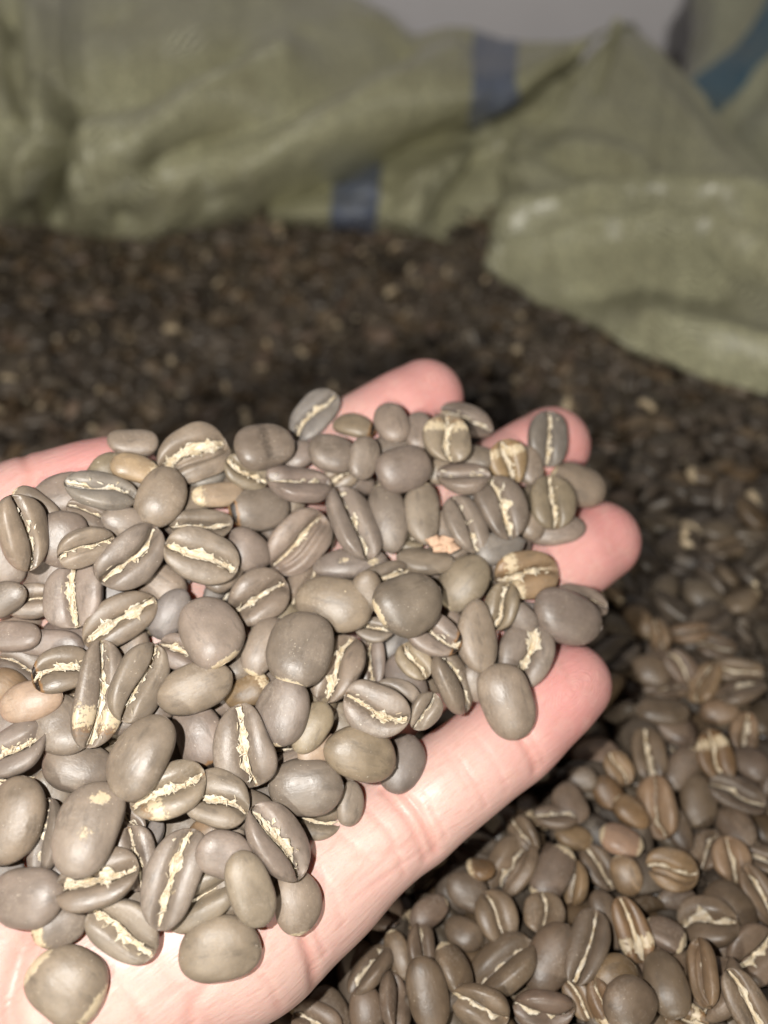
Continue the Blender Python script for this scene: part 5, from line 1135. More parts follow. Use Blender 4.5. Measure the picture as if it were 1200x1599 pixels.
772,2063,-16,54,-81,-1,87,844,1917,11,-62,-27,27,99,1028,2047,20,-16,48,45,84,1108,2046,25,88,35,6,109,1254,1970,16,-6,-100,5,87,1416,1976,11,-51,-86,5,95,
1527,2029,16,-40,-5,68,99,1672,2088,-9,7,-21,-55,104,1738,2055,-13,93,11,-2,84,-1873,2142,-88,91,-3,-8,92,-1698,2132,-106,-57,-68,44,83,-1573,2120,-118,-67,70,-17,104,
-1431,2111,-119,-40,-88,-13,112,-1300,2158,-144,34,-90,-11,97,-1170,2197,-168,16,-19,-95,84,-1005,2206,-170,-79,47,-27,104,-921,2227,-175,39,-81,9,101,-786,2155,-172,-84,-40,35,103,
-689,2273,-197,-88,31,-18,106,-539,2204,-195,-2,8,60,108,-469,2162,-164,-78,53,8,106,-348,2171,-146,-7,0,30,107,-68,2147,-145,-31,13,-49,101,66,2200,-139,17,15,65,84,
197,2095,-125,93,35,6,98,309,2171,-86,-68,-67,25,107,466,2173,-69,61,63,33,85,582,2106,-61,6,-7,-81,98,700,2138,-29,16,-97,-19,108,818,2129,-21,17,19,62,98,
968,2115,-8,-1,-7,-73,102,1120,2176,13,-69,-61,27,107,1205,2184,-9,-5,100,-7,94,1324,2134,18,-75,63,9,102,1530,2175,-16,71,-70,1,94,1623,2174,-2,5,43,73,109,
1752,2118,-25,4,2,100,101,1891,2115,5,4,2,87,104,-1857,2292,-95,-3,5,-89,106,-1758,2182,-100,-13,-17,-15,106,-1637,2233,-108,-93,-10,-28,85,-1458,2226,-121,43,-83,32,111,
-1347,2300,-158,-10,-1,27,100,-1166,2372,-175,11,79,60,108,-1075,2270,-187,-15,-34,-91,92,-984,2278,-182,-57,78,7,94,-843,2257,-202,-9,13,-97,99,-758,2231,-211,13,99,-10,82,
-557,2297,-209,78,-56,-16,85,-474,2341,-189,-8,-17,-89,96,-343,2277,-187,-46,85,9,84,-202,2273,-184,97,-22,7,101,67,2286,-132,49,78,31,87,155,2270,-113,-76,-61,-1,107,
494,2354,-38,12,-25,-96,96,524,2226,-41,8,-4,-92,92,707,2256,-54,-58,81,-6,95,732,2322,-29,-37,-45,-29,99,913,2287,-20,96,19,20,109,1049,2253,-24,-13,99,-7,99,
1233,2321,-28,99,10,0,97,1305,2271,-9,35,92,17,93,1414,2289,-23,70,-71,4,99,1601,2328,10,4,17,97,100,1897,2309,-40,76,-65,-2,92,-1967,2409,-81,-51,-86,0,111,
-1788,2332,-108,92,-39,-7,83,-1547,2357,-124,45,-87,-20,110,-1405,2355,-142,-5,-22,44,110,-1294,2398,-176,-14,29,-94,84,-1132,2482,-200,87,37,-26,94,-1012,2460,-218,-28,54,-76,89,
-909,2409,-217,-80,58,-5,109,-679,2441,-240,92,38,4,97,-552,2381,-203,48,0,-58,106,-425,2472,-211,33,89,-19,102,-320,2408,-214,44,90,0,82,-196,2413,-184,-6,5,-79,90,
-64,2357,-159,29,0,-46,84,11,2342,-133,-12,38,-79,111,315,2396,-88,-25,28,-66,97,461,2367,-84,-4,-4,71,95,616,2483,-55,96,5,-23,86,700,2366,-52,-26,11,52,86,
857,2377,-44,-53,84,-5,88,937,2370,-28,-90,-37,-4,98,1105,2439,-49,75,66,-3,87,1243,2400,-27,40,-86,-14,83,1376,2401,-16,34,42,24,97,1501,2425,-40,35,-94,4,89,
1737,2398,-39,38,93,-1,85,1885,2410,-39,-79,62,1,84,-1981,2476,-63,-32,25,56,80,-1860,2548,-86,30,-95,-4,92,-1616,2548,-88,-79,-55,27,103,-1535,2557,-137,13,-99,-2,111,
-1449,2522,-147,-10,18,34,98,-1271,2456,-176,-93,-10,18,86,-1185,2536,-190,29,-3,-90,101,-1042,2520,-201,10,-99,5,99,-916,2570,-256,81,58,-6,97,-801,2592,-216,4,-18,98,105,
-758,2588,-264,50,87,-5,111,-589,2527,-235,73,58,5,101,-522,2580,-235,13,93,26,94,-374,2565,-215,85,-39,-26,82,-254,2528,-169,-8,10,87,95,-88,2500,-152,-27,-94,1,99,
40,2432,-130,52,15,-8,91,146,2575,-123,6,-3,38,85,303,2482,-89,9,92,28,93,364,2567,-92,-5,-3,98,93,547,2525,-40,99,13,3,86,698,2460,-67,85,-53,4,93,
824,2553,-66,97,23,1,96,960,2508,-46,-75,63,-9,91,1074,2518,-54,-2,-5,-82,96,1248,2475,-34,7,-97,-22,102,1374,2605,-13,-14,-3,-44,110,1484,2621,-38,39,16,32,102,
1582,2575,-27,-89,-15,6,110,1708,2586,-26,74,-50,-23,96,1837,2583,-25,7,-43,-89,91,1969,2477,-23,19,-3,36,111,-2045,2671,-68,-78,-63,0,81,-1819,2636,-88,-51,-86,2,87,
-1670,2627,-105,-4,9,-59,105,-1520,2666,-123,25,-19,-32,102,-1406,2672,-169,99,-4,-12,83,-1221,2688,-196,88,-6,-17,83,-1128,2695,-216,3,96,-28,89,-1022,2596,-229,-15,23,94,106,
-982,2657,-253,-46,-89,6,107,-649,2654,-222,-13,-16,68,109,-551,2701,-263,-39,92,-4,90,-473,2646,-227,96,13,-18,104,-361,2718,-218,16,30,-57,80,-216,2594,-195,-11,1,99,108,
-60,2601,-164,47,87,6,110,-28,2710,-141,41,86,-17,87,137,2692,-106,79,60,-11,109,264,2579,-90,-2,-98,20,104,456,2698,-82,-100,2,-3,109,592,2698,-72,-1,-1,78,102,
670,2618,-74,-12,99,-1,90,795,2700,-76,5,100,-2,84,945,2646,-57,85,-43,-11,93,1063,2692,-50,-14,-59,-76,100,1185,2632,-68,100,9,0,94,1335,2630,-51,-71,-64,23,88,
1469,2695,-60,89,-46,4,102,1571,2635,-29,-69,67,27,104,1734,2652,-44,-90,44,-3,89,2057,2635,-29,-81,-59,-2,94,-1998,2715,-54,-39,-90,18,98,-1931,2763,-49,-68,-70,-19,112,
-1748,2801,-80,-65,73,-10,85,-1488,2810,-145,23,-96,-4,90,-1523,2748,-114,49,39,-3,103,-1420,2752,-142,-1,-21,53,111,-1291,2808,-185,-28,25,-93,89,-1109,2784,-195,-68,-73,8,110,
-1058,2739,-236,-28,-96,-5,109,-906,2848,-242,1,93,-31,101,-785,2786,-242,4,-83,-34,102,-726,2754,-259,-69,66,-21,103,-573,2759,-249,36,-28,-83,96,-476,2761,-252,94,33,7,93,
-349,2824,-221,11,13,75,85,-166,2785,-168,-88,13,-33,94,-109,2811,-170,9,-8,-63,93,32,2830,-138,4,-10,-17,86,123,2788,-116,11,-4,-89,107,373,2768,-83,4,-3,-59,114,
500,2831,-66,54,-83,15,101,669,2821,-63,-35,15,-72,92,698,2735,-56,97,-3,-13,110,852,2767,-58,-31,-29,65,110,987,2700,-45,1,-53,29,91,1105,2756,-54,22,90,25,106,
1293,2786,-61,-77,-51,23,87,1341,2729,-49,-63,-75,-21,110,1527,2739,-30,-86,-51,-4,84,1605,2714,-17,33,-1,-11,88,1877,2720,-16,4,-98,-7,108,1971,2809,-29,-95,32,-3,93,
-2175,2924,-22,76,46,-26,112,-1974,2910,-25,-98,-20,10,109,-1882,2882,-72,72,-69,-5,83,-1742,2894,-89,69,-72,-6,92,-1517,2880,-116,-61,73,-4,89,-1398,2840,-135,83,24,-6,108,
-1328,2864,-185,89,-43,-12,84,-1207,2837,-216,-46,-88,4,86,-1110,2911,-203,-14,66,-11,93,-977,2863,-208,24,29,80,106,-863,2920,-267,62,-78,-6,97,-736,2848,-276,-43,-90,-3,87,
-658,2862,-268,-2,-3,96,95,-546,2890,-234,-12,-68,43,88,-481,2864,-212,71,25,-14,110,-277,2882,-193,26,7,78,101,-187,2861,-165,-97,-11,22,95,-82,2935,-132,43,-86,-11,111,
87,2884,-113,16,95,7,103,249,2815,-87,72,-67,-1,96,349,2944,-67,-21,38,-77,110,557,2924,-69,-11,2,-96,96,661,2976,-60,27,49,-83,86,814,2888,-65,-92,-28,-21,83,
897,2872,-71,2,13,-63,101,1043,2850,-67,-48,31,-46,85,1164,2879,-83,56,83,-1,89,1283,2935,-46,70,-69,-6,87,1419,2917,-48,87,31,30,111,1571,2859,-49,-91,30,0,85,
1676,2892,-49,65,76,2,107,1842,2886,-17,-96,-2,25,90,1925,2897,-33,68,74,2,89,2089,2846,-6,-77,-60,-22,104,-2109,2987,-40,31,-14,65,99,-1996,3041,-47,-29,-5,-24,107,
-1812,3029,-51,53,75,34,110,-1636,3092,-100,-1,9,-17,95,-1545,3063,-121,88,-47,-10,108,-1454,3018,-141,-1,12,27,87,-1288,2977,-170,-28,-88,3,93,-1191,3000,-192,-91,-14,37,87,
-1077,2977,-195,-96,22,-15,104,-970,3082,-213,-79,-23,42,97,-790,3009,-235,11,90,-15,95,-780,2939,-244,80,-51,14,103,-661,3000,-220,-98,-17,-6,107,-477,3007,-219,-1,-95,-17,89,
-428,3004,-187,-81,55,-6,83,-271,2971,-185,-70,68,16,99,-158,3036,-140,-71,70,-6,96,-45,3118,-115,54,82,16,87,154,2960,-104,10,-7,45,102,210,2948,-81,73,-60,-32,105,
371,3101,-59,50,23,-54,101,588,3023,-58,-72,-63,21,107,736,3160,-35,1,0,67,102,858,3031,-60,76,-51,-3,92,931,2980,-82,-100,6,1,88,1088,3048,-46,-70,-72,-1,108,
1194,2972,-74,95,30,8,107,1334,2993,-40,-97,-22,1,82,1441,3030,-49,68,-64,-24,107,1560,3012,-38,34,-90,-3,104,1621,3056,-37,-52,-18,83,87,1854,2961,-38,-14,99,-1,87,
1977,3086,-15,28,-94,14,104,2092,2962,-18,-2,0,87,103,-2174,3128,-53,0,0,-68,107,-1936,3179,-62,-3,1,-81,101,-1781,3171,-64,72,68,-3,108,-1650,3170,-101,44,-89,-4,89,
-1470,3147,-115,-97,17,-17,97,-1331,3158,-136,-87,1,-24,97,-1095,3070,-215,49,-84,-18,87,-998,3163,-221,-63,-77,-2,113,-885,3078,-223,-43,-81,-28,108,-771,3143,-227,67,-69,-19,96,
-637,3118,-230,-74,-61,20,89,-523,3158,-220,-5,-9,98,111,-430,3173,-192,41,-39,-82,95,-279,3097,-175,96,-11,-10,97,-132,3171,-147,-16,6,-77,98,-17,3162,-138,-62,78,-4,96,
110,3145,-118,-67,74,-5,85,268,3191,-84,23,-28,-74,99,363,3194,-54,52,-83,1,98,519,3124,-62,50,-85,16,108,623,3125,-29,1,0,-96,103,798,3124,-76,-66,-75,0,95,
889,3186,-78,-51,86,2,86,1042,3125,-73,25,22,67,90,1185,3189,-52,-3,89,-46,103,1274,3164,-54,14,96,-5,104,1553,3137,-51,53,78,28,81,1657,3195,-41,-22,14,-84,106,
1787,3185,-22,9,50,16,92,1920,3139,-20,-79,-57,3,100,2082,3148,-29,63,-78,3,93,2210,3169,-26,-2,-2,-48,93,-2269,3258,-46,-93,18,-13,93,-2171,3326,-46,89,-38,1,104,
-2063,3287,-27,-13,11,-33,107,-1921,3303,-69,100,-7,-3,107,-1718,3245,-71,-20,56,-64,92,-1599,3322,-108,-98,-20,7,85,-1489,3234,-106,82,48,27,99,-1376,3258,-119,-24,67,-48,108,
-1258,3243,-158,54,-81,-22,110,-1075,3233,-178,-12,95,-25,101,-994,3247,-187,-89,42,-19,98,-880,3185,-233,-85,52,7,86,-749,3211,-197,-98,-12,-2,93,-605,3307,-207,-87,-48,-7,97,
-547,3255,-210,3,-9,69,98,-403,3267,-183,99,4,4,108,-263,3184,-161,-53,77,-10,112,-202,3297,-139,54,-81,-14,110,-16,3327,-124,30,-15,-31,87,104,3310,-101,28,-7,85,87,
259,3307,-85,72,-63,-18,81,318,3332,-80,88,43,-10,83,511,3210,-56,37,-88,-1,96,639,3252,-73,-90,-43,-1,100,766,3262,-71,-73,-68,-1,103,893,3269,-53,-86,42,-23,106,
1001,3271,-60,66,72,19,93,1186,3249,-75,-5,100,3,81,1300,3230,-58,-91,29,-4,97,1553,3314,-35,76,-56,-20,114,1725,3246,-33,-83,44,-18,101,1810,3267,-34,31,-94,-13,106,
1979,3334,-41,-3,-1,33,84,2058,3357,-30,25,-8,-64,103,2116,3326,-22,11,-57,-58,86,-2298,3363,-43,47,26,71,90,-2164,3495,-48,-7,56,-71,91,-2088,3350,-63,-1,2,12,84,
-1927,3397,-73,-14,-99,2,102,-1793,3452,-68,-87,-32,17,99,-1665,3473,-85,37,91,2,91,-1543,3448,-111,44,-90,-3,96,-1398,3378,-134,-81,-58,3,85,-1260,3356,-134,-63,71,20,100,
-1116,3280,-154,-94,-32,6,92,-1055,3349,-169,94,14,-7,86,-931,3292,-190,-5,-93,36,86,-816,3346,-183,41,-37,25,82,-676,3337,-204,-48,87,9,97,-533,3427,-160,-62,-68,2,97,
-426,3412,-160,6,95,-25,87,-312,3407,-163,8,4,-89,88,-193,3395,-135,14,27,57,104,-55,3402,-135,53,85,5,91,174,3369,-108,-80,59,-5,87,200,3459,-104,-37,93,-3,96,
357,3469,-81,-31,-9,24,92,442,3436,-82,-76,65,-3,99,607,3482,-55,-62,76,17,109,756,3442,-51,-34,-15,31,107,959,3428,-52,-23,-1,-89,91,1153,3434,-59,-98,18,0,101,
1226,3421,-50,28,7,75,93,1421,3427,-55,-32,-95,-3,103,1590,3455,-39,-15,56,-78,82,1655,3425,-12,-62,79,0,95,1776,3389,-47,-2,-1,9,94,1855,3421,-39,-19,-18,-94,89,
2008,3422,-48,76,65,-2,92,2169,3383,-45,24,-97,4,83,2251,3359,-43,93,36,-2,89,-2373,3564,-39,-81,53,-23,104,-2269,3620,-43,-84,-28,17,100,-2061,3480,-68,-3,-2,-99,90,
-2032,3562,-55,-78,54,-19,105,-1862,3550,-65,51,80,10,94,-1721,3540,-88,5,-4,71,97,-1537,3532,-69,-3,2,-88,101,-1461,3498,-108,2,-31,94,89,-1361,3511,-118,-27,8,-10,89,
-1216,3546,-118,43,-24,-56,88,-1078,3447,-148,76,-50,-18,81,-953,3420,-147,-60,19,-75,99,-811,3534,-157,-91,40,6,103,-748,3473,-157,87,48,-10,92,-565,3456,-166,-77,-54,9,80,
-454,3576,-147,-92,37,3,99,-348,3542,-143,10,-24,-94,83,-181,3529,-141,-89,45,-2,85,-72,3611,-123,21,98,3,115,36,3476,-97,-21,-92,32,108,107,3587,-91,-27,-91,23,108,
267,3536,-98,64,77,2,105,301,3600,-69,-89,44,-11,84,554,3602,-78,97,25,4,83,673,3539,-69,79,61,3,90,850,3579,-44,-21,12,-2,108,919,3509,-57,-65,-76,-3,109,
1073,3481,-54,4,0,-19,91,1178,3513,-46,-13,29,-82,83,1319,3566,-32,-34,49,-62,95,1464,3551,-40,8,21,45,89,1607,3529,-27,-78,-56,-16,115,1684,3575,-37,93,22,13,92,
1845,3505,-35,34,2,-38,108,1945,3574,-56,15,-99,3,93,2068,3617,-49,-97,-5,-12,83,2190,3608,-49,-5,-16,35,106,2357,3509,-51,82,-57,2,111,-2328,3652,-37,-64,-72,4,108,
-2207,3639,-54,-40,-39,59,83,-2084,3664,-61,-23,22,-25,113,-1914,3687,-72,89,38,19,89,-1799,3626,-73,64,-74,17,110,-1730,3688,-97,-1,-100,1,89,-1600,3755,-83,-88,-37,3,101,
-1411,3631,-90,-31,-31,18,106,-1261,3616,-83,27,94,18,98,-1178,3635,-104,69,-63,-34,106,-1042,3609,-113,38,-37,-73,103,-893,3625,-114,-35,-54,53,98,-810,3477,-135,-24,-14,96,92,
-696,3650,-123,-9,38,-84,101,-539,3613,-145,-79,61,6,86,-404,3590,-124,-30,40,-16,91,-276,3651,-132,-80,60,2,96,-159,3653,-110,-45,37,-48,93,-42,3696,-122,42,91,3,88,
22,3680,-78,54,84,3,110,218,3626,-96,97,-22,1,103,319,3653,-97,-61,79,-3,92,465,3700,-84,85,53,4,97,742,3725,-47,11,28,-93,104,866,3672,-35,48,-37,-51,96,
969,3689,-27,-3,58,-81,91,1121,3662,-15,-22,3,-66,89,1237,3738,-35,-51,86,3,96,1400,3662,-42,-58,81,3,100,1491,3641,-29,-92,-33,-3,107,1753,3723,-31,-21,-21,82,108,
1915,3705,-21,89,45,-2,111,2042,3688,-62,-8,-100,3,109,2117,3650,-56,6,-21,65,81,2316,3695,-35,-22,-96,10,90,2407,3709,-63,75,66,-1,102,-2401,3737,-39,-54,24,-28,85,
-2253,3801,-43,5,58,79,107,-2114,3761,-71,-4,1,-82,102,-1952,3799,-45,1,3,68,108,-1869,3776,-80,-21,24,-74,104,-1809,3724,-80,14,28,57,108,-1644,3797,-88,-91,-34,10,90,
-1512,3798,-85,93,-29,-21,98,-1391,3796,-99,3,-1,25,88,-1304,3823,-96,-83,56,2,109,-1118,3767,-102,-59,80,6,111,-951,3789,-83,17,-96,19,105,-816,3842,-81,-2,-31,61,104,
-711,3749,-108,8,-5,60,107,-605,3757,-91,3,45,82,105,-512,3818,-96,-10,14,-48,105,-330,3799,-102,1,-35,94,107,-218,3708,-107,8,-97,-19,106,-83,3815,-116,-45,89,2,99,
31,3835,-109,1,2,-100,99,190,3731,-104,1,-3,-43,94,272,3759,-103,-8,100,0,85,427,3779,-78,-67,-72,14,89,514,3763,-68,52,83,-9,84,661,3741,-41,52,15,31,109,
757,3799,-38,-88,41,24,96,929,3802,-32,22,13,16,93,1051,3737,-24,19,20,38,111,1213,3830,-32,-88,47,1,85,1348,3831,6,-1,99,14,86,1472,3760,-11,-75,38,38,86,
1556,3751,-40,-28,-96,-7,93,1694,3803,-38,-82,-55,16,108,1862,3867,-52,26,-6,-5,98,1937,3815,-27,39,-92,1,109,2233,3836,-72,-1,-2,-69,95,2316,3752,-69,99,-13,1,97,
2464,3846,-62,-2,-2,41,107,-2484,3959,-24,31,26,58,114,-2288,3940,-36,-56,73,-32,112,-1908,3901,-47,25,-9,-91,115,-1808,3933,-95,87,-49,-1,102,-1643,3878,-84,-29,-2,-38,109,
-1545,3876,-78,18,52,79,101,-1416,3873,-79,57,-21,-29,97,-1318,3962,-89,-97,23,-1,85,-1235,3979,-78,5,-1,-26,93,-1085,3840,-55,-70,70,14,103,-947,3901,-71,-62,73,-15,89,
-742,3856,-92,-95,30,4,107,-658,3935,-77,-14,32,-79,85,-562,3895,-75,39,-85,-34,106,-364,3885,-90,23,-15,-72,111,-232,3874,-110,-40,-91,-4,95,-142,3866,-98,-2,61,-79,92,
-55,3907,-77,-94,-34,1,99,60,3909,-101,6,-26,-58,85,170,3876,-83,-90,23,27,97,375,3990,-81,-15,22,-75,98,487,3933,-71,32,-12,-56,96,586,3892,-53,-11,30,-84,111,
727,3978,-53,3,-5,-31,87,816,3863,-31,-77,-53,16,94,987,3969,-30,0,-4,22,85,1120,3945,-17,70,65,21,84,1269,3928,-26,-82,-57,0,98,1452,3975,-23,15,-28,94,87,
1467,3855,-36,-100,-5,3,90,1631,3896,-40,3,2,71,110,1748,3971,-34,43,-22,-85,90,1930,3920,-64,0,3,25,101,2255,3914,-64,-93,26,6,91,2434,3914,-42,10,-20,-57,84,
-2506,4053,-2,2,3,50,99,-2357,3995,-53,-5,-100,0,103,-2317,4080,-57,31,-95,-2,98,-2096,4060,-54,-35,48,-66,108,-2018,4068,-61,74,-60,6,104,-1903,4009,-67,-19,92,-8,97,
-1478,3975,-69,-68,-68,26,109,-1398,3996,-68,54,-15,-21,101,-1217,4107,-54,-58,71,-15,85,-1107,4077,-66,-85,53,1,100,-833,4014,-68,-81,59,4,101,-724,4103,-61,-100,8,2,104,
-631,4071,-51,89,42,-3,103,-487,4112,-63,-13,30,-85,102,-333,3982,-85,-10,16,47,94,-296,4037,-58,26,-96,-6,101,-42,4003,-94,-89,-42,17,93,-12,4106,-81,45,-34,-54,99,
174,4081,-79,-29,-54,69,104,262,4012,-57,-96,15,-6,114,436,4058,-66,-32,8,-93,92,556,4070,-68,-4,-4,82,96,613,4022,-69,91,41,5,82,833,4095,-20,-90,7,-8,104,
893,4022,-37,-94,33,-4,102,1069,4012,-24,2,-2,-83,89,1203,4017,-25,-52,85,0,83,1331,4093,-10,-40,44,-60,91,1422,4065,4,-25,6,44,102,1538,4091,-39,-89,-46,4,84,
1689,3976,-28,30,-23,42,100,1790,4022,-40,-19,94,-6,91,1938,4019,-54,48,83,9,89,2057,4099,-55,-21,93,-23,109,2191,4101,-57,69,67,-18,108,2332,4055,-80,-56,83,-1,90,
2518,4050,-52,-43,-87,17,102,-2514,4137,-25,-76,63,17,100,-2430,4132,-38,94,34,4,99,-2260,4117,-30,9,27,-46,105,-2050,4153,-65,13,-20,5,104,-1876,4164,-70,-16,22,31,105,
-1806,4127,-78,-74,60,-16,87,-1687,4126,-90,2,-1,15,85,-1609,4111,-77,-62,75,1,95,-1485,4197,-64,-5,-14,60,91,-1305,4175,-74,-93,-36,-4,81,-1155,4219,-46,94,24,17,103,
-960,4200,-41,-45,-87,9,100,-860,4101,-45,44,-37,-17,84,-780,4221,-39,-4,-97,25,101,-634,4226,-42,-33,-15,79,93,-537,4225,-52,28,-18,-86,83,-373,4130,-80,-30,-95,-3,99,
-199,4131,-92,-66,75,5,90,-121,4112,-96,46,-89,-4,96,-8,4235,-77,-76,-58,15,96,115,4135,-101,-32,95,3,83,222,4111,-85,-94,14,-6,87,308,4118,-91,-1,-4,72,88,
464,4206,-66,10,28,-91,101,610,4179,-22,-78,62,-3,101,752,4128,-40,-30,-20,46,98,980,4242,-26,-2,-2,54,113,1104,4235,7,85,29,-27,114,1311,4171,-12,-78,-57,17,96,
1382,4141,-14,27,92,22,88,1617,4248,-31,-89,-41,-20,84,1807,4218,-46,91,-26,-26,86,1924,4133,-53,28,21,-57,94,2054,4240,-51,96,15,25,110,2205,4207,-56,9,54,83,107,
2335,4140,-60,-19,95,24,106,2451,4174,-63,18,-19,42,88,2527,4143,-66,-78,63,-3,103,-2598,4296,-26,-23,-15,-95,87,-2444,4280,-34,26,27,22,89,-2313,4277,-44,-41,88,-24,86,
-2199,4268,-22,-4,5,-87,108,-2118,4321,-33,-94,35,4,112,-1980,4281,-62,-83,-35,16,95,-1817,4311,-44,-90,44,2,100,-1745,4372,-57,-9,95,-28,109,-1654,4297,-68,-55,-80,6,88,
-1504,4346,-51,48,-7,-86,97,-1274,4253,-49,52,-77,-36,95,-1113,4306,-44,28,-17,-48,103,-965,4340,-41,87,41,9,88,-806,4373,-46,-1,1,-6,102,-716,4277,-52,-98,18,2,103,
-504,4308,-46,-32,33,-60,104,-401,4328,-69,77,-64,-3,84,-299,4210,-68,84,42,16,80,-219,4250,-67,60,-3,-10,84,-87,4313,-68,1,98,-16,98,86,4367,-67,23,-6,-97,110,
360,4292,-81,30,95,4,91,438,4260,-65,-94,-22,1,95,503,4375,-48,-80,45,-4,101,651,4279,-41,-77,-62,16,114,786,4356,-45,-4,2,74,84,982,4363,5,-64,14,-75,113,
1084,4315,4,38,93,-2,82,1237,4333,-29,-1,2,67,83,1332,4349,-29,91,41,-2,112,1461,4271,-4,-5,9,-45,91,1581,4326,-30,16,-9,-6,107,1764,4275,-20,0,-100,0,85,
1831,4281,-45,40,86,30,96,2043,4333,-40,-16,21,-46,106,2145,4317,-39,-14,-8,-75,83,2263,4260,-64,22,-19,-24,106,2356,4312,-58,70,62,25,90,2408,4378,-22,43,-29,-62,108,
2616,4348,-54,3,0,-96,94,-2648,4498,-37,-3,1,-22,102,-2557,4451,-43,-23,-97,2,90,-2363,4417,-39,59,8,6,83,-2259,4385,-46,10,28,-96,100,-2128,4465,-57,2,3,-33,103,
-2016,4378,-57,-29,-1,47,103,-1864,4372,-68,-71,69,14,90,-1770,4453,-53,-31,-91,26,107,-1626,4497,-38,-23,2,93,105,-1511,4432,-65,1,-3,80,100,-1333,4474,-41,-34,-90,18,109,
-1303,4386,-63,-90,-44,-2,93,-1170,4381,-59,-76,65,-1,81,-1016,4468,-26,-22,-9,-9,96,-869,4434,-53,95,32,0,80,-827,4468,-28,-27,-92,7,110,-614,4481,-40,-45,-87,18,114,
-464,4472,-45,84,-49,-19,101,-412,4441,-40,43,-80,-18,95,-233,4397,-69,-100,-3,2,108,-65,4460,-51,-31,-32,-36,92,23,4427,-55,21,-94,-3,102,109,4462,-52,26,-43,-78,105,
299,4338,-68,-22,-15,-5,103,429,4449,-49,24,-33,-45,101,569,4483,-57,-2,-2,98,89,619,4448,-37,-67,-67,4,100,718,4387,-51,77,63,3,105,860,4410,-42,91,40,2,109,
1002,4494,-25,-41,85,-31,101,1162,4469,-34,-1,-3,-93,95,1241,4449,-11,53,-77,10,107,1387,4463,-31,100,-5,7,102,1599,4390,-29,-24,94,16,87,1708,4508,-49,-28,-96,1,104,
1854,4463,-56,-83,-56,0,106,1925,4418,-22,1,2,-35,109,2114,4376,-68,-98,-17,0,109,2217,4391,-72,-98,21,1,86,2337,4407,-67,10,99,3,105,2430,4471,-40,-92,12,6,107,
-2724,4589,-37,26,10,26,95,-2391,4593,-16,57,-81,-7,101,-2320,4662,-38,97,3,1,104,-2183,4537,-38,-67,67,14,89,-2042,4531,-41,-77,-49,2,97,-1904,4576,-61,-46,89,4,92,
-1857,4625,-41,3,27,46,96,-1612,4608,-50,-13,27,-82,90,-1529,4451,-21,-97,10,-20,110,-1418,4522,-49,1,96,29,99,-1264,4496,-55,14,-4,-67,84,-1201,4459,-59,-3,100,0,88,
-1033,4600,-37,-48,24,-40,104,-900,4523,-37,-31,-47,70,93,-735,4558,-43,-30,-8,-23,104,-653,4565,-58,94,35,-1,87,-480,4566,-45,39,-30,-53,86,-400,4538,-42,55,-80,-25,110,
-246,4538,-47,94,24,-25,90,-106,4493,-45,-31,21,74,100,16,4557,-52,-7,21,69,102,165,4586,-62,-64,-77,-4,91,215,4550,-43,-34,-29,-86,89,376,4562,-48,-10,-31,64,107,
519,4595,-57,22,97,3,86,593,4568,-41,26,-32,-73,97,739,4538,-36,-6,23,-22,110,884,4558,-34,-10,-96,-24,89,1084,4624,-39,-11,-1,99,108,1149,4653,-33,52,-21,-26,97,
1279,4589,-47,64,76,-3,98,1446,4554,-24,-9,91,-35,102,1543,4522,-39,-30,-6,26,86,1645,4578,-38,-7,-40,90,87,1750,4585,-50,0,0,95,88,1886,4528,-19,-59,-81,-1,106,
1978,4544,-23,-4,17,98,105,2203,4535,-35,-81,-43,38,97,2276,4510,-25,-32,94,7,103,2438,4585,-22,-61,79,2,86,2596,4605,-44,4,12,20,96,2755,4569,-51,12,99,0,91,
-2706,4752,-20,75,-66,-2,114,-2627,4774,-53,60,79,-11,91,-2489,4692,-52,76,-65,2,97,-2379,4721,-37,3,44,78,96,-2220,4719,-36,-39,89,-21,99,-2083,4676,-44,3,2,-51,111,
-1987,4639,-40,20,-93,-29,98,-1806,4768,-9,-99,6,-3,107,-1696,4708,-36,28,5,-86,103,-1578,4669,-34,-17,-58,76,109,-1454,4675,-36,71,-63,-14,104,-1309,4735,-43,-10,32,-90,111,
-1181,4676,-39,34,-45,-35,99,-1072,4716,-48,-81,-51,7,90,-920,4721,-63,78,-63,1,94,-844,4718,-45,13,-33,92,105,-710,4777,-55,-32,8,-30,101,-623,4724,-62,100,-5,1,86,
-442,4681,-61,-90,44,-1,82,-293,4680,-37,95,20,25,105,-146,4720,-53,-79,-61,-2,101,-70,4689,-42,-54,-81,21,87,109,4702,-50,-69,72,3,105,216,4678,-33,-15,41,-74,106,
342,4719,-32,93,27,-20,89,475,4690,-34,-37,-84,22,87,560,4663,-48,1,-1,81,103,718,4702,-41,24,-2,85,96,839,4700,-41,-26,-1,56,105,981,4760,-37,-75,-43,43,96,
1137,4721,-24,-13,70,-65,100,1296,4775,-36,28,-34,78,99,1369,4744,-42,60,-74,-22,92,1479,4678,-38,-91,-34,-4,92,1630,4697,-40,63,-75,-18,98,1756,4749,-35,7,56,82,98,
1899,4728,-35,27,-11,16,103,1977,4701,-50,-1,100,2,85,2133,4739,-39,4,1,-41,107,2215,4734,-45,-44,-90,-3,92,2380,4668,-49,-84,55,2,107,2521,4745,-47,-54,-84,-1,98,
2653,4652,-32,45,34,75,97,2774,4659,-30,65,-65,-29,102,-2845,4880,-69,21,98,-3,89,-2742,4875,-69,58,-82,3,84,-2617,4850,-35,-91,-19,37,105,-2450,4822,-49,-2,1,93,112,
-2318,4879,-50,18,98,1,93,-2173,4883,-23,-94,-20,-10,110,-2040,4771,-43,-53,85,3,103,-1929,4713,-32,-75,-52,1,86,-1890,4802,-20,-20,-54,51,101,-1669,4824,-31,-87,44,22,86,
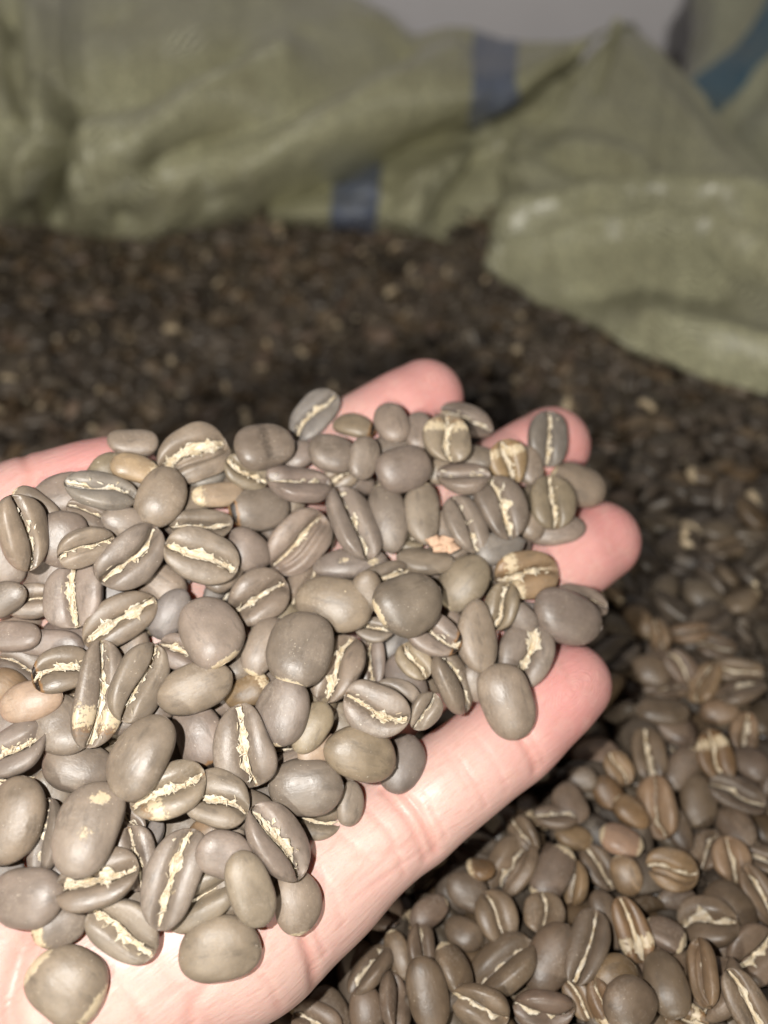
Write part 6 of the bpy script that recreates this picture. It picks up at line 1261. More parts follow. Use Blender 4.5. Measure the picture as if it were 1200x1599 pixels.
-1586,4743,-31,96,4,-26,92,-1403,4877,-33,-21,-25,-94,108,-1268,4883,-30,91,17,-31,110,-1220,4761,-18,75,-66,-1,96,-1074,4861,-64,85,-53,0,114,-966,4857,-68,100,-6,-1,104,
-806,4875,-36,82,-57,6,105,-679,4870,-51,49,-82,-18,102,-603,4855,-65,-66,75,-3,110,-464,4885,-35,1,-2,-83,87,-263,4826,-40,12,24,96,103,-181,4868,-36,-26,-7,61,99,
-24,4769,-32,25,4,-82,112,47,4786,-32,-80,57,-9,104,174,4876,-29,82,56,3,82,297,4780,-30,97,1,-15,92,529,4807,-22,5,56,71,106,608,4771,-49,30,-95,-1,110,
722,4806,-55,-83,-56,1,79,846,4867,-38,54,-81,19,111,1010,4812,-41,62,-61,-11,91,1123,4789,-56,-4,1,7,111,1187,4867,-45,-81,-48,31,108,1385,4828,-43,-91,-27,-8,99,
1467,4870,-53,-13,4,-80,98,1628,4880,-53,3,-1,-99,85,1745,4822,-49,-99,-11,-2,105,1853,4879,-42,-1,-3,58,87,2038,4893,-25,33,3,14,100,2117,4839,-19,-89,40,-22,107,
2295,4881,-33,2,-2,83,87,2333,4786,-21,38,42,65,100,2558,4782,-5,3,1,25,98,2651,4889,-27,-94,-11,-9,107,2756,4882,-40,-23,7,-97,108,-1088,-75,-26,-19,94,-5,104,
-863,49,-31,79,-57,-23,89,-723,-8,-42,8,-25,96,92,-736,-75,-33,-93,-33,-2,96,-515,42,-33,-97,-9,-21,112,-371,46,-33,-68,69,17,94,-321,-78,-39,21,-21,-29,95,
-148,15,-17,-36,-91,10,110,-97,-89,-16,19,-98,-3,95,150,-20,-30,16,-94,-15,108,292,-14,-39,86,-48,12,92,389,8,-34,-43,13,-58,91,539,-21,-30,79,42,34,93,
652,-81,-32,64,-64,-12,91,779,-107,-19,19,81,-53,105,832,-18,-37,34,-20,-78,87,1033,19,-34,89,-24,-13,96,-1104,66,-28,68,69,21,88,-901,70,-58,7,100,-4,93,
-876,144,-33,-94,25,22,114,-721,37,-26,66,38,-38,87,-608,75,-41,15,48,81,93,-422,123,-32,-11,67,68,92,-260,-10,-16,-90,-44,0,105,-213,109,-28,-38,1,-87,98,
-141,94,-31,20,-32,78,94,5,96,-4,-45,89,-5,100,191,141,-16,92,-11,-21,110,275,77,-9,99,15,6,95,412,140,-40,-91,-40,-1,108,552,139,-22,-56,25,11,98,
684,-23,-34,25,90,-32,89,872,68,-38,43,-88,20,105,975,102,-12,-62,-73,19,112,1098,55,-39,-50,84,0,98,-1195,244,-37,-52,82,1,96,-1089,245,-67,-35,-94,3,85,
-931,279,-71,66,75,-3,103,-855,281,-54,9,67,67,91,-698,279,-51,-32,1,91,112,-576,285,-52,-18,21,81,107,-419,155,-32,-10,-73,67,99,-315,161,-30,31,-92,15,115,
-227,202,-28,-52,72,-36,100,-107,196,-4,-28,-17,42,85,53,178,-11,-43,-81,-6,106,230,208,-6,55,82,10,105,353,172,-7,57,-26,-65,112,483,193,-18,-64,-66,-39,95,
621,262,-40,1,-1,98,106,694,209,-36,39,89,-1,89,843,189,-41,-62,74,-24,95,981,183,-40,-57,76,5,93,1148,212,-25,85,52,-3,103,-1188,393,-29,45,89,6,111,
-1057,393,-36,-55,-79,-26,94,-902,381,-46,84,37,39,110,-804,387,-23,89,45,-3,98,-759,471,-55,15,-21,-89,100,-520,309,-52,46,-37,-46,85,-343,382,-33,87,16,12,100,
-146,313,-23,-88,-37,23,96,-38,371,-33,70,72,3,99,102,350,4,-60,79,14,103,219,311,-25,3,-1,45,100,355,409,2,62,70,-35,106,499,343,-5,19,-5,69,101,
640,362,-16,39,-86,21,110,736,400,-33,-96,3,13,109,810,348,-32,-7,-54,64,107,1013,314,-24,0,2,62,98,1110,368,-51,52,19,-18,90,1225,329,-37,75,30,54,99,
-1281,519,-28,-81,-58,4,90,-1034,430,-60,-73,-64,2,93,-979,546,-69,38,85,34,86,-845,420,-63,16,-92,-36,93,-698,507,-66,-71,65,11,84,-647,437,-52,-49,-29,70,112,
-516,507,-39,-55,81,-19,100,-283,529,-28,-78,62,-5,82,-184,487,-30,5,-30,-20,99,-120,389,-16,94,-20,-26,99,19,406,10,-99,-13,-2,107,198,433,-7,-85,46,6,98,
324,521,-14,-21,-3,-80,93,460,434,3,-99,9,5,110,550,452,3,-64,-77,4,103,802,457,-21,3,-100,4,83,865,383,-23,81,-59,-5,85,969,509,-31,-70,-69,18,111,
1065,484,-27,-13,99,-1,113,1281,452,-69,82,58,1,105,-1221,679,-54,-22,34,-81,89,-1132,562,-53,-86,-39,-33,89,-1005,627,-44,58,-81,-1,98,-878,564,-75,11,19,-74,93,
-819,634,-67,48,-76,43,86,-685,561,-75,-99,0,-4,88,-569,546,-57,1,51,26,81,-372,548,-40,-94,-23,-11,113,-221,560,-45,98,17,4,96,-211,642,-30,-54,-75,32,87,
-13,649,8,-19,2,93,96,103,634,-14,30,2,-30,93,205,611,-10,42,89,11,104,519,714,8,-5,100,-1,98,619,635,-29,10,27,-8,83,718,552,-29,42,87,13,98,
781,611,-20,19,-14,-74,98,940,593,-34,-1,2,-98,87,1049,561,-44,14,-56,78,107,1174,547,-35,11,99,2,109,1313,649,-37,-82,24,-38,87,-1392,734,-19,27,95,13,89,
-1289,801,-64,-62,-78,3,84,-1093,718,-61,-53,-81,-23,90,-897,772,-60,43,8,88,107,-846,753,-43,-61,-76,19,104,-772,745,-52,2,40,74,102,-614,707,-65,-51,-83,-5,95,
-549,754,-52,-78,52,35,101,-373,753,-44,-35,21,-81,101,-250,710,-36,-34,39,-65,86,-68,699,-19,-14,93,31,87,57,791,-7,-18,-84,50,111,158,690,-6,-93,-28,9,100,
285,777,-8,-12,92,-29,89,451,788,-4,-87,33,-17,107,607,741,-22,-30,-1,-33,102,715,660,-23,70,63,24,103,822,692,-6,-1,-10,-27,109,974,732,-45,32,-2,43,92,
1096,612,-37,-48,-87,3,87,1234,717,-35,-31,-20,-54,111,1341,689,-47,-76,59,-4,97,-1338,883,-25,-71,68,-9,88,-1099,888,-60,88,36,-22,84,-1035,887,-55,69,47,30,95,
-907,858,-53,-77,-48,-41,111,-794,871,-59,12,53,76,111,-709,871,-54,-52,72,35,88,-546,893,-31,-20,41,16,90,-411,805,-48,-58,-16,16,100,-251,784,-55,75,65,2,81,
-179,850,-39,24,8,66,99,-51,840,-14,16,89,43,115,84,869,-5,-54,-77,2,111,226,822,-15,-82,51,-16,86,329,947,-17,-7,96,-28,101,457,918,9,1,4,-1,106,
591,911,-17,-4,-29,94,113,790,762,-30,96,-6,-28,86,858,870,-26,87,42,-25,83,1110,796,-33,-13,-95,-16,107,1115,875,-28,-1,-50,-78,91,1202,777,-40,-7,-41,-86,87,
1424,859,-11,11,80,9,88,-1482,1007,-47,-27,-10,14,89,-1391,1030,-36,74,-64,-9,87,-1163,930,-73,86,-50,-3,95,-1112,1016,-37,-49,-87,-2,106,-942,1032,-52,-89,35,-29,107,
-860,941,-68,-56,-76,-28,81,-700,983,-42,-45,89,0,88,-580,1044,-47,-94,12,1,94,-486,966,-43,77,64,2,98,-336,1015,-70,96,-29,3,85,-208,967,-30,76,54,31,106,
-32,975,-19,50,4,-38,111,103,940,-22,-22,94,23,95,157,1029,-27,17,-94,23,92,240,983,-21,-88,37,-15,100,485,993,-13,-96,12,-26,98,593,1041,-6,-80,48,-32,116,
732,959,8,-3,2,51,110,822,922,-10,49,-8,-85,98,991,922,0,-52,86,-2,104,1106,930,-14,-40,79,42,99,1192,1004,-24,-91,38,3,96,1297,888,-27,-15,-95,21,95,
-1479,1131,-48,87,-38,4,94,-1290,1171,-51,92,21,-18,97,-1218,1143,-55,-42,84,-33,99,-1060,1163,-29,-16,98,5,113,-1020,1067,-55,26,-89,22,93,-776,1083,-55,-15,43,-89,114,
-694,1070,-59,34,-44,-66,97,-575,1160,-57,45,-23,-73,99,-477,1081,-47,51,19,-9,114,-341,1053,-37,58,-81,8,111,-180,1127,-34,15,7,72,111,-42,1109,-35,48,28,3,106,
27,1089,-24,21,5,-80,82,159,1118,-46,98,17,10,92,285,1188,-25,-59,20,-68,99,424,1114,11,-2,-41,62,113,554,1165,1,14,-78,-46,108,671,1056,6,42,91,4,100,
810,1096,11,-99,-5,-6,96,895,1086,8,-38,92,-8,88,996,1082,-20,-76,-65,-4,103,1208,1061,-8,62,-8,-12,85,1325,1124,15,0,-97,6,95,1457,1013,-16,-90,-35,-17,89,
-1573,1265,-45,2,-80,60,111,-1356,1277,-49,12,21,74,93,-1272,1252,-45,-4,-3,-86,94,-1122,1225,-61,89,39,2,103,-1009,1196,-61,-30,90,30,87,-889,1221,-59,88,-39,-22,110,
-759,1224,-47,-94,-32,8,104,-693,1317,-62,47,79,-33,83,-457,1216,-81,10,100,-2,83,-389,1297,-44,-1,4,93,104,-322,1263,-66,26,-25,-56,97,-214,1249,-63,-12,37,71,91,
-84,1201,-57,-85,-50,-11,94,99,1215,-40,43,7,66,100,254,1396,-55,34,-84,-33,84,366,1273,-17,-7,3,94,86,479,1285,-25,-9,90,-41,101,590,1267,15,-2,-5,29,110,
715,1235,10,-97,25,-2,96,899,1201,25,3,-5,53,104,989,1315,27,18,-93,-24,101,1260,1229,36,0,-16,97,97,1407,1111,12,9,13,86,109,1496,1083,12,-89,44,5,85,
-1589,1442,-11,68,73,-4,111,-1483,1389,-55,93,-12,35,108,-1333,1403,-67,-83,49,-17,103,-1193,1305,-47,43,89,13,99,-1125,1367,-46,-18,-98,-12,108,-933,1297,-81,-12,-99,1,83,
-882,1340,-47,-33,94,8,104,-721,1353,-63,84,24,11,88,-582,1342,-62,71,61,13,102,-457,1427,-55,0,3,74,100,-234,1317,-45,97,24,-1,107,-224,1441,-91,19,-10,-34,89,
-129,1310,-67,91,26,-7,100,24,1309,-64,-18,24,77,112,219,1421,-59,-8,-94,-13,86,344,1331,-43,94,-27,-19,93,392,1366,-40,37,80,40,86,628,1355,-4,-41,-85,19,106,
681,1394,-4,-74,53,-22,91,861,1374,33,3,3,-96,103,954,1337,17,29,-14,92,81,1167,1306,31,-36,-89,7,104,1244,1341,49,-55,83,5,100,1318,1332,26,-1,-13,49,93,
1464,1288,16,-48,-81,26,90,-1558,1568,-87,32,0,-8,98,-1496,1466,-67,-88,-40,-24,106,-1351,1481,-83,-99,1,-1,89,-1213,1460,-68,13,-37,7,92,-1087,1495,-66,-42,-83,-33,84,
-994,1455,-84,86,51,-2,95,-840,1512,-49,68,73,-3,102,-666,1500,-46,-4,-1,-58,112,-523,1497,-55,3,12,-21,92,-455,1504,-79,-16,95,-11,96,-348,1494,-81,0,60,66,92,
-278,1513,-85,-14,37,-65,104,-126,1573,-62,90,40,-15,103,-1,1515,-106,51,-86,6,82,35,1519,-80,-49,-82,4,99,249,1569,-62,-89,-9,26,106,371,1445,-21,-95,-21,8,103,
531,1455,-14,-98,-15,-8,92,638,1509,-10,66,-56,-23,89,716,1542,-10,-7,1,63,100,870,1451,24,-84,46,8,106,1000,1520,44,-67,-62,38,103,1087,1538,41,-1,96,-22,90,
1310,1495,26,-61,-79,-2,93,1469,1568,28,36,14,24,83,1521,1518,35,15,-92,32,106,-1644,1571,-100,19,-98,3,92,-1411,1743,-93,-50,19,-76,92,-1441,1594,-69,-32,95,0,110,
-1256,1612,-92,12,7,-92,89,-1130,1604,-74,-71,63,11,99,-890,1615,-88,3,-98,-15,84,-834,1589,-80,7,-96,-19,90,-712,1644,-65,-31,-94,12,108,-606,1627,-92,-67,-68,31,92,
-471,1628,-90,-2,94,-16,92,-381,1666,-77,6,-2,96,97,-220,1562,-114,78,62,-4,84,-162,1643,-87,-100,-4,-4,102,-28,1630,-91,-76,45,-8,101,136,1686,-94,-61,-3,-3,103,
207,1633,-62,82,57,0,113,310,1553,-61,-91,-20,24,95,510,1615,-32,94,-30,-17,107,590,1639,-29,90,-35,16,89,579,1671,-1,-24,-7,3,107,916,1679,30,12,28,2,90,
940,1602,15,-97,25,-5,85,1203,1641,52,1,39,80,104,1338,1575,52,2,6,90,91,1321,1684,48,1,-56,72,86,1561,1577,24,-3,-92,-38,94,1687,1733,24,96,24,-10,109,
-1662,1832,-107,2,98,-21,93,-1654,1721,-77,-13,-2,-8,91,-1473,1750,-85,85,-53,2,87,-1352,1732,-75,-1,-2,89,113,-1271,1807,-96,91,-26,28,106,-1094,1828,-89,-27,13,-43,94,
-996,1819,-109,-34,21,62,87,-880,1753,-95,8,92,-37,100,-814,1928,-122,-12,50,-50,91,-607,1807,-103,-84,-42,-13,105,-430,1788,-117,5,98,1,97,-298,1732,-111,87,34,32,86,
-120,1749,-102,55,81,-1,99,-87,1706,-118,-17,11,97,96,-44,1845,-124,-44,-40,20,80,174,1772,-91,-85,-42,-7,110,264,1784,-103,85,53,4,104,437,1710,-63,22,5,40,90,
387,1815,-48,98,-18,8,108,590,1737,-28,35,-87,-34,90,777,1720,-9,-58,81,-7,96,999,1718,33,-98,0,5,86,1109,1778,50,88,-42,-23,105,1245,1798,48,94,22,3,110,
1445,1736,45,91,20,21,105,1510,1679,31,-61,71,-35,84,1643,1787,-6,51,-85,-3,93,1793,1815,5,-90,-19,36,92,-1702,1896,-78,49,-87,0,97,-1577,1872,-87,28,-96,2,89,
-1479,1898,-94,17,-8,-34,102,-1311,1870,-110,-90,-30,14,98,-1184,1906,-103,-6,22,59,91,-1059,1866,-120,22,-9,-54,89,-956,1985,-135,82,52,24,87,-863,1890,-139,71,-69,5,82,
-624,1848,-123,-91,36,8,86,-527,1879,-137,0,-18,17,84,-388,1869,-105,-7,0,-16,107,-309,1899,-133,6,50,85,105,-212,1910,-148,-2,-5,-82,95,-134,1835,-118,-1,96,28,112,
61,1903,-115,55,-23,-54,98,161,1981,-95,-21,-11,-90,84,299,1895,-86,-64,-70,25,102,406,1922,-68,-53,-82,12,106,525,1872,-47,-35,33,-64,89,622,1822,-43,-92,38,-10,92,
774,1935,-21,42,90,0,95,1032,1979,45,100,-6,-1,96,1176,1848,42,-98,-5,10,106,1370,1892,32,-85,-45,5,86,1436,1810,38,-37,91,19,104,1519,1833,19,23,-1,-22,89,
1606,1860,2,-7,2,-84,98,-1811,1968,-87,58,-58,-40,105,-1638,1977,-110,96,9,-26,87,-1495,2060,-100,-93,33,5,105,-1332,2041,-122,-17,-92,-14,97,-1210,1970,-128,-23,96,1,85,
-1089,2031,-136,-89,-9,-16,85,-961,2111,-176,29,95,-10,95,-638,2021,-126,4,-20,11,109,-692,2080,-167,53,-82,-1,100,-634,2095,-145,5,26,96,96,-442,1983,-134,84,-12,18,110,
-346,2043,-126,9,-23,-70,98,-187,1954,-116,-23,-97,4,105,-46,2068,-156,-26,97,-4,95,65,1996,-117,29,82,43,112,70,2077,-127,-40,31,-56,93,300,2021,-47,28,94,15,87,
425,2011,-56,64,75,6,84,631,2077,-33,-38,-90,1,98,702,1985,-12,15,12,92,87,825,1998,3,42,84,14,107,898,2060,8,-91,31,17,92,1062,1968,13,-5,3,87,85,
1269,2079,41,-4,-5,-84,97,1355,2053,19,-12,24,-71,105,1523,2105,12,-29,51,-81,89,1696,1985,21,75,66,-7,102,1812,2024,-13,41,-85,9,91,-1810,2119,-92,-45,-73,25,86,
-1641,2152,-118,-1,18,62,95,-1555,2197,-115,6,-91,40,98,-1381,2222,-146,46,-85,24,84,-1227,2211,-152,20,-55,-81,93,-1135,2130,-151,-9,-95,14,104,-1039,2133,-157,40,-87,-29,95,
-830,2226,-179,-16,-97,-10,88,-688,2224,-184,-65,59,19,84,-628,2153,-168,-25,91,34,112,-420,2116,-165,-77,-50,4,91,-270,2098,-151,-54,-27,-57,90,-160,2169,-146,-13,18,-97,89,
-26,2170,-136,-33,-7,-85,100,101,2175,-120,-73,-64,15,115,161,2180,-91,6,-6,-74,101,396,2147,-77,89,-8,5,99,459,2083,-71,63,68,21,88,604,2185,-37,12,50,-85,85,
703,2111,5,16,-97,-19,114,884,2122,-7,52,-85,-8,107,943,2177,17,57,81,-5,111,1171,2109,10,-29,-9,-65,88,1258,2225,-1,94,-13,-13,95,1400,2135,-4,-2,6,77,87,
1418,2200,13,20,56,74,111,1803,2243,2,-97,-20,4,106,1804,2155,-9,-46,-8,-62,102,-1794,2234,-89,74,64,1,112,-1687,2195,-87,19,72,8,101,-1638,2323,-105,82,51,8,105,
-1434,2283,-138,-8,58,79,83,-1230,2323,-170,58,-74,34,86,-1076,2227,-139,-31,-95,-6,106,-1123,2320,-181,22,86,-46,92,-909,2330,-179,77,63,-9,100,-767,2274,-181,-27,4,-32,102,
-694,2368,-208,65,-72,-18,95,-624,2332,-185,54,84,-7,97,-418,2296,-212,90,-42,7,88,-333,2232,-172,-94,-3,1,106,-235,2248,-152,27,-14,-43,111,-109,2247,-137,-41,91,-6,84,
10,2243,-136,25,-21,93,98,216,2263,-101,-94,-5,25,91,323,2283,-77,17,19,-66,113,379,2211,-101,94,34,7,83,530,2323,-59,83,-46,22,95,644,2289,-44,36,-84,36,84,
813,2307,-30,-2,-97,22,100,975,2302,-37,95,-30,5,82,1120,2383,-5,-26,96,-11,107,1133,2313,-5,-40,18,60,107,1345,2314,17,10,-98,9,109,1478,2250,-3,-61,77,20,101,
1692,2273,8,-46,-86,21,91,1726,2337,-24,-6,-28,93,99,1872,2212,-33,-49,87,1,107,-1881,2374,-78,-33,92,-13,93,-1717,2362,-83,-96,13,3,111,-1594,2420,-87,4,8,35,115,
-1458,2338,-129,-97,0,-22,96,-1339,2436,-141,14,30,57,87,-1272,2369,-165,29,-90,-31,98,-1072,2403,-179,-42,-90,9,110,-981,2416,-191,82,57,-9,98,-831,2461,-215,50,-82,-14,99,
-752,2445,-215,-99,-12,-2,92,-633,2394,-218,-56,76,2,86,-492,2429,-190,-6,-6,-15,108,-363,2375,-178,82,-57,1,91,-272,2367,-188,-97,-14,0,93,-141,2422,-146,-67,73,-7,107,
-16,2459,-155,6,-3,25,89,95,2390,-101,-99,12,-8,96,220,2341,-99,-92,33,15,107,383,2358,-76,-43,84,18,98,516,2407,-64,-90,20,-31,87,645,2408,-49,91,-6,9,100,
765,2457,-43,-65,68,32,86,808,2402,-33,-54,75,-22,109,1005,2512,-15,-85,-50,15,97,1266,2612,-26,48,-87,4,90,1292,2379,0,-70,69,6,96,1441,2370,-31,90,-43,0,87,
1556,2371,-32,-2,1,42,90,1680,2413,8,3,12,-95,109,1829,2365,-35,0,1,89,92,1942,2357,-5,-81,58,2,115,-1979,2550,-68,-88,-45,13,95,-1774,2504,-101,-100,-2,7,86,
-1712,2458,-71,12,17,-98,104,-1577,2495,-103,-53,56,63,88,-1379,2574,-133,-6,-4,-97,111,-1296,2544,-160,-61,-69,39,99,-1235,2529,-183,-82,48,-23,96,-1102,2577,-191,34,-94,0,103,
-965,2541,-228,29,93,-1,101,-767,2519,-223,43,-88,17,83,-692,2560,-230,72,67,-14,90,-609,2553,-212,91,20,20,109,-478,2504,-215,82,34,38,101,-355,2490,-223,32,94,-1,89,
-140,2624,-171,56,75,33,88,-50,2522,-140,20,-88,17,83,4,2542,-148,8,14,81,85,162,2463,-121,-25,-27,64,83,47,2493,-109,-94,31,-13,85,407,2515,-70,-77,58,24,99,
468,2479,-71,24,-2,59,107,666,2546,-52,22,94,18,108,791,2497,-52,8,38,-92,83,882,2506,-40,33,-90,18,103,1154,2482,-34,38,-90,5,104,1177,2567,-46,-10,5,-87,82,
1312,2533,-35,-77,51,-27,104,1605,2518,-11,-3,-9,22,97,1708,2492,-17,88,-36,-23,112,1898,2527,-2,-75,-60,21,112,1969,2452,7,-95,23,8,113,-1911,2610,-79,61,-79,-6,86,
-1787,2578,-78,25,26,-51,93,-1714,2579,-69,2,21,-62,100,-1565,2611,-117,15,95,-26,86,-1338,2699,-157,-67,63,-2,98,-1287,2710,-173,57,69,36,100,-1256,2622,-184,82,53,5,101,
-1057,2659,-215,-27,14,-88,91,-909,2647,-215,-38,90,-21,107,-828,2668,-233,92,25,10,83,-728,2653,-231,-54,83,-7,89,-603,2696,-225,42,22,-88,112,-477,2697,-221,17,86,-48,99,
-393,2655,-211,-72,44,-32,111,-290,2635,-202,-89,-39,15,86,-79,2668,-154,24,91,-29,87,43,2573,-130,91,39,-15,93,68,2702,-108,3,88,-14,105,276,2656,-105,96,27,7,89,
338,2641,-67,-72,66,-17,91,587,2618,-64,22,-92,31,83,647,2645,-42,3,-18,-84,88,732,2663,-57,-14,44,-63,86,920,2727,-58,-1,-44,75,90,910,2576,-46,-11,-94,-31,102,
1132,2668,-46,10,5,-86,93,1204,2653,-34,63,-77,4,95,1419,2756,-55,90,34,10,91,1518,2511,-23,94,-24,-25,108,1679,2722,-22,-66,45,-9,93,1821,2644,2,-41,-91,-2,107,
1989,2654,-14,-88,-39,28,85,-2027,2807,-52,-5,6,88,110,-1809,2725,-81,12,-99,-3,108,-1724,2707,-81,-71,66,-16,94,-1659,2721,-92,-15,98,-2,100,-1436,2742,-115,7,97,12,87,
-1469,2694,-122,68,-42,-8,100,-1233,2759,-174,-27,95,3,107,-1162,2716,-186,62,77,12,86,-986,2778,-219,-94,33,3,94,-892,2775,-227,-1,4,-24,87,-805,2727,-262,87,21,9,83,
-736,2750,-216,-31,94,-4,106,-596,2792,-234,55,70,17,111,-463,2809,-224,-18,-96,19,99,-424,2805,-190,95,-13,-19,110,-287,2796,-199,94,28,-5,88,-75,2854,-143,7,-97,18,93,
-6,2819,-113,83,55,10,104,89,2785,-90,-86,49,-10,87,321,2831,-76,87,29,18,90,429,2821,-62,25,49,49,104,573,2792,-53,92,22,28,107,764,2781,-58,78,42,39,85,
811,2771,-53,89,18,41,92,985,2832,-61,20,-29,17,95,1044,2769,-55,-24,-51,52,100,1255,2725,-44,31,30,-38,104,1399,2807,-34,-1,6,25,90,1635,2820,-20,-4,-98,19,95,
1720,2768,-11,-80,58,5,111,1953,2728,-15,73,-62,-19,93,2042,2814,-6,47,76,38,97,-2068,2861,-18,-66,75,2,100,-1930,2977,-37,34,27,-88,111,-1803,2943,-79,-96,-27,5,91,
-1543,2978,-87,63,74,17,109,-1470,2889,-125,-19,-25,88,111,-1450,2952,-134,24,95,-18,84,-1255,2932,-160,-21,11,-95,96,-1170,2857,-182,-98,-10,13,105,-1049,2861,-203,77,-63,-8,105,
-929,2919,-236,76,43,-48,93,-791,2908,-259,-12,-30,-91,83,-698,2846,-237,-32,94,2,102,-584,2941,-232,54,-23,38,100,-477,2913,-224,53,-13,42,98,-339,2910,-220,-99,6,-10,101,
-334,2821,-170,-17,-12,-21,113,-137,2929,-154,-57,-81,11,116,-18,2901,-140,14,1,78,91,82,2975,-108,-76,47,-37,90,284,2941,-82,54,-81,21,86,487,2919,-82,81,59,2,81,
623,2917,-52,-42,2,-86,105,780,2938,-53,-64,65,-39,113,795,2844,-60,16,90,40,95,1018,2973,-60,47,-78,-41,104,1108,2845,-73,-24,-20,51,88,1135,2975,-63,64,63,27,99,
1338,2867,-39,-39,92,-3,106,1515,2817,-40,90,-9,18,108,1599,2894,-14,-98,-19,11,101,1728,2894,-29,-47,-82,22,94,1815,3004,-25,-49,83,-27,102,2000,2930,-6,6,-58,-81,100,
2179,2934,-17,-2,-1,87,96,-2182,3019,-47,-18,12,-59,103,-2024,2975,-45,-38,6,33,95,-1913,3084,-56,0,-28,-95,96,-1774,3044,-71,-86,50,-10,93,-1490,2986,-104,60,79,14,89,
-1468,3081,-131,-27,13,-6,85,-1297,3060,-131,-6,11,-69,106,-1227,3083,-162,15,-98,-7,83,-1158,3038,-190,-27,-81,49,95,-1013,2957,-230,-63,-69,-9,90,-878,2983,-223,-83,-55,1,111,
-742,3016,-242,31,-35,-69,99,-660,2937,-252,95,19,-23,83,-558,3026,-207,-85,-53,-2,113,-410,3047,-214,77,60,11,91,-331,2983,-192,22,82,12,88,-216,3023,-188,73,68,10,86,
-53,3031,-145,-9,-7,87,101,88,3064,-106,35,30,61,85,205,3040,-90,-16,14,21,104,292,3069,-69,-11,-20,-10,101,503,3028,-46,-98,18,-2,85,652,3044,-52,47,74,41,103,
755,3030,-58,-83,-51,12,115,921,3056,-67,-97,-8,-22,84,1001,3021,-68,-97,5,14,91,1157,3057,-71,-96,20,-20,86,1270,3073,-51,82,47,-25,110,1390,3086,-60,-97,-5,17,89,
1534,3070,-33,44,80,-29,104,1632,2978,-40,-17,16,21,111,1774,3050,-24,-34,87,-32,104,1907,3037,-29,80,60,-3,103,2050,3045,-7,66,71,-7,104,2200,3039,-5,39,-42,-56,100,
-2249,3203,-42,-88,11,-7,88,-2065,3092,-37,-15,-5,-5,96,-2015,3152,-43,2,94,-32,81,-1856,3179,-64,38,-89,-25,83,-1705,3173,-77,-37,2,61,86,-1541,3133,-82,16,-97,-12,101,
-1380,3063,-127,-92,-38,9,95,-1230,3161,-166,83,-51,18,87,-1157,3184,-179,85,45,-7,90,-1031,3080,-203,-88,14,37,106,-942,3170,-196,27,23,55,101,-795,3054,-219,72,45,-4,109,
-694,3165,-228,-94,-5,-1,84,-624,3085,-197,72,-65,-19,100,-473,3217,-196,15,-95,26,89,-377,3140,-190,27,-94,22,99,-204,3102,-169,-15,6,-66,90,-81,3198,-133,-76,-63,16,95,
-13,3224,-98,-99,7,-8,113,203,3143,-84,-81,-46,31,88,145,3077,-82,53,-71,46,103,462,3180,-61,63,-71,-11,102,579,3197,-68,-26,-10,76,84,664,3187,-58,-25,50,-43,85,
827,3196,-53,15,-54,-80,107,933,3124,-64,-55,78,4,82,1083,3206,-76,-10,99,3,99,1198,3123,-50,-85,53,0,84,1382,3161,-36,-94,32,-2,96,1465,3201,-57,-21,10,-2,93,
1559,3218,-55,95,-30,7,103,1708,3162,-7,-69,72,-3,113,1838,3154,1,-69,72,-3,103,1949,3222,-6,-17,-87,-35,98,2115,3106,11,26,-7,-66,104,2262,3217,-16,93,-22,-18,98,
-2231,3369,-41,-11,-40,-35,93,-2155,3231,-22,-89,-42,7,109,-1982,3318,-34,-77,-64,5,85,-1826,3378,-82,99,-16,-4,88,-1675,3329,-88,73,-67,4,103,-1640,3243,-85,26,-95,19,105,
-1440,3318,-129,9,2,84,88,-1333,3214,-140,-70,64,19,92,-1183,3212,-158,30,89,-24,96,-1053,3198,-192,-9,-26,-61,92,-1032,3297,-171,-23,-22,-70,99,-848,3292,-214,8,-99,-11,83,
-771,3294,-203,34,15,1,98,-612,3201,-203,68,-68,-24,106,-565,3132,-196,67,71,22,91,-346,3207,-160,-95,-30,-7,103,-310,3310,-179,58,81,9,86,-70,3303,-128,-94,6,-21,88,
147,3263,-90,23,12,-71,113,214,3223,-75,-19,-64,42,94,380,3314,-76,-70,-68,17,83,549,3276,-61,21,94,25,101,714,3256,-59,-62,70,-24,84,832,3269,-54,-42,81,-25,87,
815,3342,-37,-99,-16,-1,102,1095,3247,-34,-62,78,3,106,1160,3289,-59,-30,91,-26,87,1377,3248,-30,-94,32,2,101,1458,3270,-25,-7,-11,82,89,1630,3338,-35,-22,-24,-43,106,
1707,3363,-31,-45,84,2,102,1908,3300,-29,-27,-24,34,99,1933,3261,-26,21,-55,-75,85,2158,3278,-18,40,-42,-55,101,2210,3300,-25,-41,88,-2,84,-2298,3481,-30,7,-13,6,108,
-2142,3444,-33,-12,22,47,102,-2081,3414,-55,0,98,14,85,-1871,3458,-39,-4,0,-86,94,-1750,3343,-81,3,-31,-93,83,-1645,3387,-79,-24,-90,32,107,-1520,3309,-119,62,-78,-6,89,
-1386,3445,-115,87,46,-15,98,-1331,3395,-118,69,-67,24,94,-1175,3348,-151,-35,-89,30,93,-974,3349,-186,-12,7,-39,81,-890,3331,-186,-83,2,2,79,-804,3409,-179,10,-18,-95,91,
-699,3410,-171,97,-10,-16,96,-500,3382,-166,-29,-87,-15,87,-419,3370,-170,-24,-18,-5,91,-280,3366,-133,-90,-43,-9,90,-125,3461,-125,76,63,-15,91,-35,3397,-94,-2,3,-94,98,
66,3389,-90,24,-15,-49,86,151,3372,-70,1,-6,-22,112,305,3398,-80,-31,11,-80,89,490,3351,-79,100,-3,3,92,633,3398,-35,0,-2,7,93,741,3354,-56,-58,-73,28,90,
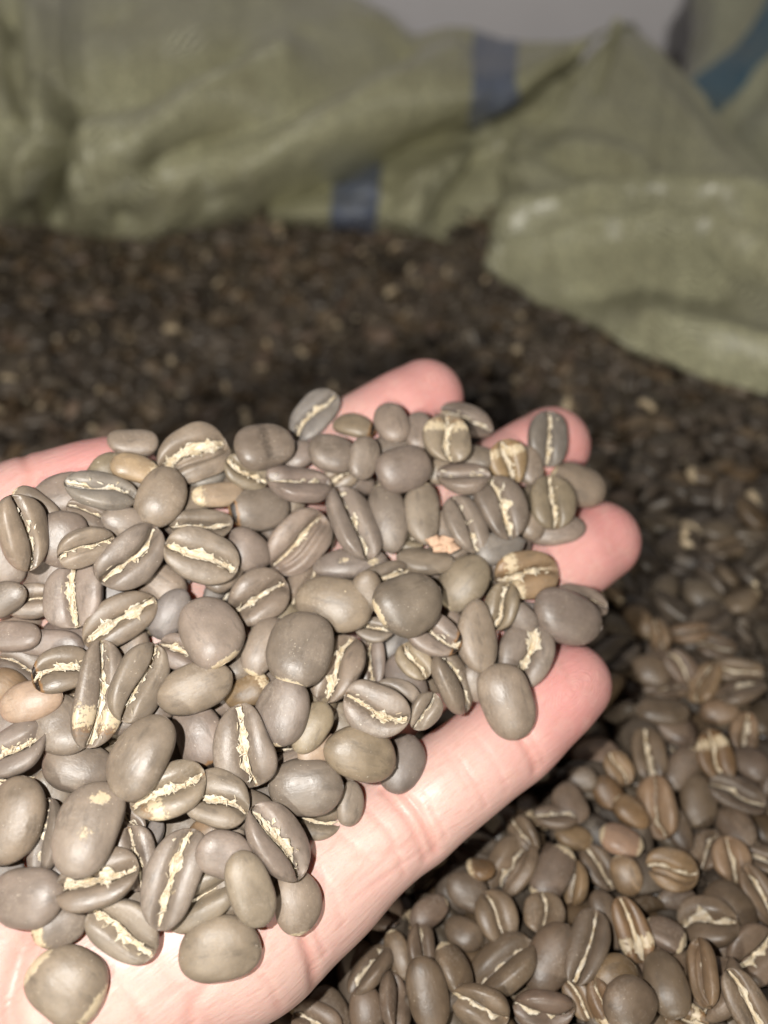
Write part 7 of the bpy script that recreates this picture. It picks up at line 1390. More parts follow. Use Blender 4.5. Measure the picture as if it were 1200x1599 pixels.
906,3356,-30,-83,56,1,92,1025,3315,-28,-14,-97,17,98,1092,3405,-36,6,67,66,102,1255,3391,-37,60,-75,-26,101,1334,3451,-33,85,-48,14,109,1588,3392,-35,52,-17,-83,84,
1541,3461,-18,-72,51,-45,110,1793,3452,-23,47,3,88,85,1933,3479,-50,62,79,-2,106,2053,3480,-34,-93,26,16,81,2179,3444,-23,-37,1,80,108,2309,3413,-37,3,-97,22,86,
-2271,3556,-11,1,-57,-74,109,-2165,3573,-33,95,23,-20,112,-2087,3587,-53,21,89,6,81,-1926,3542,-39,-64,-77,4,111,-1723,3503,-62,-99,14,2,81,-1625,3533,-63,12,-99,-1,91,
-1485,3568,-103,12,-23,-85,92,-1372,3546,-91,-22,18,24,106,-1280,3545,-107,19,95,-20,99,-1168,3425,-133,-4,96,-5,101,-999,3552,-131,-7,28,86,85,-887,3524,-148,-22,17,-58,96,
-727,3493,-127,52,-84,9,96,-674,3476,-157,54,79,18,89,-524,3525,-140,22,-48,-67,98,-404,3485,-148,62,-74,-18,89,-280,3453,-115,38,92,7,99,-119,3557,-116,-78,54,-8,98,
-28,3546,-92,-26,-94,17,90,123,3498,-101,4,-99,9,89,191,3530,-73,-79,61,-4,99,276,3460,-77,35,37,26,92,499,3505,-81,-10,99,-1,88,637,3580,-52,-45,-4,49,93,
696,3494,-46,-96,-2,20,104,843,3426,-32,56,82,10,90,1092,3586,-36,97,4,3,85,1172,3604,-23,77,53,34,108,1254,3500,-31,92,24,-8,104,1400,3597,-30,-94,9,7,97,
1536,3548,-44,-25,-18,53,82,1658,3478,13,0,97,-24,115,1784,3598,-37,6,58,81,93,1901,3592,-23,-1,-18,-81,104,2036,3583,-24,-98,12,1,98,2134,3572,-18,83,-55,2,104,
2275,3589,-22,81,-58,2,97,-2317,3755,-25,-88,-48,3,87,-2233,3742,-37,-22,83,39,92,-2029,3690,-52,-57,14,-57,112,-1985,3618,-79,97,23,-3,100,-1864,3685,-91,79,-61,-1,86,
-1660,3670,-78,-72,-63,27,108,-1552,3602,-107,-98,-21,3,87,-1486,3628,-72,4,1,40,101,-1377,3707,-84,-42,-35,82,97,-1115,3582,-107,-73,-60,32,107,-1015,3404,-134,-69,-72,-4,110,
-971,3654,-105,-30,3,-38,113,-759,3577,-132,32,26,58,102,-668,3555,-124,3,39,-71,84,-549,3689,-111,30,87,33,94,-432,3698,-108,-30,-6,-70,99,-340,3611,-118,-90,22,0,109,
-268,3557,-123,-3,-38,18,99,-96,3691,-99,13,-9,42,90,-9,3618,-101,45,-83,3,88,134,3662,-73,-64,77,-2,93,319,3713,-57,-89,-41,18,108,398,3614,-75,51,81,-29,89,
567,3666,-37,24,-97,-7,104,708,3648,-66,-22,97,0,86,791,3665,-23,-94,-35,-4,111,1004,3619,-27,91,-33,-22,110,1127,3749,5,95,30,10,105,1161,3704,-32,31,-12,-41,82,
1307,3722,-14,12,-53,-67,100,1505,3583,-9,21,-8,63,108,1623,3630,-10,-96,27,1,107,1712,3648,-17,97,-23,-1,89,1830,3723,-38,-13,-33,-58,102,1987,3652,-41,-79,56,-3,109,
2173,3688,-67,27,-96,3,90,2242,3753,-58,95,19,22,84,2400,3564,-33,31,79,15,83,-2375,3799,-43,50,-84,23,86,-2251,3843,-37,-40,41,38,100,-2177,3741,-51,-24,-30,71,104,
-2032,3782,-43,52,-85,-1,80,-1766,3810,-57,-10,6,-93,102,-1726,3765,-90,16,-98,6,95,-1698,3747,-56,25,-96,-7,93,-1512,3721,-106,-100,-8,1,83,-1457,3853,-72,-8,-57,63,109,
-1282,3714,-77,-59,-81,-1,91,-1174,3827,-87,-13,-7,-95,91,-992,3735,-96,-20,3,-5,110,-865,3798,-91,51,78,34,83,-776,3684,-106,20,91,37,105,-583,3801,-81,5,43,44,104,
-489,3794,-65,82,-54,-14,100,-392,3747,-108,94,-20,-8,91,-206,3786,-71,2,5,-96,112,-110,3780,-82,-76,-64,-3,89,67,3741,-91,-29,-81,49,98,110,3784,-94,-95,4,-21,95,
266,3852,-90,-14,6,-49,112,365,3853,-73,-92,9,10,99,460,3817,-46,4,-3,-75,96,591,3748,-36,-35,11,93,83,916,3723,-29,-66,69,28,93,985,3752,-30,-83,54,15,92,
1012,3859,-6,9,19,-96,104,1172,3772,-26,-68,71,-4,85,1179,3854,4,0,-9,-30,108,1473,3809,-17,-21,-93,-29,105,1568,3914,-2,-46,89,-3,111,1676,3734,-6,-40,-91,-12,109,
1842,3826,-24,-46,-88,6,87,2004,3853,-54,12,97,4,100,2089,3800,-47,-79,-44,-26,91,2185,3866,-57,30,87,-7,83,2293,3840,-42,72,-69,0,87,2456,3773,-45,17,89,41,103,
-2434,3946,-29,-89,-24,35,86,-2173,3894,-31,-59,-81,3,106,-2126,3972,-41,-61,-79,8,87,-2099,3897,-59,-60,74,-23,103,-1992,3906,-42,5,-10,2,111,-1790,3981,-67,-3,1,94,83,
-1700,3970,-81,-95,3,27,83,-1558,3962,-81,47,85,9,93,-1409,3942,-68,18,-54,-7,93,-1301,3902,-62,-2,-7,44,110,-1164,3881,-51,37,92,13,93,-985,3852,-58,12,7,-34,88,
-906,3981,-53,-95,10,28,94,-802,3918,-70,-88,-39,-27,81,-650,3814,-90,7,-50,-86,83,-494,3904,-79,71,54,11,83,-427,3959,-77,-96,-8,-8,99,-281,3838,-96,-12,-60,77,99,
-155,3933,-97,74,-65,-19,97,11,3964,-74,-55,-76,27,102,99,3939,-59,-69,-72,7,109,228,3938,-83,-38,8,73,101,347,3902,-77,13,-94,-32,101,462,3916,-49,-11,-33,74,94,
634,3869,-50,-62,-72,-1,82,635,3963,-54,-13,-98,-15,92,875,3923,-42,72,69,4,94,952,3894,-34,2,-3,7,90,1146,4022,14,-9,29,-54,107,1214,3992,13,73,-64,-22,113,
1397,3922,-14,95,12,-25,92,1477,3936,-12,39,-9,53,105,1616,3997,-29,-95,-14,20,96,1898,3953,-29,100,-6,4,101,2014,3951,-39,77,-64,-2,108,2124,3847,-34,43,0,-12,95,
2147,3921,-59,2,-95,8,87,2291,3968,-78,-1,-1,-27,82,2383,3991,-62,-6,-28,95,112,-2574,4071,-10,45,34,6,101,-2376,4071,-31,64,73,5,105,-2216,4020,-33,82,-57,-4,111,
-2043,3974,-53,-74,66,8,92,-1955,4046,-70,-26,-46,47,97,-1864,3989,-79,67,66,25,93,-1732,4034,-63,2,-8,8,86,-1622,4007,-80,-12,59,-78,97,-1458,4109,-82,-91,41,-1,111,
-1334,4125,-56,-92,-8,5,99,-1146,4063,-40,-93,-12,-32,113,-1080,4004,-59,-62,-74,-11,87,-982,4071,-29,-98,17,5,110,-807,3994,-35,-77,-64,-2,94,-690,3987,-56,-62,65,-39,94,
-549,4053,-59,36,4,-89,92,-426,4069,-53,88,42,6,96,-176,4022,-86,59,-73,-29,87,-69,4086,-78,-74,-54,33,101,102,4048,-70,-92,-39,-2,102,174,3993,-77,78,-50,3,111,
328,4035,-83,-23,-95,0,80,500,4084,-60,-69,54,-42,89,547,4010,-35,-77,-64,-3,105,652,4094,-51,-31,90,-26,83,826,3970,-27,97,-3,16,109,920,4071,2,-3,-3,86,95,
1035,4021,10,-3,-1,84,98,1233,4124,-8,65,74,18,112,1345,3990,-10,-76,62,19,107,1472,4111,-21,25,-14,-9,94,1648,4090,-25,-32,85,42,96,1825,4133,-25,48,-88,-2,107,
1875,4067,-46,63,-73,9,101,2116,4022,-45,-98,-18,2,96,2249,4131,-50,-55,-72,42,115,2381,4076,-65,-79,-54,26,82,2572,4085,-38,-13,15,-69,110,-2589,4146,-5,86,-16,-47,99,
-2462,4202,-31,94,-32,14,90,-2351,4146,-38,22,90,30,83,-2200,4149,-44,2,-37,37,101,-2130,4117,-55,-63,71,29,97,-1929,4227,-57,80,-48,15,106,-1782,4204,-68,13,-54,-81,102,
-1721,4165,-56,44,-90,-4,93,-1613,4242,-62,-37,41,-58,109,-1536,4130,-50,-84,53,9,100,-1353,4224,-54,9,-95,13,86,-1167,4135,-53,-35,90,17,90,-1079,4130,-34,14,-23,95,87,
-961,4129,-44,-90,6,-3,86,-800,4095,-45,48,84,18,99,-697,4185,-56,74,-67,1,88,-578,4234,-43,-8,-33,9,92,-457,4208,-53,87,-43,-12,110,-275,4114,-69,-91,29,3,104,
-187,4159,-59,88,-46,-4,94,-73,4182,-76,85,-45,-27,101,184,4184,-84,6,-33,48,81,250,4179,-56,-88,47,-1,86,306,4239,-69,-95,5,26,88,443,4129,-74,-98,-8,-3,90,
533,4195,-33,25,25,86,102,688,4164,-30,-20,26,-60,93,840,4168,-7,-14,99,6,95,998,4143,-17,91,-38,5,104,1077,4180,-15,-7,-29,94,104,1224,4256,-8,-89,-19,26,88,
1374,4208,-5,1,-22,-83,85,1504,4164,-37,72,-69,-2,86,1608,4134,-27,-94,0,-12,89,1759,4098,-51,-87,49,0,93,1873,4198,-52,-64,72,-17,88,1977,4215,-30,32,24,-25,99,
2139,4156,-45,-47,88,-5,91,2217,4267,-45,-95,-7,-25,94,2429,4099,-46,-35,-38,-79,103,2501,4230,-58,20,13,-94,97,-2561,4340,-21,79,-55,-6,109,-2380,4248,-21,85,-52,-1,98,
-2295,4345,-24,0,0,-38,104,-2121,4218,-41,27,2,82,102,-2030,4279,-29,-12,96,4,86,-1906,4309,-62,-74,60,-16,101,-1847,4240,-66,-87,23,13,91,-1738,4267,-64,-89,-9,-18,97,
-1585,4350,-75,-49,87,2,103,-1450,4351,-70,3,0,-54,85,-1378,4315,-34,-96,27,-8,101,-1190,4291,-42,-66,-70,7,102,-1007,4265,-36,-56,-10,12,101,-882,4224,-32,5,-55,-83,100,
-813,4288,-14,-70,-71,0,95,-632,4321,-36,23,25,-86,103,-600,4384,-49,14,0,43,90,-429,4260,-45,-47,-79,39,107,-253,4312,-54,-95,-16,25,108,-161,4349,-56,26,-92,28,105,
-4,4352,-69,33,-10,-28,106,55,4266,-75,60,74,27,98,186,4330,-51,-36,-93,-4,103,376,4369,-50,34,86,8,99,518,4282,-49,82,43,34,103,589,4358,-37,-94,21,23,111,
731,4290,-39,10,24,93,103,829,4341,-10,93,-37,6,86,1042,4357,-20,51,-81,-27,87,1150,4339,-18,-16,27,75,85,1298,4257,-29,93,-37,0,82,1398,4330,2,90,42,-4,102,
1536,4273,-17,-49,85,9,110,1670,4265,-40,10,-18,6,88,1773,4355,-53,3,0,100,92,1934,4262,-53,96,-5,-17,98,2024,4163,-51,-68,-61,-15,97,2286,4340,-36,-41,-91,-3,101,
2437,4283,-30,-3,13,-83,112,2555,4283,-63,-3,100,1,97,2527,4334,-27,96,-27,3,108,-2618,4417,-25,16,8,-97,107,-2506,4507,-5,99,14,-1,109,-2490,4342,1,98,4,-19,112,
-2244,4493,-37,96,6,-25,100,-2160,4377,-56,-92,-22,9,81,-2055,4416,-53,-3,96,-26,89,-1877,4490,-69,-23,-97,-4,85,-1699,4484,-49,-39,-42,54,100,-1659,4377,-66,-71,66,9,82,
-1450,4443,-45,-69,-66,26,108,-1365,4402,-25,-95,19,-8,114,-1272,4411,-29,73,68,-5,94,-1176,4494,-34,91,32,-19,110,-1100,4397,-38,-94,11,9,96,-931,4416,-31,1,4,-97,94,
-751,4498,-39,88,-40,8,92,-593,4481,-1,-5,20,32,94,-468,4382,-26,92,-39,-2,85,-301,4394,-51,83,42,26,94,-198,4476,-50,26,-95,-5,107,-134,4430,-59,71,69,-5,96,
36,4490,-64,4,32,94,82,206,4413,-36,8,-6,-45,110,263,4480,-54,18,47,61,86,322,4450,-51,-50,80,-10,85,557,4407,-51,-81,55,19,86,666,4394,-37,-55,69,-37,104,
764,4455,-13,-24,97,-1,108,910,4488,-42,-2,-2,-16,94,1096,4409,-14,66,-63,-25,102,1166,4392,-3,75,-15,-33,102,1313,4437,-24,-67,-72,-16,86,1430,4390,-38,51,-86,1,91,
1520,4392,-43,85,-52,-1,83,1719,4415,-37,79,57,-24,92,1782,4443,-44,-74,64,-13,91,1932,4362,-67,7,-100,-2,81,2072,4509,-62,-37,93,4,92,2252,4445,-54,-8,-20,-95,109,
2337,4455,-20,40,-4,-12,100,2436,4512,-49,0,36,-93,92,2588,4439,-27,-97,25,-2,89,-2708,4554,0,-29,42,11,94,-2637,4571,-27,-95,8,-24,91,-2526,4613,-35,97,4,-21,96,
-2317,4549,-37,94,-3,-17,91,-2233,4589,-55,-70,-72,0,91,-2122,4581,-19,-98,20,-1,87,-1964,4563,-34,-9,-42,-56,106,-1775,4595,-41,97,-4,-19,98,-1746,4520,-44,-86,36,-36,91,
-1533,4610,-37,-15,-71,-67,87,-1462,4556,-16,69,71,7,98,-1348,4564,-41,-85,41,-18,99,-1170,4604,-59,98,-20,0,83,-1038,4529,-28,38,36,-34,100,-958,4529,-36,-31,-37,27,92,
-843,4639,-31,0,-23,-69,98,-741,4633,-25,-33,94,-3,88,-563,4550,-25,3,96,16,110,-450,4637,-33,5,-4,-98,85,-259,4616,-37,-34,-83,-32,90,-143,4559,-50,-10,40,-87,94,
-62,4600,-46,35,16,48,100,80,4598,-38,69,-70,10,112,306,4529,-26,2,4,-99,108,450,4608,-22,-26,3,-30,113,517,4522,-44,82,44,2,85,706,4636,-10,3,-7,90,111,
803,4561,-31,-59,-75,24,106,987,4595,-4,-3,2,68,100,1082,4526,-21,-83,46,-18,114,1229,4570,-8,-12,-4,-50,114,1354,4561,-12,-3,-25,93,111,1524,4576,-32,-51,-26,40,94,
1617,4515,-45,-89,45,2,86,1724,4571,-20,-52,-85,0,85,1805,4583,-19,-65,-76,4,100,2064,4587,-21,-2,-4,-24,92,2242,4596,-42,-93,9,-23,81,2353,4592,-44,26,-18,-40,105,
2506,4534,-45,46,84,30,89,2591,4519,-41,13,19,-74,109,-2779,4658,-20,-68,66,-25,99,-2661,4648,-29,-83,50,10,106,-2527,4761,-39,90,37,-14,100,-2437,4728,-20,-85,18,-39,99,
-2258,4760,-29,-29,6,30,81,-2163,4668,-15,93,37,7,90,-2069,4642,-11,-87,49,2,98,-1923,4647,-25,-91,2,36,109,-1706,4686,-8,55,79,27,96,-1656,4650,-49,27,18,61,84,
-1475,4761,-31,45,-78,-40,93,-1406,4733,-54,-91,40,2,92,-1278,4660,-33,-71,63,-31,100,-1112,4664,-32,41,-3,-68,115,-990,4709,-20,98,-21,0,105,-906,4627,-46,74,-61,-16,89,
-751,4710,-65,65,76,-2,83,-554,4776,-65,-18,98,-2,85,-541,4668,-38,-80,54,-3,112,-368,4640,-43,-68,70,-5,109,-270,4762,-55,-96,26,-1,93,-154,4639,-29,-15,-18,16,104,
12,4623,-30,-13,-4,61,96,142,4665,-23,-84,-43,18,111,256,4619,-16,13,-5,-36,105,420,4714,-37,-58,-78,21,93,539,4667,-13,-100,-6,0,98,643,4668,-37,83,-51,-18,111,
791,4734,-31,53,80,-9,107,957,4652,-32,-93,22,8,102,1042,4724,-15,64,77,-3,97,1199,4679,-32,17,91,34,100,1341,4660,-26,-85,41,33,103,1413,4676,-30,64,67,28,104,
1586,4637,-30,-78,-55,-27,103,1684,4657,-19,-67,-74,-2,92,1863,4641,-41,-73,-67,-5,102,1924,4663,-8,0,-6,-55,107,2054,4656,-35,-95,16,-3,108,2193,4637,-18,-91,-41,-2,95,
2270,4641,-53,-80,60,2,96,2475,4658,-33,-74,-63,-12,110,2595,4751,-35,67,-71,21,87,2715,4649,-33,-53,-82,-8,100,-2773,4839,-40,22,-6,-49,108,-2677,4853,-45,95,20,-18,103,
-2559,4809,-43,5,90,-39,86,-2450,4827,-12,1,-2,-85,89,-2278,4846,-25,-96,9,18,111,-2124,4777,-47,-60,80,2,83,-2005,4872,-41,-83,55,0,85,-1910,4882,-33,3,0,-13,93,
-1739,4780,-44,-100,4,1,99,-1590,4825,-45,-53,85,4,94,-1512,4793,-48,44,-90,-3,101,-1355,4794,-55,81,-59,-2,96,-1170,4888,-36,-9,-87,48,108,-1152,4829,-43,77,-56,-2,103,
-959,4793,-26,-43,-90,3,112,-898,4872,-38,93,-37,-1,96,-792,4767,-52,-6,49,-86,83,-631,4798,-45,-76,55,0,96,-457,4798,-57,-57,-82,-2,97,-354,4819,-23,-84,54,-1,85,
-270,4886,-32,25,91,-33,102,-96,4794,-32,-32,11,94,95,42,4880,-39,1,100,3,92,136,4785,-9,-47,88,7,110,262,4748,-41,9,21,93,82,425,4879,-42,22,-97,-3,83,
571,4869,-43,-29,-96,0,110,675,4908,-14,-48,-68,-44,108,799,4817,-58,-26,-97,2,86,948,4781,-42,-44,24,-76,87,1060,4869,-57,7,11,65,102,1100,4871,-26,-10,7,-70,108,
1306,4841,-49,-51,-79,21,90,1447,4780,-41,-31,91,-28,103,1543,4883,-36,79,50,-18,98,1660,4799,-38,83,-50,-12,98,1833,4778,-49,62,78,2,89,1971,4854,-23,55,-19,-25,96,
2056,4830,0,6,-11,-67,107,2181,4896,-9,-8,-58,80,112,2258,4794,-9,-47,88,3,87,2487,4822,-25,-93,-27,-27,95,2625,4819,-34,-46,-82,29,82,2675,4759,-38,16,95,-25,88,
2838,4844,-55,1,3,76,89,
]
# ---------------------------------------------------------------- the hand
d_, lo_, st_, ax_ = hand_grid(HAND_STEP)
V, Q = surface_nets(d_, lo_, st_)
def relax(V, Q, n):
    for _ in range(n):
        A = np.zeros_like(V); c = np.zeros(len(V))
        for a, b in ((0, 1), (1, 2), (2, 3), (3, 0)):
            np.add.at(A, Q[:, a], V[Q[:, b]]); np.add.at(A, Q[:, b], V[Q[:, a]]); np.add.at(c, Q[:, a], 1); np.add.at(c, Q[:, b], 1)
        V = V * .5 + .5 * A / c[:, None]
    return V
V = relax(V, Q, 3)
def vnormals(V, Q):
    f = np.cross(V[Q[:, 2]] - V[Q[:, 0]], V[Q[:, 3]] - V[Q[:, 1]]); n = np.zeros_like(V)
    for k in range(4): np.add.at(n, Q[:, k], f)
    return n / np.maximum(np.linalg.norm(n, axis=1, keepdims=True), 1e-12)
NV = vnormals(V, Q)
facing = np.clip(NV[:, 2] * 1.6, 0, 1)
crease = np.zeros(len(V)); deep = np.zeros(len(V))
def poly_hand(pts): return [tuple(hp(x, y)[:2]) for x, y in pts]
CREASES = [  # photograph pixels on the palm side, width, depth (metres)
 ([(778, 1118), (812, 1150), (846, 1200)], .00085, .00042), ([(790, 1112), (826, 1146), (858, 1190)], .0006, .00022),
 ([(620, 1222), (655, 1262), (690, 1330)], .0010, .00055), ([(604, 1232), (640, 1276), (676, 1345)], .0007, .00040), ([(640, 1216), (672, 1252), (706, 1312)], .0005, .00020),
 ([(440, 1400), (470, 1450), (492, 1515), (500, 1560)], .0009, .00065), ([(452, 1396), (486, 1440), (512, 1500)], .0006, .00030),
 ([(330, 1530), (300, 1570), (290, 1640)], .0010, .00028), ([(60, 1430), (35, 1490), (20, 1560), (25, 1640)], .0018, .0010), ([(240, 1500), (300, 1560), (340, 1640)], .0008, .00018),
 ([(560, 1340), (620, 1330), (655, 1325)], .0005, .00018), ([(545, 1395), (600, 1350), (650, 1310)], .0004, .00016), ([(555, 1410), (610, 1368), (668, 1330)], .0004, .00014),
 ([(30, 700), (50, 745), (48, 800)], .0009, .0004),
 ([(470, 1330), (520, 1390), (540, 1450)], .0004, .00012), ([(530, 1300), (585, 1345)], .0004, .00012), ([(150, 1500), (210, 1560), (240, 1640)], .0006, .00022), ([(380, 1500), (420, 1540), (440, 1590)], .0005, .00018),
 ([(715, 1180), (752, 1235), (768, 1262)], .0004, .00016), ([(745, 1150), (780, 1200), (800, 1235)], .0004, .00014), ([(575, 1260), (612, 1300), (640, 1370)], .0005, .0002), ([(250, 1560), (330, 1520), (420, 1510)], .0004, .00014),
 ([(700, 1170), (735, 1235)], .0004, .00012), ([(880, 1030), (900, 1100)], .0004, .00008)]
for pts, w, dep in CREASES:
    q = seg_dist(V[:, 0], V[:, 1], poly_hand(pts))
    g = np.exp(-(q / w)**2) * facing; crease = np.maximum(crease, g * min(1, dep / .0005)); deep += dep * g
V = V - NV * deep[:, None]
best_tip = np.full(len(V), 1.0); tipred = np.zeros(len(V)); ridge = np.zeros(len(V)); rmask = np.zeros(len(V))
for k, J in FINGERS.items():
    c = J[0][0]; u = J[0][0] - J[1][0]; u = u / np.linalg.norm(u)
    q = V - c; al = q @ u; dist = np.linalg.norm(q, axis=1)
    tipred = np.maximum(tipred, np.exp(-(np.maximum(dist - .004, 0) / .017)**2))
    la = q[:, 1] * u[0] - q[:, 0] * u[1]
    rr = np.sqrt((al * .75 + .002)**2 + (la * 1.25)**2)
    near = (dist < .022) & (dist < best_tip); best_tip = np.minimum(best_tip, dist)
    ridge[near] = rr[near] * 100; rmask = np.maximum(rmask, np.exp(-(dist / .013)**4) * facing)
tone = np.stack([np.clip(tipred * .95 + .10, 0, 1), np.clip(crease, 0, 1), ridge], -1)
W = H_O + V @ HB
me = mesh_from('hand', W, Q)
color_attr(me, 'tone', tone)
a = me.attributes.new('hand_uv', 'FLOAT_VECTOR', 'POINT'); a.data.foreach_set('vector', V.astype(np.float32).ravel())
a = me.attributes.new('ridge_mask', 'FLOAT', 'POINT'); a.data.foreach_set('value', rmask.astype(np.float32))
tag(link('hand', me, MAT_HAND), 'open left hand, palm up, cupping a heap of coffee beans over the sack', 'hand')

# ---------------------------------------------------------------- the beans
TINT = {'g': (.262, .212, .170), 'o': (.268, .217, .160), 'd': (.205, .166, .134), 'u': (.232, .210, .188), 't': (.37, .28, .19), 'b': (.27, .185, .108), 'p': (.47, .34, .26)}
def q2R(q):
    w, x, y, z = q
    return np.array([[1-2*(y*y+z*z), 2*(x*y-z*w), 2*(x*z+y*w)], [2*(x*y+z*w), 1-2*(x*x+z*z), 2*(y*z-x*w)], [2*(x*z-y*w), 2*(y*z+x*w), 1-2*(x*x+y*y)]])
def add_bean(r, seed, tint, chaff, feature, label, group, hi):
    pos = np.array(r[1:4]) * 1e-5; q = np.array(r[4:8]) * 1e-3; q = q / np.linalg.norm(q); L, Wd, T = [v * 1e-5 for v in r[8:11]]
    b = Bean(L, Wd, T, seed, feature, chaff or 1)
    if chaff == 0: b.gd *= .8
    V, qd, tr, mark = b.body(*((34, 56) if hi else (22, 34)))
    me = mesh_from('body', V, qd, tr); color_attr(me, 'mark', mark)
    o = link('coffee_bean', None); body = link('body', me, MAT_BEAN, o); o.empty_display_size = .003
    o.location = pos; o.rotation_mode = 'QUATERNION'; o.rotation_quaternion = q
    rr = b.r.uniform(.86, 1.18); rg = rr * b.r.uniform(.965, 1.015); rb = rg * b.r.uniform(.92, 1.07)
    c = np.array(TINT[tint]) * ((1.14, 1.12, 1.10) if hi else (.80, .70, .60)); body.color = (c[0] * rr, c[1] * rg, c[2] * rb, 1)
    tag(o, label, 'coffee bean', group)
    Vs, qs = b.skin(*((46, 9) if hi else (30, 7)))
    ms = mesh_from('silverskin', Vs, qs); color_attr(ms, 'edge', b.heart); link('silverskin', ms, MAT_SKIN2, o)
    if chaff > 1 and hi:
        Vf, qf = b.flakes(7 if chaff == 2 else 15); link('chaff_scraps', mesh_from('chaff_scraps', Vf, qf), MAT_SKIN2, o)
    return o
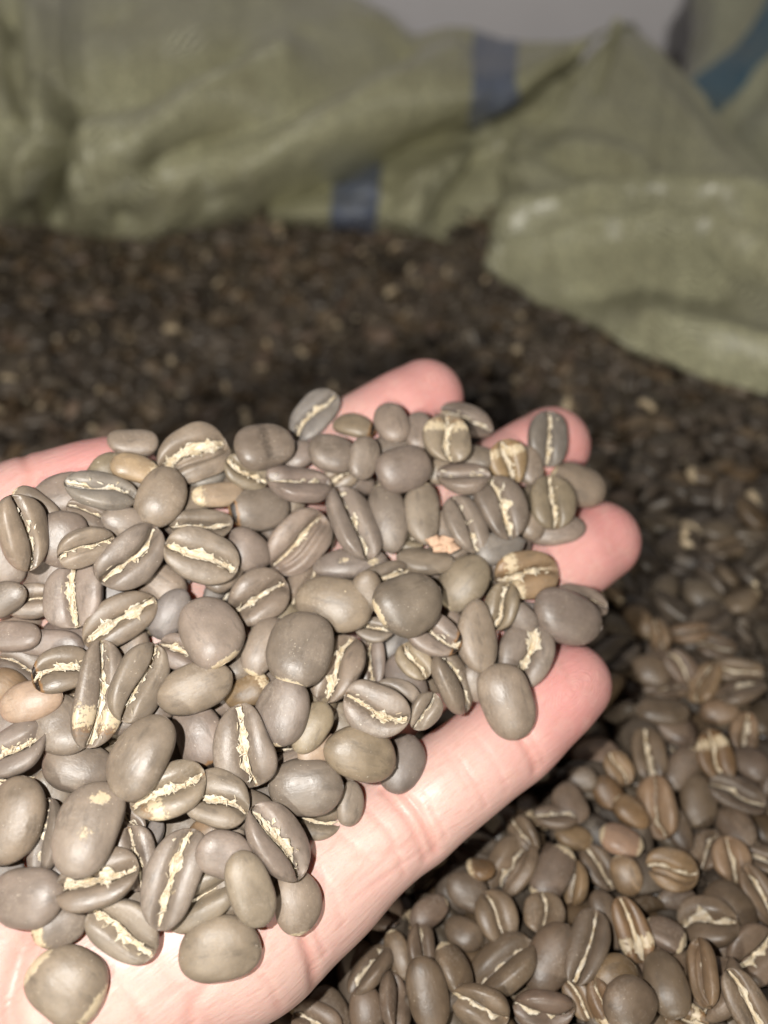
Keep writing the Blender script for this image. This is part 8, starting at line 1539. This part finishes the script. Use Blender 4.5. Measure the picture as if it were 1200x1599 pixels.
CAT = """
g|0||smooth grey coffee bean on the thumb tip, leftmost of the top row
t|0|scab|pale speckled coffee bean with a scabby left end beside the thumb
u|2||blue-grey coffee bean with curved cream crease lying on the thumb
o|0||broad olive coffee bean, back up, right of the blue-grey one on the thumb
g|0|tip|coffee bean tucked behind the tall curved bean at the left edge
g|2||tall curved coffee bean on edge at the left, cream crease facing right
d|0||dark round-backed coffee bean beside the tall curved one at the left
d|1||small dark coffee bean half hidden below the blue-grey one on the thumb
g|2||coffee bean with low ragged crease left of the large cream-creased bean
g|2||large face-up coffee bean with straight cream crease below the olive one
g|3||round face-up coffee bean with broken white crease near the left edge
g|1||coffee bean with short level crease peeking out beside the round white-creased one
d|0||dark coffee bean cut by the left edge of the photo at mid height
g|3||face-up coffee bean with the widest chalky white crease, upper left of the heap
g|0||plain coffee bean wedged between two large cream-creased beans
g|3||large face-up coffee bean with frayed wavy cream crease, upper left middle
g|2||coffee bean with white flake behind the large frayed-crease one
g|0||coffee bean whose rim shows under the large frayed-crease one
o|3|lobe|double-lobed open coffee bean with cream crease on top of the heap
d|0|dimple|coffee bean with a dark dimple, back up, at the top of the heap
u|3||topmost face-up coffee bean with streaky white crease left of the index fingertip
o|3||small coffee bean with flaky white bloom under the dimpled one
t|0|scab|small tan coffee bean with rusty wrinkled left end
d|0|hole|dark coffee bean, back up, with a brown hole at its lower left end
g|2||smile-shaped coffee bean on edge with thin cream crease along its top
g|2|lobe|shell-like coffee bean with an inner lobe and long cream crease
g|0||plain coffee bean left of the shell-like one
d|0||dark coffee bean half hidden above the smile-shaped one
d|0||dull dark round coffee bean between the topmost bean and the index finger
o|0|hole|small olive coffee bean with a cracked hole at the foot of the index finger
g|0||small round coffee bean lying against the index finger pad
g|0||coffee bean standing left of the flat round pale bean
d|0|tip|dark coffee bean ringed under the flat round pale bean
g|0||flat round pale coffee bean, back up, below the index finger
g|0||small coffee bean right of the one against the index finger pad
o|3|crack|olive-brown cracked coffee bean with a pale cap between index and middle fingers
d|2||long dark coffee bean with white ridge bridging index and middle fingers
g|2||long coffee bean on edge, cream crease running down its right side
d|0|tip|long dark coffee bean, back up, with a brown lower tip and white speck
o|0|tip|tan oval coffee bean, back up, standing upright above the orange husk flake
g|2||face-up coffee bean with crease bending right, beside the orange husk flake
d|3||dark face-up coffee bean with broad bright white crease near the middle finger
g|2||coffee bean on edge with torn chaff along its top, below the cracked olive one
b|3|crack|brown cracked coffee bean with white and rusty patches on the middle finger
g|0||coffee bean just behind the brown cracked one on the middle finger
u|2||blue-grey face-up coffee bean lying alone on the middle fingertip
o|2||round olive coffee bean with zigzag crease between middle and ring fingers
o|0|tip|smooth olive coffee bean resting between middle and ring fingertips
g|0||flat coffee bean lying on the ring finger under the round olive one
g|0||sliver of coffee bean below the dark white-creased one
u|0||bluish coffee bean half hidden under the bean with a bent crease
b|2|crack|glossy olive-brown coffee bean with long cream crease on the ring finger
d|0||large dark coffee bean, back up, between ring and little fingertips
g|1||coffee bean peeping out behind the large dark one at the fingertips
o|2||small curled coffee bean left of the large dark one at the fingertips
o|0|tip|olive coffee bean, back up, with a pale flange at its lower side
g|0||upright smooth coffee bean, back up, left of the face-up one on the little finger
g|3||face-up coffee bean with feathery crease and white chip by the little fingertip
g|0||large smooth coffee bean, back up, lying on the little finger
g|2||coffee bean on edge with cream crease on its right, touching the little finger
g|0||sliver of coffee bean above the feathery-creased one
d|0|tip|largest round coffee bean, back up, right of the heap centre
g|3|hole|face-up coffee bean with a black hole at the end of its cream crease
g|0|spot|wide coffee bean, back up, with one pale spot, in the heap centre
o|0|notch|kidney-shaped coffee bean with a notch on top and a brown dot
d|0|flake|flat dark coffee bean with a white flake under the long edge-on one
g|0|tip|big egg-shaped coffee bean, back up, in the very middle of the heap
g|3||face-up coffee bean with pale flaky crease right of the big egg-shaped one
d|2||narrow dark coffee bean with white chaff at its top
o|2||small coffee bean with a slit of chaff below the black-holed one
g|3||face-up coffee bean with straight white crease above the notched one
g|1||coffee bean rim behind the straight white-creased one
o|1||half-hidden olive coffee bean touching the little finger
u|0||bluish coffee bean deep in a gap right of the heap centre
g|0|tip|big round coffee bean, back up, left of the heap centre
g|2||face-up coffee bean with slanting thin crease above the heap centre
g|0|tip|coffee bean leaning against the big egg-shaped one, tan lower tip
g|0||long smooth coffee bean, back up, below the big round one on the left
b|0|scab|wrinkled brownish coffee bean in the gap under the big egg-shaped one
g|3||large face-up coffee bean with thick white crease in the lower middle
g|0|tip|smooth shiny coffee bean, back up, pale at its lower end, below the egg-shaped one
o|0||olive coffee bean wedged right of the smooth shiny one
d|0|line|wide dark coffee bean, back up, with a hairline crack, near the little finger base
g|1||coffee bean with a tan spot under the hairline-cracked one
o|0|notch|olive coffee bean, back up, with a nicked right end
d|0||dark flat coffee bean lying on the little finger under the nicked one
g|0||thin dark coffee bean edge beside the little finger base
g|3||large face-up coffee bean with fringed cream crease along its right side, lower right
g|0|tip|smooth coffee bean with a tan notch at the lower right of the heap
o|0||oval olive coffee bean, back up, left of the tan-notched one
o|0||big smooth coffee bean, back up, lowest of the heap on bare palm
g|1|line|coffee bean with a T-shaped wrinkle behind the big smooth lowest one
g|3||longest face-up coffee bean with cream crease, lower middle
g|0||dull coffee bean behind the oval olive one
g|2||face-up coffee bean with short white crease right of the torn cream-creased one
g|3|crack|face-up coffee bean with torn cream crease widening to the left
g|0||long kidney-shaped coffee bean, back up, left of the lower middle
g|0|flake|large coffee bean, back up, with white flakes on it, lower left
g|0||coffee bean, back up, half covered above the flaked one
g|0|tip|round coffee bean with a brown lower tip at the left
g|3|crack|very long coffee bean with full-length white crease at the left
g|2||curved coffee bean with brown-edged crease right of the very long one
p|0|line|pinkish-tan mottled coffee bean at the left edge
g|3|hole|coffee bean with flaky crease and small hole left of the very long one
g|2||coffee bean with a white triangular flake near the left edge
g|0|tip|coffee bean at the left edge above the white-flaked one
g|0||coffee bean sliver below the round white-creased one
g|3||coffee bean with arched cream crease cut by the left edge
g|0||large smooth coffee bean, back up, cut by the left edge
g|0||plain coffee bean in the gap beside the large left-edge one
d|2|spot|warty coffee bean on edge with cream crease facing left
g|0||plump smooth coffee bean at the left edge just above the palm skin
o|3||coffee bean with the broadest cream patch and tan lower lobe, lower left
d|0|scab|wrinkled dark coffee bean with gritty edge resting on the palm
o|3||face-up coffee bean with boat-shaped cream crease low on the palm
o|0|patch|lone coffee bean with cream patches at both ends, nearest on the bare palm
g|2||coffee bean with white fringe behind the longest face-up one
g|2||small coffee bean with chaff right of the flaked large one
g|0|hole|coffee bean with a slit at its lower end left of the thick white-creased one
b|0|hole|small brown-holed coffee bean tip in a gap of the lower middle
d|0||dark coffee bean under the thick white-creased one
t|0||tan coffee bean showing in the gap above the hairline-cracked one
u|0||bluish coffee bean half hidden left of the big round one
g|3||coffee bean with a white bar of chaff under the big round one
o|2||olive coffee bean with chaff under the dull dark round one
d|0||small dark coffee bean behind the long edge-on one
g|0||coffee bean behind the one with torn chaff
d|0||dark coffee bean in the gap between index and middle fingers
d|2||dark crescent of coffee bean with white chaff behind the largest round one
d|0||coffee bean edge right of the pale-spotted wide one
g|2||small chaffy coffee bean below the pale-spotted wide one
d|0||dark coffee bean behind the straight white-creased one
d|0||dark coffee bean deep in the gap left of the egg-shaped one
g|0||coffee bean between the olive broad one and the large cream-creased one
d|0||dark coffee bean under the broad olive one
g|0||coffee bean at the left edge under the tall curved one
b|0||brownish coffee bean cut by the left edge under the pinkish one
g|0||coffee bean sliver left of the large smooth one on the little finger
""".strip().split('\n')
PCAT = """
g|2||grey coffee bean in sack pile, on edge, bottom edge left of middle, leftmost
o|0|tip|olive tan-tipped coffee bean in sack pile, back up, bottom edge left of middle
g|1||grey coffee bean in sack pile, on edge, bottom edge left of middle, second from left
d|0||dark coffee bean in sack pile, back up, bottom edge left of middle, right one
g|2||grey coffee bean in sack pile, cream crease up, below little finger middle
g|0|tip|grey tan-tipped coffee bean in sack pile, back up, below little finger middle
g|0||grey coffee bean in sack pile, back up, below little finger middle
g|0|patch|grey cream-patched coffee bean in sack pile, back up, bottom edge left of middle
g|2||grey coffee bean in sack pile, on edge, bottom edge left of middle, second from right
d|0||dark coffee bean in sack pile, back up, bottom edge left of middle, left one
g|0||grey coffee bean in sack pile, back up, bottom edge left of middle
g|3||grey coffee bean in sack pile, white crease up, bottom edge left of middle
g|1|lobe|grey hollow coffee bean in sack pile, on edge, below little finger middle
b|0|scab|brown scabby coffee bean in sack pile, back up, below little finger middle
d|0||dark coffee bean in sack pile, back up, below little finger middle
g|1||grey coffee bean in sack pile, thin crease up, below little finger middle
g|0|patch|grey cream-patched coffee bean in sack pile, back up, midway down to bottom edge
g|1||grey coffee bean in sack pile, thin crease up, midway down to bottom edge
t|2||tan coffee bean in sack pile, on edge, midway down to bottom edge
g|2||grey coffee bean in sack pile, cream crease up, midway down to bottom edge
t|0|tip|tan tan-tipped coffee bean in sack pile, back up, midway down to bottom edge, right one
g|1||grey coffee bean in sack pile, on edge, bottom edge left of middle, rightmost
d|0||dark coffee bean in sack pile, back up, bottom edge right of middle
d|2||dark coffee bean in sack pile, cream crease up, midway down to bottom edge
d|0||dark coffee bean in sack pile, back up, midway down to bottom edge
b|3|crack|brown cracked coffee bean in sack pile, white crease up, midway down to bottom edge
t|0|tip|tan tan-tipped coffee bean in sack pile, back up, bottom edge right of middle
g|2||grey coffee bean in sack pile, on edge, bottom edge right of middle
t|2||tan coffee bean in sack pile, cream crease up, bottom edge right of middle
p|0|patch|pale pinkish cream-patched coffee bean in sack pile, back up, midway down to bottom edge
t|1|lobe|tan hollow coffee bean in sack pile, thin crease up, near the right edge
g|0|tip|grey tan-tipped coffee bean in sack pile, back up, near the right edge
g|1||grey coffee bean in sack pile, on edge, near the right edge
t|2||tan coffee bean in sack pile, cream crease up, near the right edge
g|2||grey coffee bean in sack pile, cream crease up, near the right edge
d|0||dark coffee bean in sack pile, back up, bottom right corner
g|2||grey coffee bean in sack pile, cream crease up, bottom right corner, right one
g|3||grey coffee bean in sack pile, white crease up, bottom right corner, left one
g|0|spot|grey pale-specked coffee bean in sack pile, back up, bottom right corner
g|2||grey coffee bean in sack pile, cream crease up, bottom right corner, left one
g|0|patch|grey cream-patched coffee bean in sack pile, back up, near the right edge
g|0||grey coffee bean in sack pile, back up, bottom edge right of middle, right one
g|0|spot|grey pale-specked coffee bean in sack pile, back up, bottom edge right of middle
t|1|lobe|tan hollow coffee bean in sack pile, on edge, bottom right corner
g|1||grey coffee bean in sack pile, on edge, bottom right corner
g|0||grey coffee bean in sack pile, back up, bottom edge right of middle, left one
g|3||grey coffee bean in sack pile, white crease up, bottom right corner, right one
b|2|crack|brown cracked coffee bean in sack pile, cream crease up, bottom edge right of middle
b|1|scab|brown scabby coffee bean in sack pile, on edge, bottom edge right of middle
d|0||dark coffee bean in sack pile, back up, just under little finger, left one
g|3||grey coffee bean in sack pile, on edge, just under little finger
t|0|tip|tan tan-tipped coffee bean in sack pile, back up, midway down to bottom edge, left one
d|0||dark coffee bean in sack pile, back up, just under little finger, right one
b|0||brown coffee bean in sack pile, back up, just under little finger
b|0|tip|brown tan-tipped coffee bean in sack pile, back up, just under little finger
t|2||tan coffee bean in sack pile, cream crease up, just under little finger
g|1||grey coffee bean in sack pile, on edge, below little finger middle
g|3||grey coffee bean in sack pile, white crease up, right and below little fingertip
t|2||tan coffee bean in sack pile, on edge, right and below little fingertip
d|0||dark coffee bean in sack pile, back up, right and below little fingertip, leftmost
d|0|tip|dark tan-tipped coffee bean in sack pile, back up, right and below little fingertip
d|0||dark coffee bean in sack pile, back up, right and below little fingertip, middle one
b|2|crack|brown cracked coffee bean in sack pile, cream crease up, right and below little fingertip
t|3||tan coffee bean in sack pile, white crease up, right and below little fingertip
d|2||dark coffee bean in sack pile, cream crease up, right and below little fingertip
d|0||dark coffee bean in sack pile, back up, right and below little fingertip, rightmost
t|0||tan coffee bean in sack pile, back up, right and below little fingertip
g|0||grey coffee bean in sack pile, back up, near the right edge
d|0||dark coffee bean in sack pile, back up, near the right edge
g|2||grey coffee bean in sack pile, cream crease up, right of little fingertip
g|2||grey coffee bean in sack pile, on edge, right of little fingertip, leftmost
t|1||tan coffee bean in sack pile, on edge, right of little fingertip, rightmost
g|2||grey coffee bean in sack pile, on edge, right of little fingertip, middle one
g|3||grey coffee bean in sack pile, on edge, right of little fingertip, rightmost
d|0|spot|dark pale-specked coffee bean in sack pile, back up, right of little fingertip
t|2||tan coffee bean in sack pile, on edge, right of little fingertip, middle one
g|1||grey coffee bean in sack pile, thin crease up, right of little fingertip
t|2||tan coffee bean in sack pile, on edge, right of little fingertip, leftmost
""".strip().split('\n')
# beans low in the handful: tint, way up, place in the heap, rank from the left among those that look alike there
LOW = [w for w in '''
half-buried grey coffee bean between index and middle fingers, left one of two
half-buried dark coffee bean in the left part of the heap, third from the left
half-buried olive coffee bean in the left part of the heap, second from the left
half-buried grey coffee bean just above the heap centre, third from the left
half-buried bluish coffee bean left of the heap centre, leftmost of three
half-buried grey coffee bean in the lower part of the heap, third from the left
half-buried dark coffee bean near the thumb
half-buried olive coffee bean by the left edge of the photo
half-buried grey coffee bean in the lower left part of the heap, left one of two
half-buried bluish coffee bean between index and middle fingers
half-buried grey coffee bean toward the little fingertip
half-buried dark coffee bean toward the ring fingertip, left one of two
half-buried olive coffee bean just above the heap centre, first from the left
half-buried grey coffee bean just above the heap centre, first from the left
half-buried bluish coffee bean low at the left edge, rightmost of three
half-buried grey coffee bean under the heap centre, fifth from the left
half-buried dark coffee bean toward the ring fingertip, right one of two
half-buried olive coffee bean low at the left edge
half-buried grey coffee bean under the heap centre, third from the left
half-buried bluish coffee bean under the heap centre
half-buried grey coffee bean under the heap centre, first from the left
half-buried dark coffee bean just above the heap centre, right one of two
half-buried olive coffee bean left of the heap centre, right one of two
half-buried grey coffee bean in the lower part of the heap, fifth from the left
half-buried bluish coffee bean left of the heap centre, rightmost of three
half-buried grey coffee bean at the top of the heap, right one of two
half-buried dark coffee bean in the left part of the heap, fourth from the left
half-buried olive coffee bean left of the heap centre, left one of two
half-buried grey coffee bean in the lower part of the heap, first from the left
half-buried bluish coffee bean left of the heap centre, middle of three
half-buried grey coffee bean in the lower left part of the heap, right one of two
half-buried dark coffee bean under the heap centre
half-buried olive coffee bean just above the heap centre, third from the left
half-buried grey coffee bean under the heap centre, second from the left
half-buried bluish coffee bean in the lower left part of the heap, left one of two
half-buried grey coffee bean by the left edge of the photo, first from the left
half-buried dark coffee bean left of the heap centre
half-buried olive coffee bean under the heap centre, left one of two
half-buried grey coffee bean toward the ring fingertip
half-buried bluish coffee bean toward the little fingertip, left one of two
half-buried grey coffee bean in the lower part of the heap, sixth from the left
half-buried dark coffee bean just above the heap centre, left one of two
half-buried olive coffee bean in the left part of the heap, third from the left
half-buried grey coffee bean in the lower part of the heap, second from the left
half-buried bluish coffee bean low at the left edge, leftmost of three
half-buried grey coffee bean under the heap centre, fourth from the left
half-buried dark coffee bean in the left part of the heap, second from the left
half-buried olive coffee bean just above the heap centre, second from the left
half-buried grey coffee bean between index and middle fingers, right one of two
half-buried bluish coffee bean toward the little fingertip, right one of two
half-buried grey coffee bean by the left edge of the photo, second from the left
half-buried dark coffee bean in the lower left part of the heap
half-buried olive coffee bean near the thumb
half-buried grey coffee bean by the left edge of the photo, fourth from the left
half-buried bluish coffee bean low at the left edge, middle of three
half-buried grey coffee bean at the top of the heap, left one of two
half-buried dark coffee bean low at the left edge
half-buried olive coffee bean in the left part of the heap, first from the left
half-buried grey coffee bean by the left edge of the photo, third from the left
half-buried bluish coffee bean in the lower part of the heap
half-buried grey coffee bean just above the heap centre, second from the left
half-buried dark coffee bean in the left part of the heap, first from the left
half-buried olive coffee bean in the left part of the heap, fourth from the left
half-buried grey coffee bean just above the heap centre, fourth from the left
half-buried bluish coffee bean in the lower left part of the heap, right one of two
half-buried grey coffee bean near the thumb
half-buried dark coffee bean in the lower part of the heap
half-buried olive coffee bean just above the heap centre, fourth from the left
half-buried grey coffee bean in the lower part of the heap, fourth from the left
half-buried bluish coffee bean near the thumb
half-buried grey coffee bean under the heap centre, sixth from the left
half-buried dark coffee bean between index and middle fingers
half-buried olive coffee bean under the heap centre, right one of two
half-buried grey coffee bean left of the heap centre
'''.strip().split('\n')]
for n, r in enumerate(BEANS):
    k = r[0]
    if k < 1000:
        t, ch, ft, lab = CAT[k].split('|')
        add_bean(r, 100 + k, t, int(ch), ft, lab, 'coffee beans heaped in the hand', True)
    elif k == 1000:
        add_bean(r, 3000 + n, 'gdogu'[n % 5], n % 3, '', LOW.pop(0), 'beans buried in the handful', True)
    else:
        t, ch, ft, lab = PCAT[k - 2000].split('|')
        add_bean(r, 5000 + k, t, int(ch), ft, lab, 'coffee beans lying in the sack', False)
# everything farther off in the sack: thousands of beans, one mass
protos = []
for k in range(14):
    b = Bean(1, .72 + .04 * (k % 3), .42, 900 + k, ('', '', 'tip', 'lobe', '', 'scab', '')[k % 7], 2)
    V, qd, tr, mark = b.body(12, 20)
    V[:, 0] /= 1.0; V[:, 1] /= b.W; V[:, 2] /= b.T
    y = np.abs(V[:, 1]); mark[:, 0] = np.maximum(mark[:, 0], (V[:, 2] > 0) * .62 * np.exp(-((V[:, 1] - .05 * math.sin(k)) / .10)**2) * (.6, 1.0, .85, 0, 1.1)[k % 5] * (.55 + .45 * np.sin(V[:, 0] * 7 + k)))
    protos.append((V, qd, tr, mark))
VV, QQ, TT, MM, CC = [], [], [], [], []; base = 0
rg = np.random.default_rng(8)
for x, y, z, qx, qy, qz, g in zip(*[iter(MASS)] * 7):
    pos = np.array((x, y, z)) * 1e-4; q = np.array((qx, qy, qz)) * 1e-2; q = np.array((math.sqrt(max(0.0, 1 - q @ q)), *q)); q = q / np.linalg.norm(q)
    size = np.array((.0121, .0090, .0047)) * g * .01
    V, qd, tr, mark = protos[rg.integers(len(protos))]
    VV.append((V * size) @ q2R(q).T + pos); QQ.append(qd + base); TT.append(tr + base); MM.append(mark)
    c = np.array(TINT['ggddotbdgdtobpgd'[rg.integers(16)]]) * (.80, .76, .71) * rg.uniform(.30, .84)  # bean tints scaled down, putting the pile's shade into its colour
    CC.append(np.broadcast_to(c, (len(V), 3))); base += len(V)
me = mesh_from('coffee_bean_pile', np.vstack(VV), np.vstack(QQ), np.vstack(TT))
color_attr(me, 'mark', np.vstack(MM)); color_attr(me, 'tint', np.vstack(CC))
tag(link('coffee_bean_pile', me, MAT_PILE), 'shade-tinted mass of coffee beans filling the sack behind and below the hand', 'coffee beans', kind='stuff')
# dark sheet added under the pile, its colour standing for shade between beans
gx, gy = np.meshgrid(np.linspace(-.34, .27, 90), np.linspace(-.10, .48, 80), indexing='xy')
gz = -.020 * np.exp(-(((gx + .07) / .10)**2 + ((gy - .27) / .11)**2)) + .006 * np.exp(-(((gx - .12) / .08)**2 + ((gy - .16) / .08)**2)) + .003 * np.sin(gx * 31 + 1) * np.sin(gy * 27) - .0085
i = np.arange(79)[:, None]; j = np.arange(89)[None]
me = mesh_from('bean_bed', np.stack([gx.ravel(), gy.ravel(), gz.ravel()], -1), np.stack([i * 90 + j, i * 90 + j + 1, (i + 1) * 90 + j + 1, (i + 1) * 90 + j], -1).reshape(-1, 4))
tag(link('bean_bed', me, plain_material('bean_bed', (.06, .048, .038), .8, 120, .35)), 'dark sheet under the pile in the sack, painted as shade between beans', 'coffee beans', kind='stuff')
# orange husk flake caught between the beans
rg = np.random.default_rng(4)
hk = tag(link('husk_flake', None), 'small orange papery husk flake caught between two upright beans', 'husk')
HUSK = plain_material('dry_husk', (.62, .41, .28), .6, 900, .25)
cpos = at(692, 850, HUSK_D)
for k in range(4):
    n = 9; g = np.stack(np.meshgrid(np.linspace(-1, 1, n), np.linspace(-1, 1, n), indexing='ij'), -1).reshape(-1, 2)
    X = AX_R * .0013; Y = (AX_U * .9 + AX_F * .3) * .0009
    th = .5 + k * 1.1; ca, sa = math.cos(th), math.sin(th)
    o2 = (AX_R * (k - 1.5) * .0010 + AX_U * .0006 * (-1)**k)
    bend = -.0006 * (g[:, :1]**2) + rg.normal(0, .00006, (n * n, 1))
    P = cpos + o2 + (g[:, :1] * ca - g[:, 1:] * sa) * X + (g[:, :1] * sa + g[:, 1:] * ca) * Y - bend * AX_F
    i = np.arange(n - 1)[:, None]; j = np.arange(n - 1)[None]
    q = np.stack([i * n + j, i * n + j + 1, (i + 1) * n + j + 1, (i + 1) * n + j], -1).reshape(-1, 4)
    o = link('flake', mesh_from('flake', P, q), HUSK, hk)
    so = o.modifiers.new('thickness', 'SOLIDIFY'); so.thickness = .0002
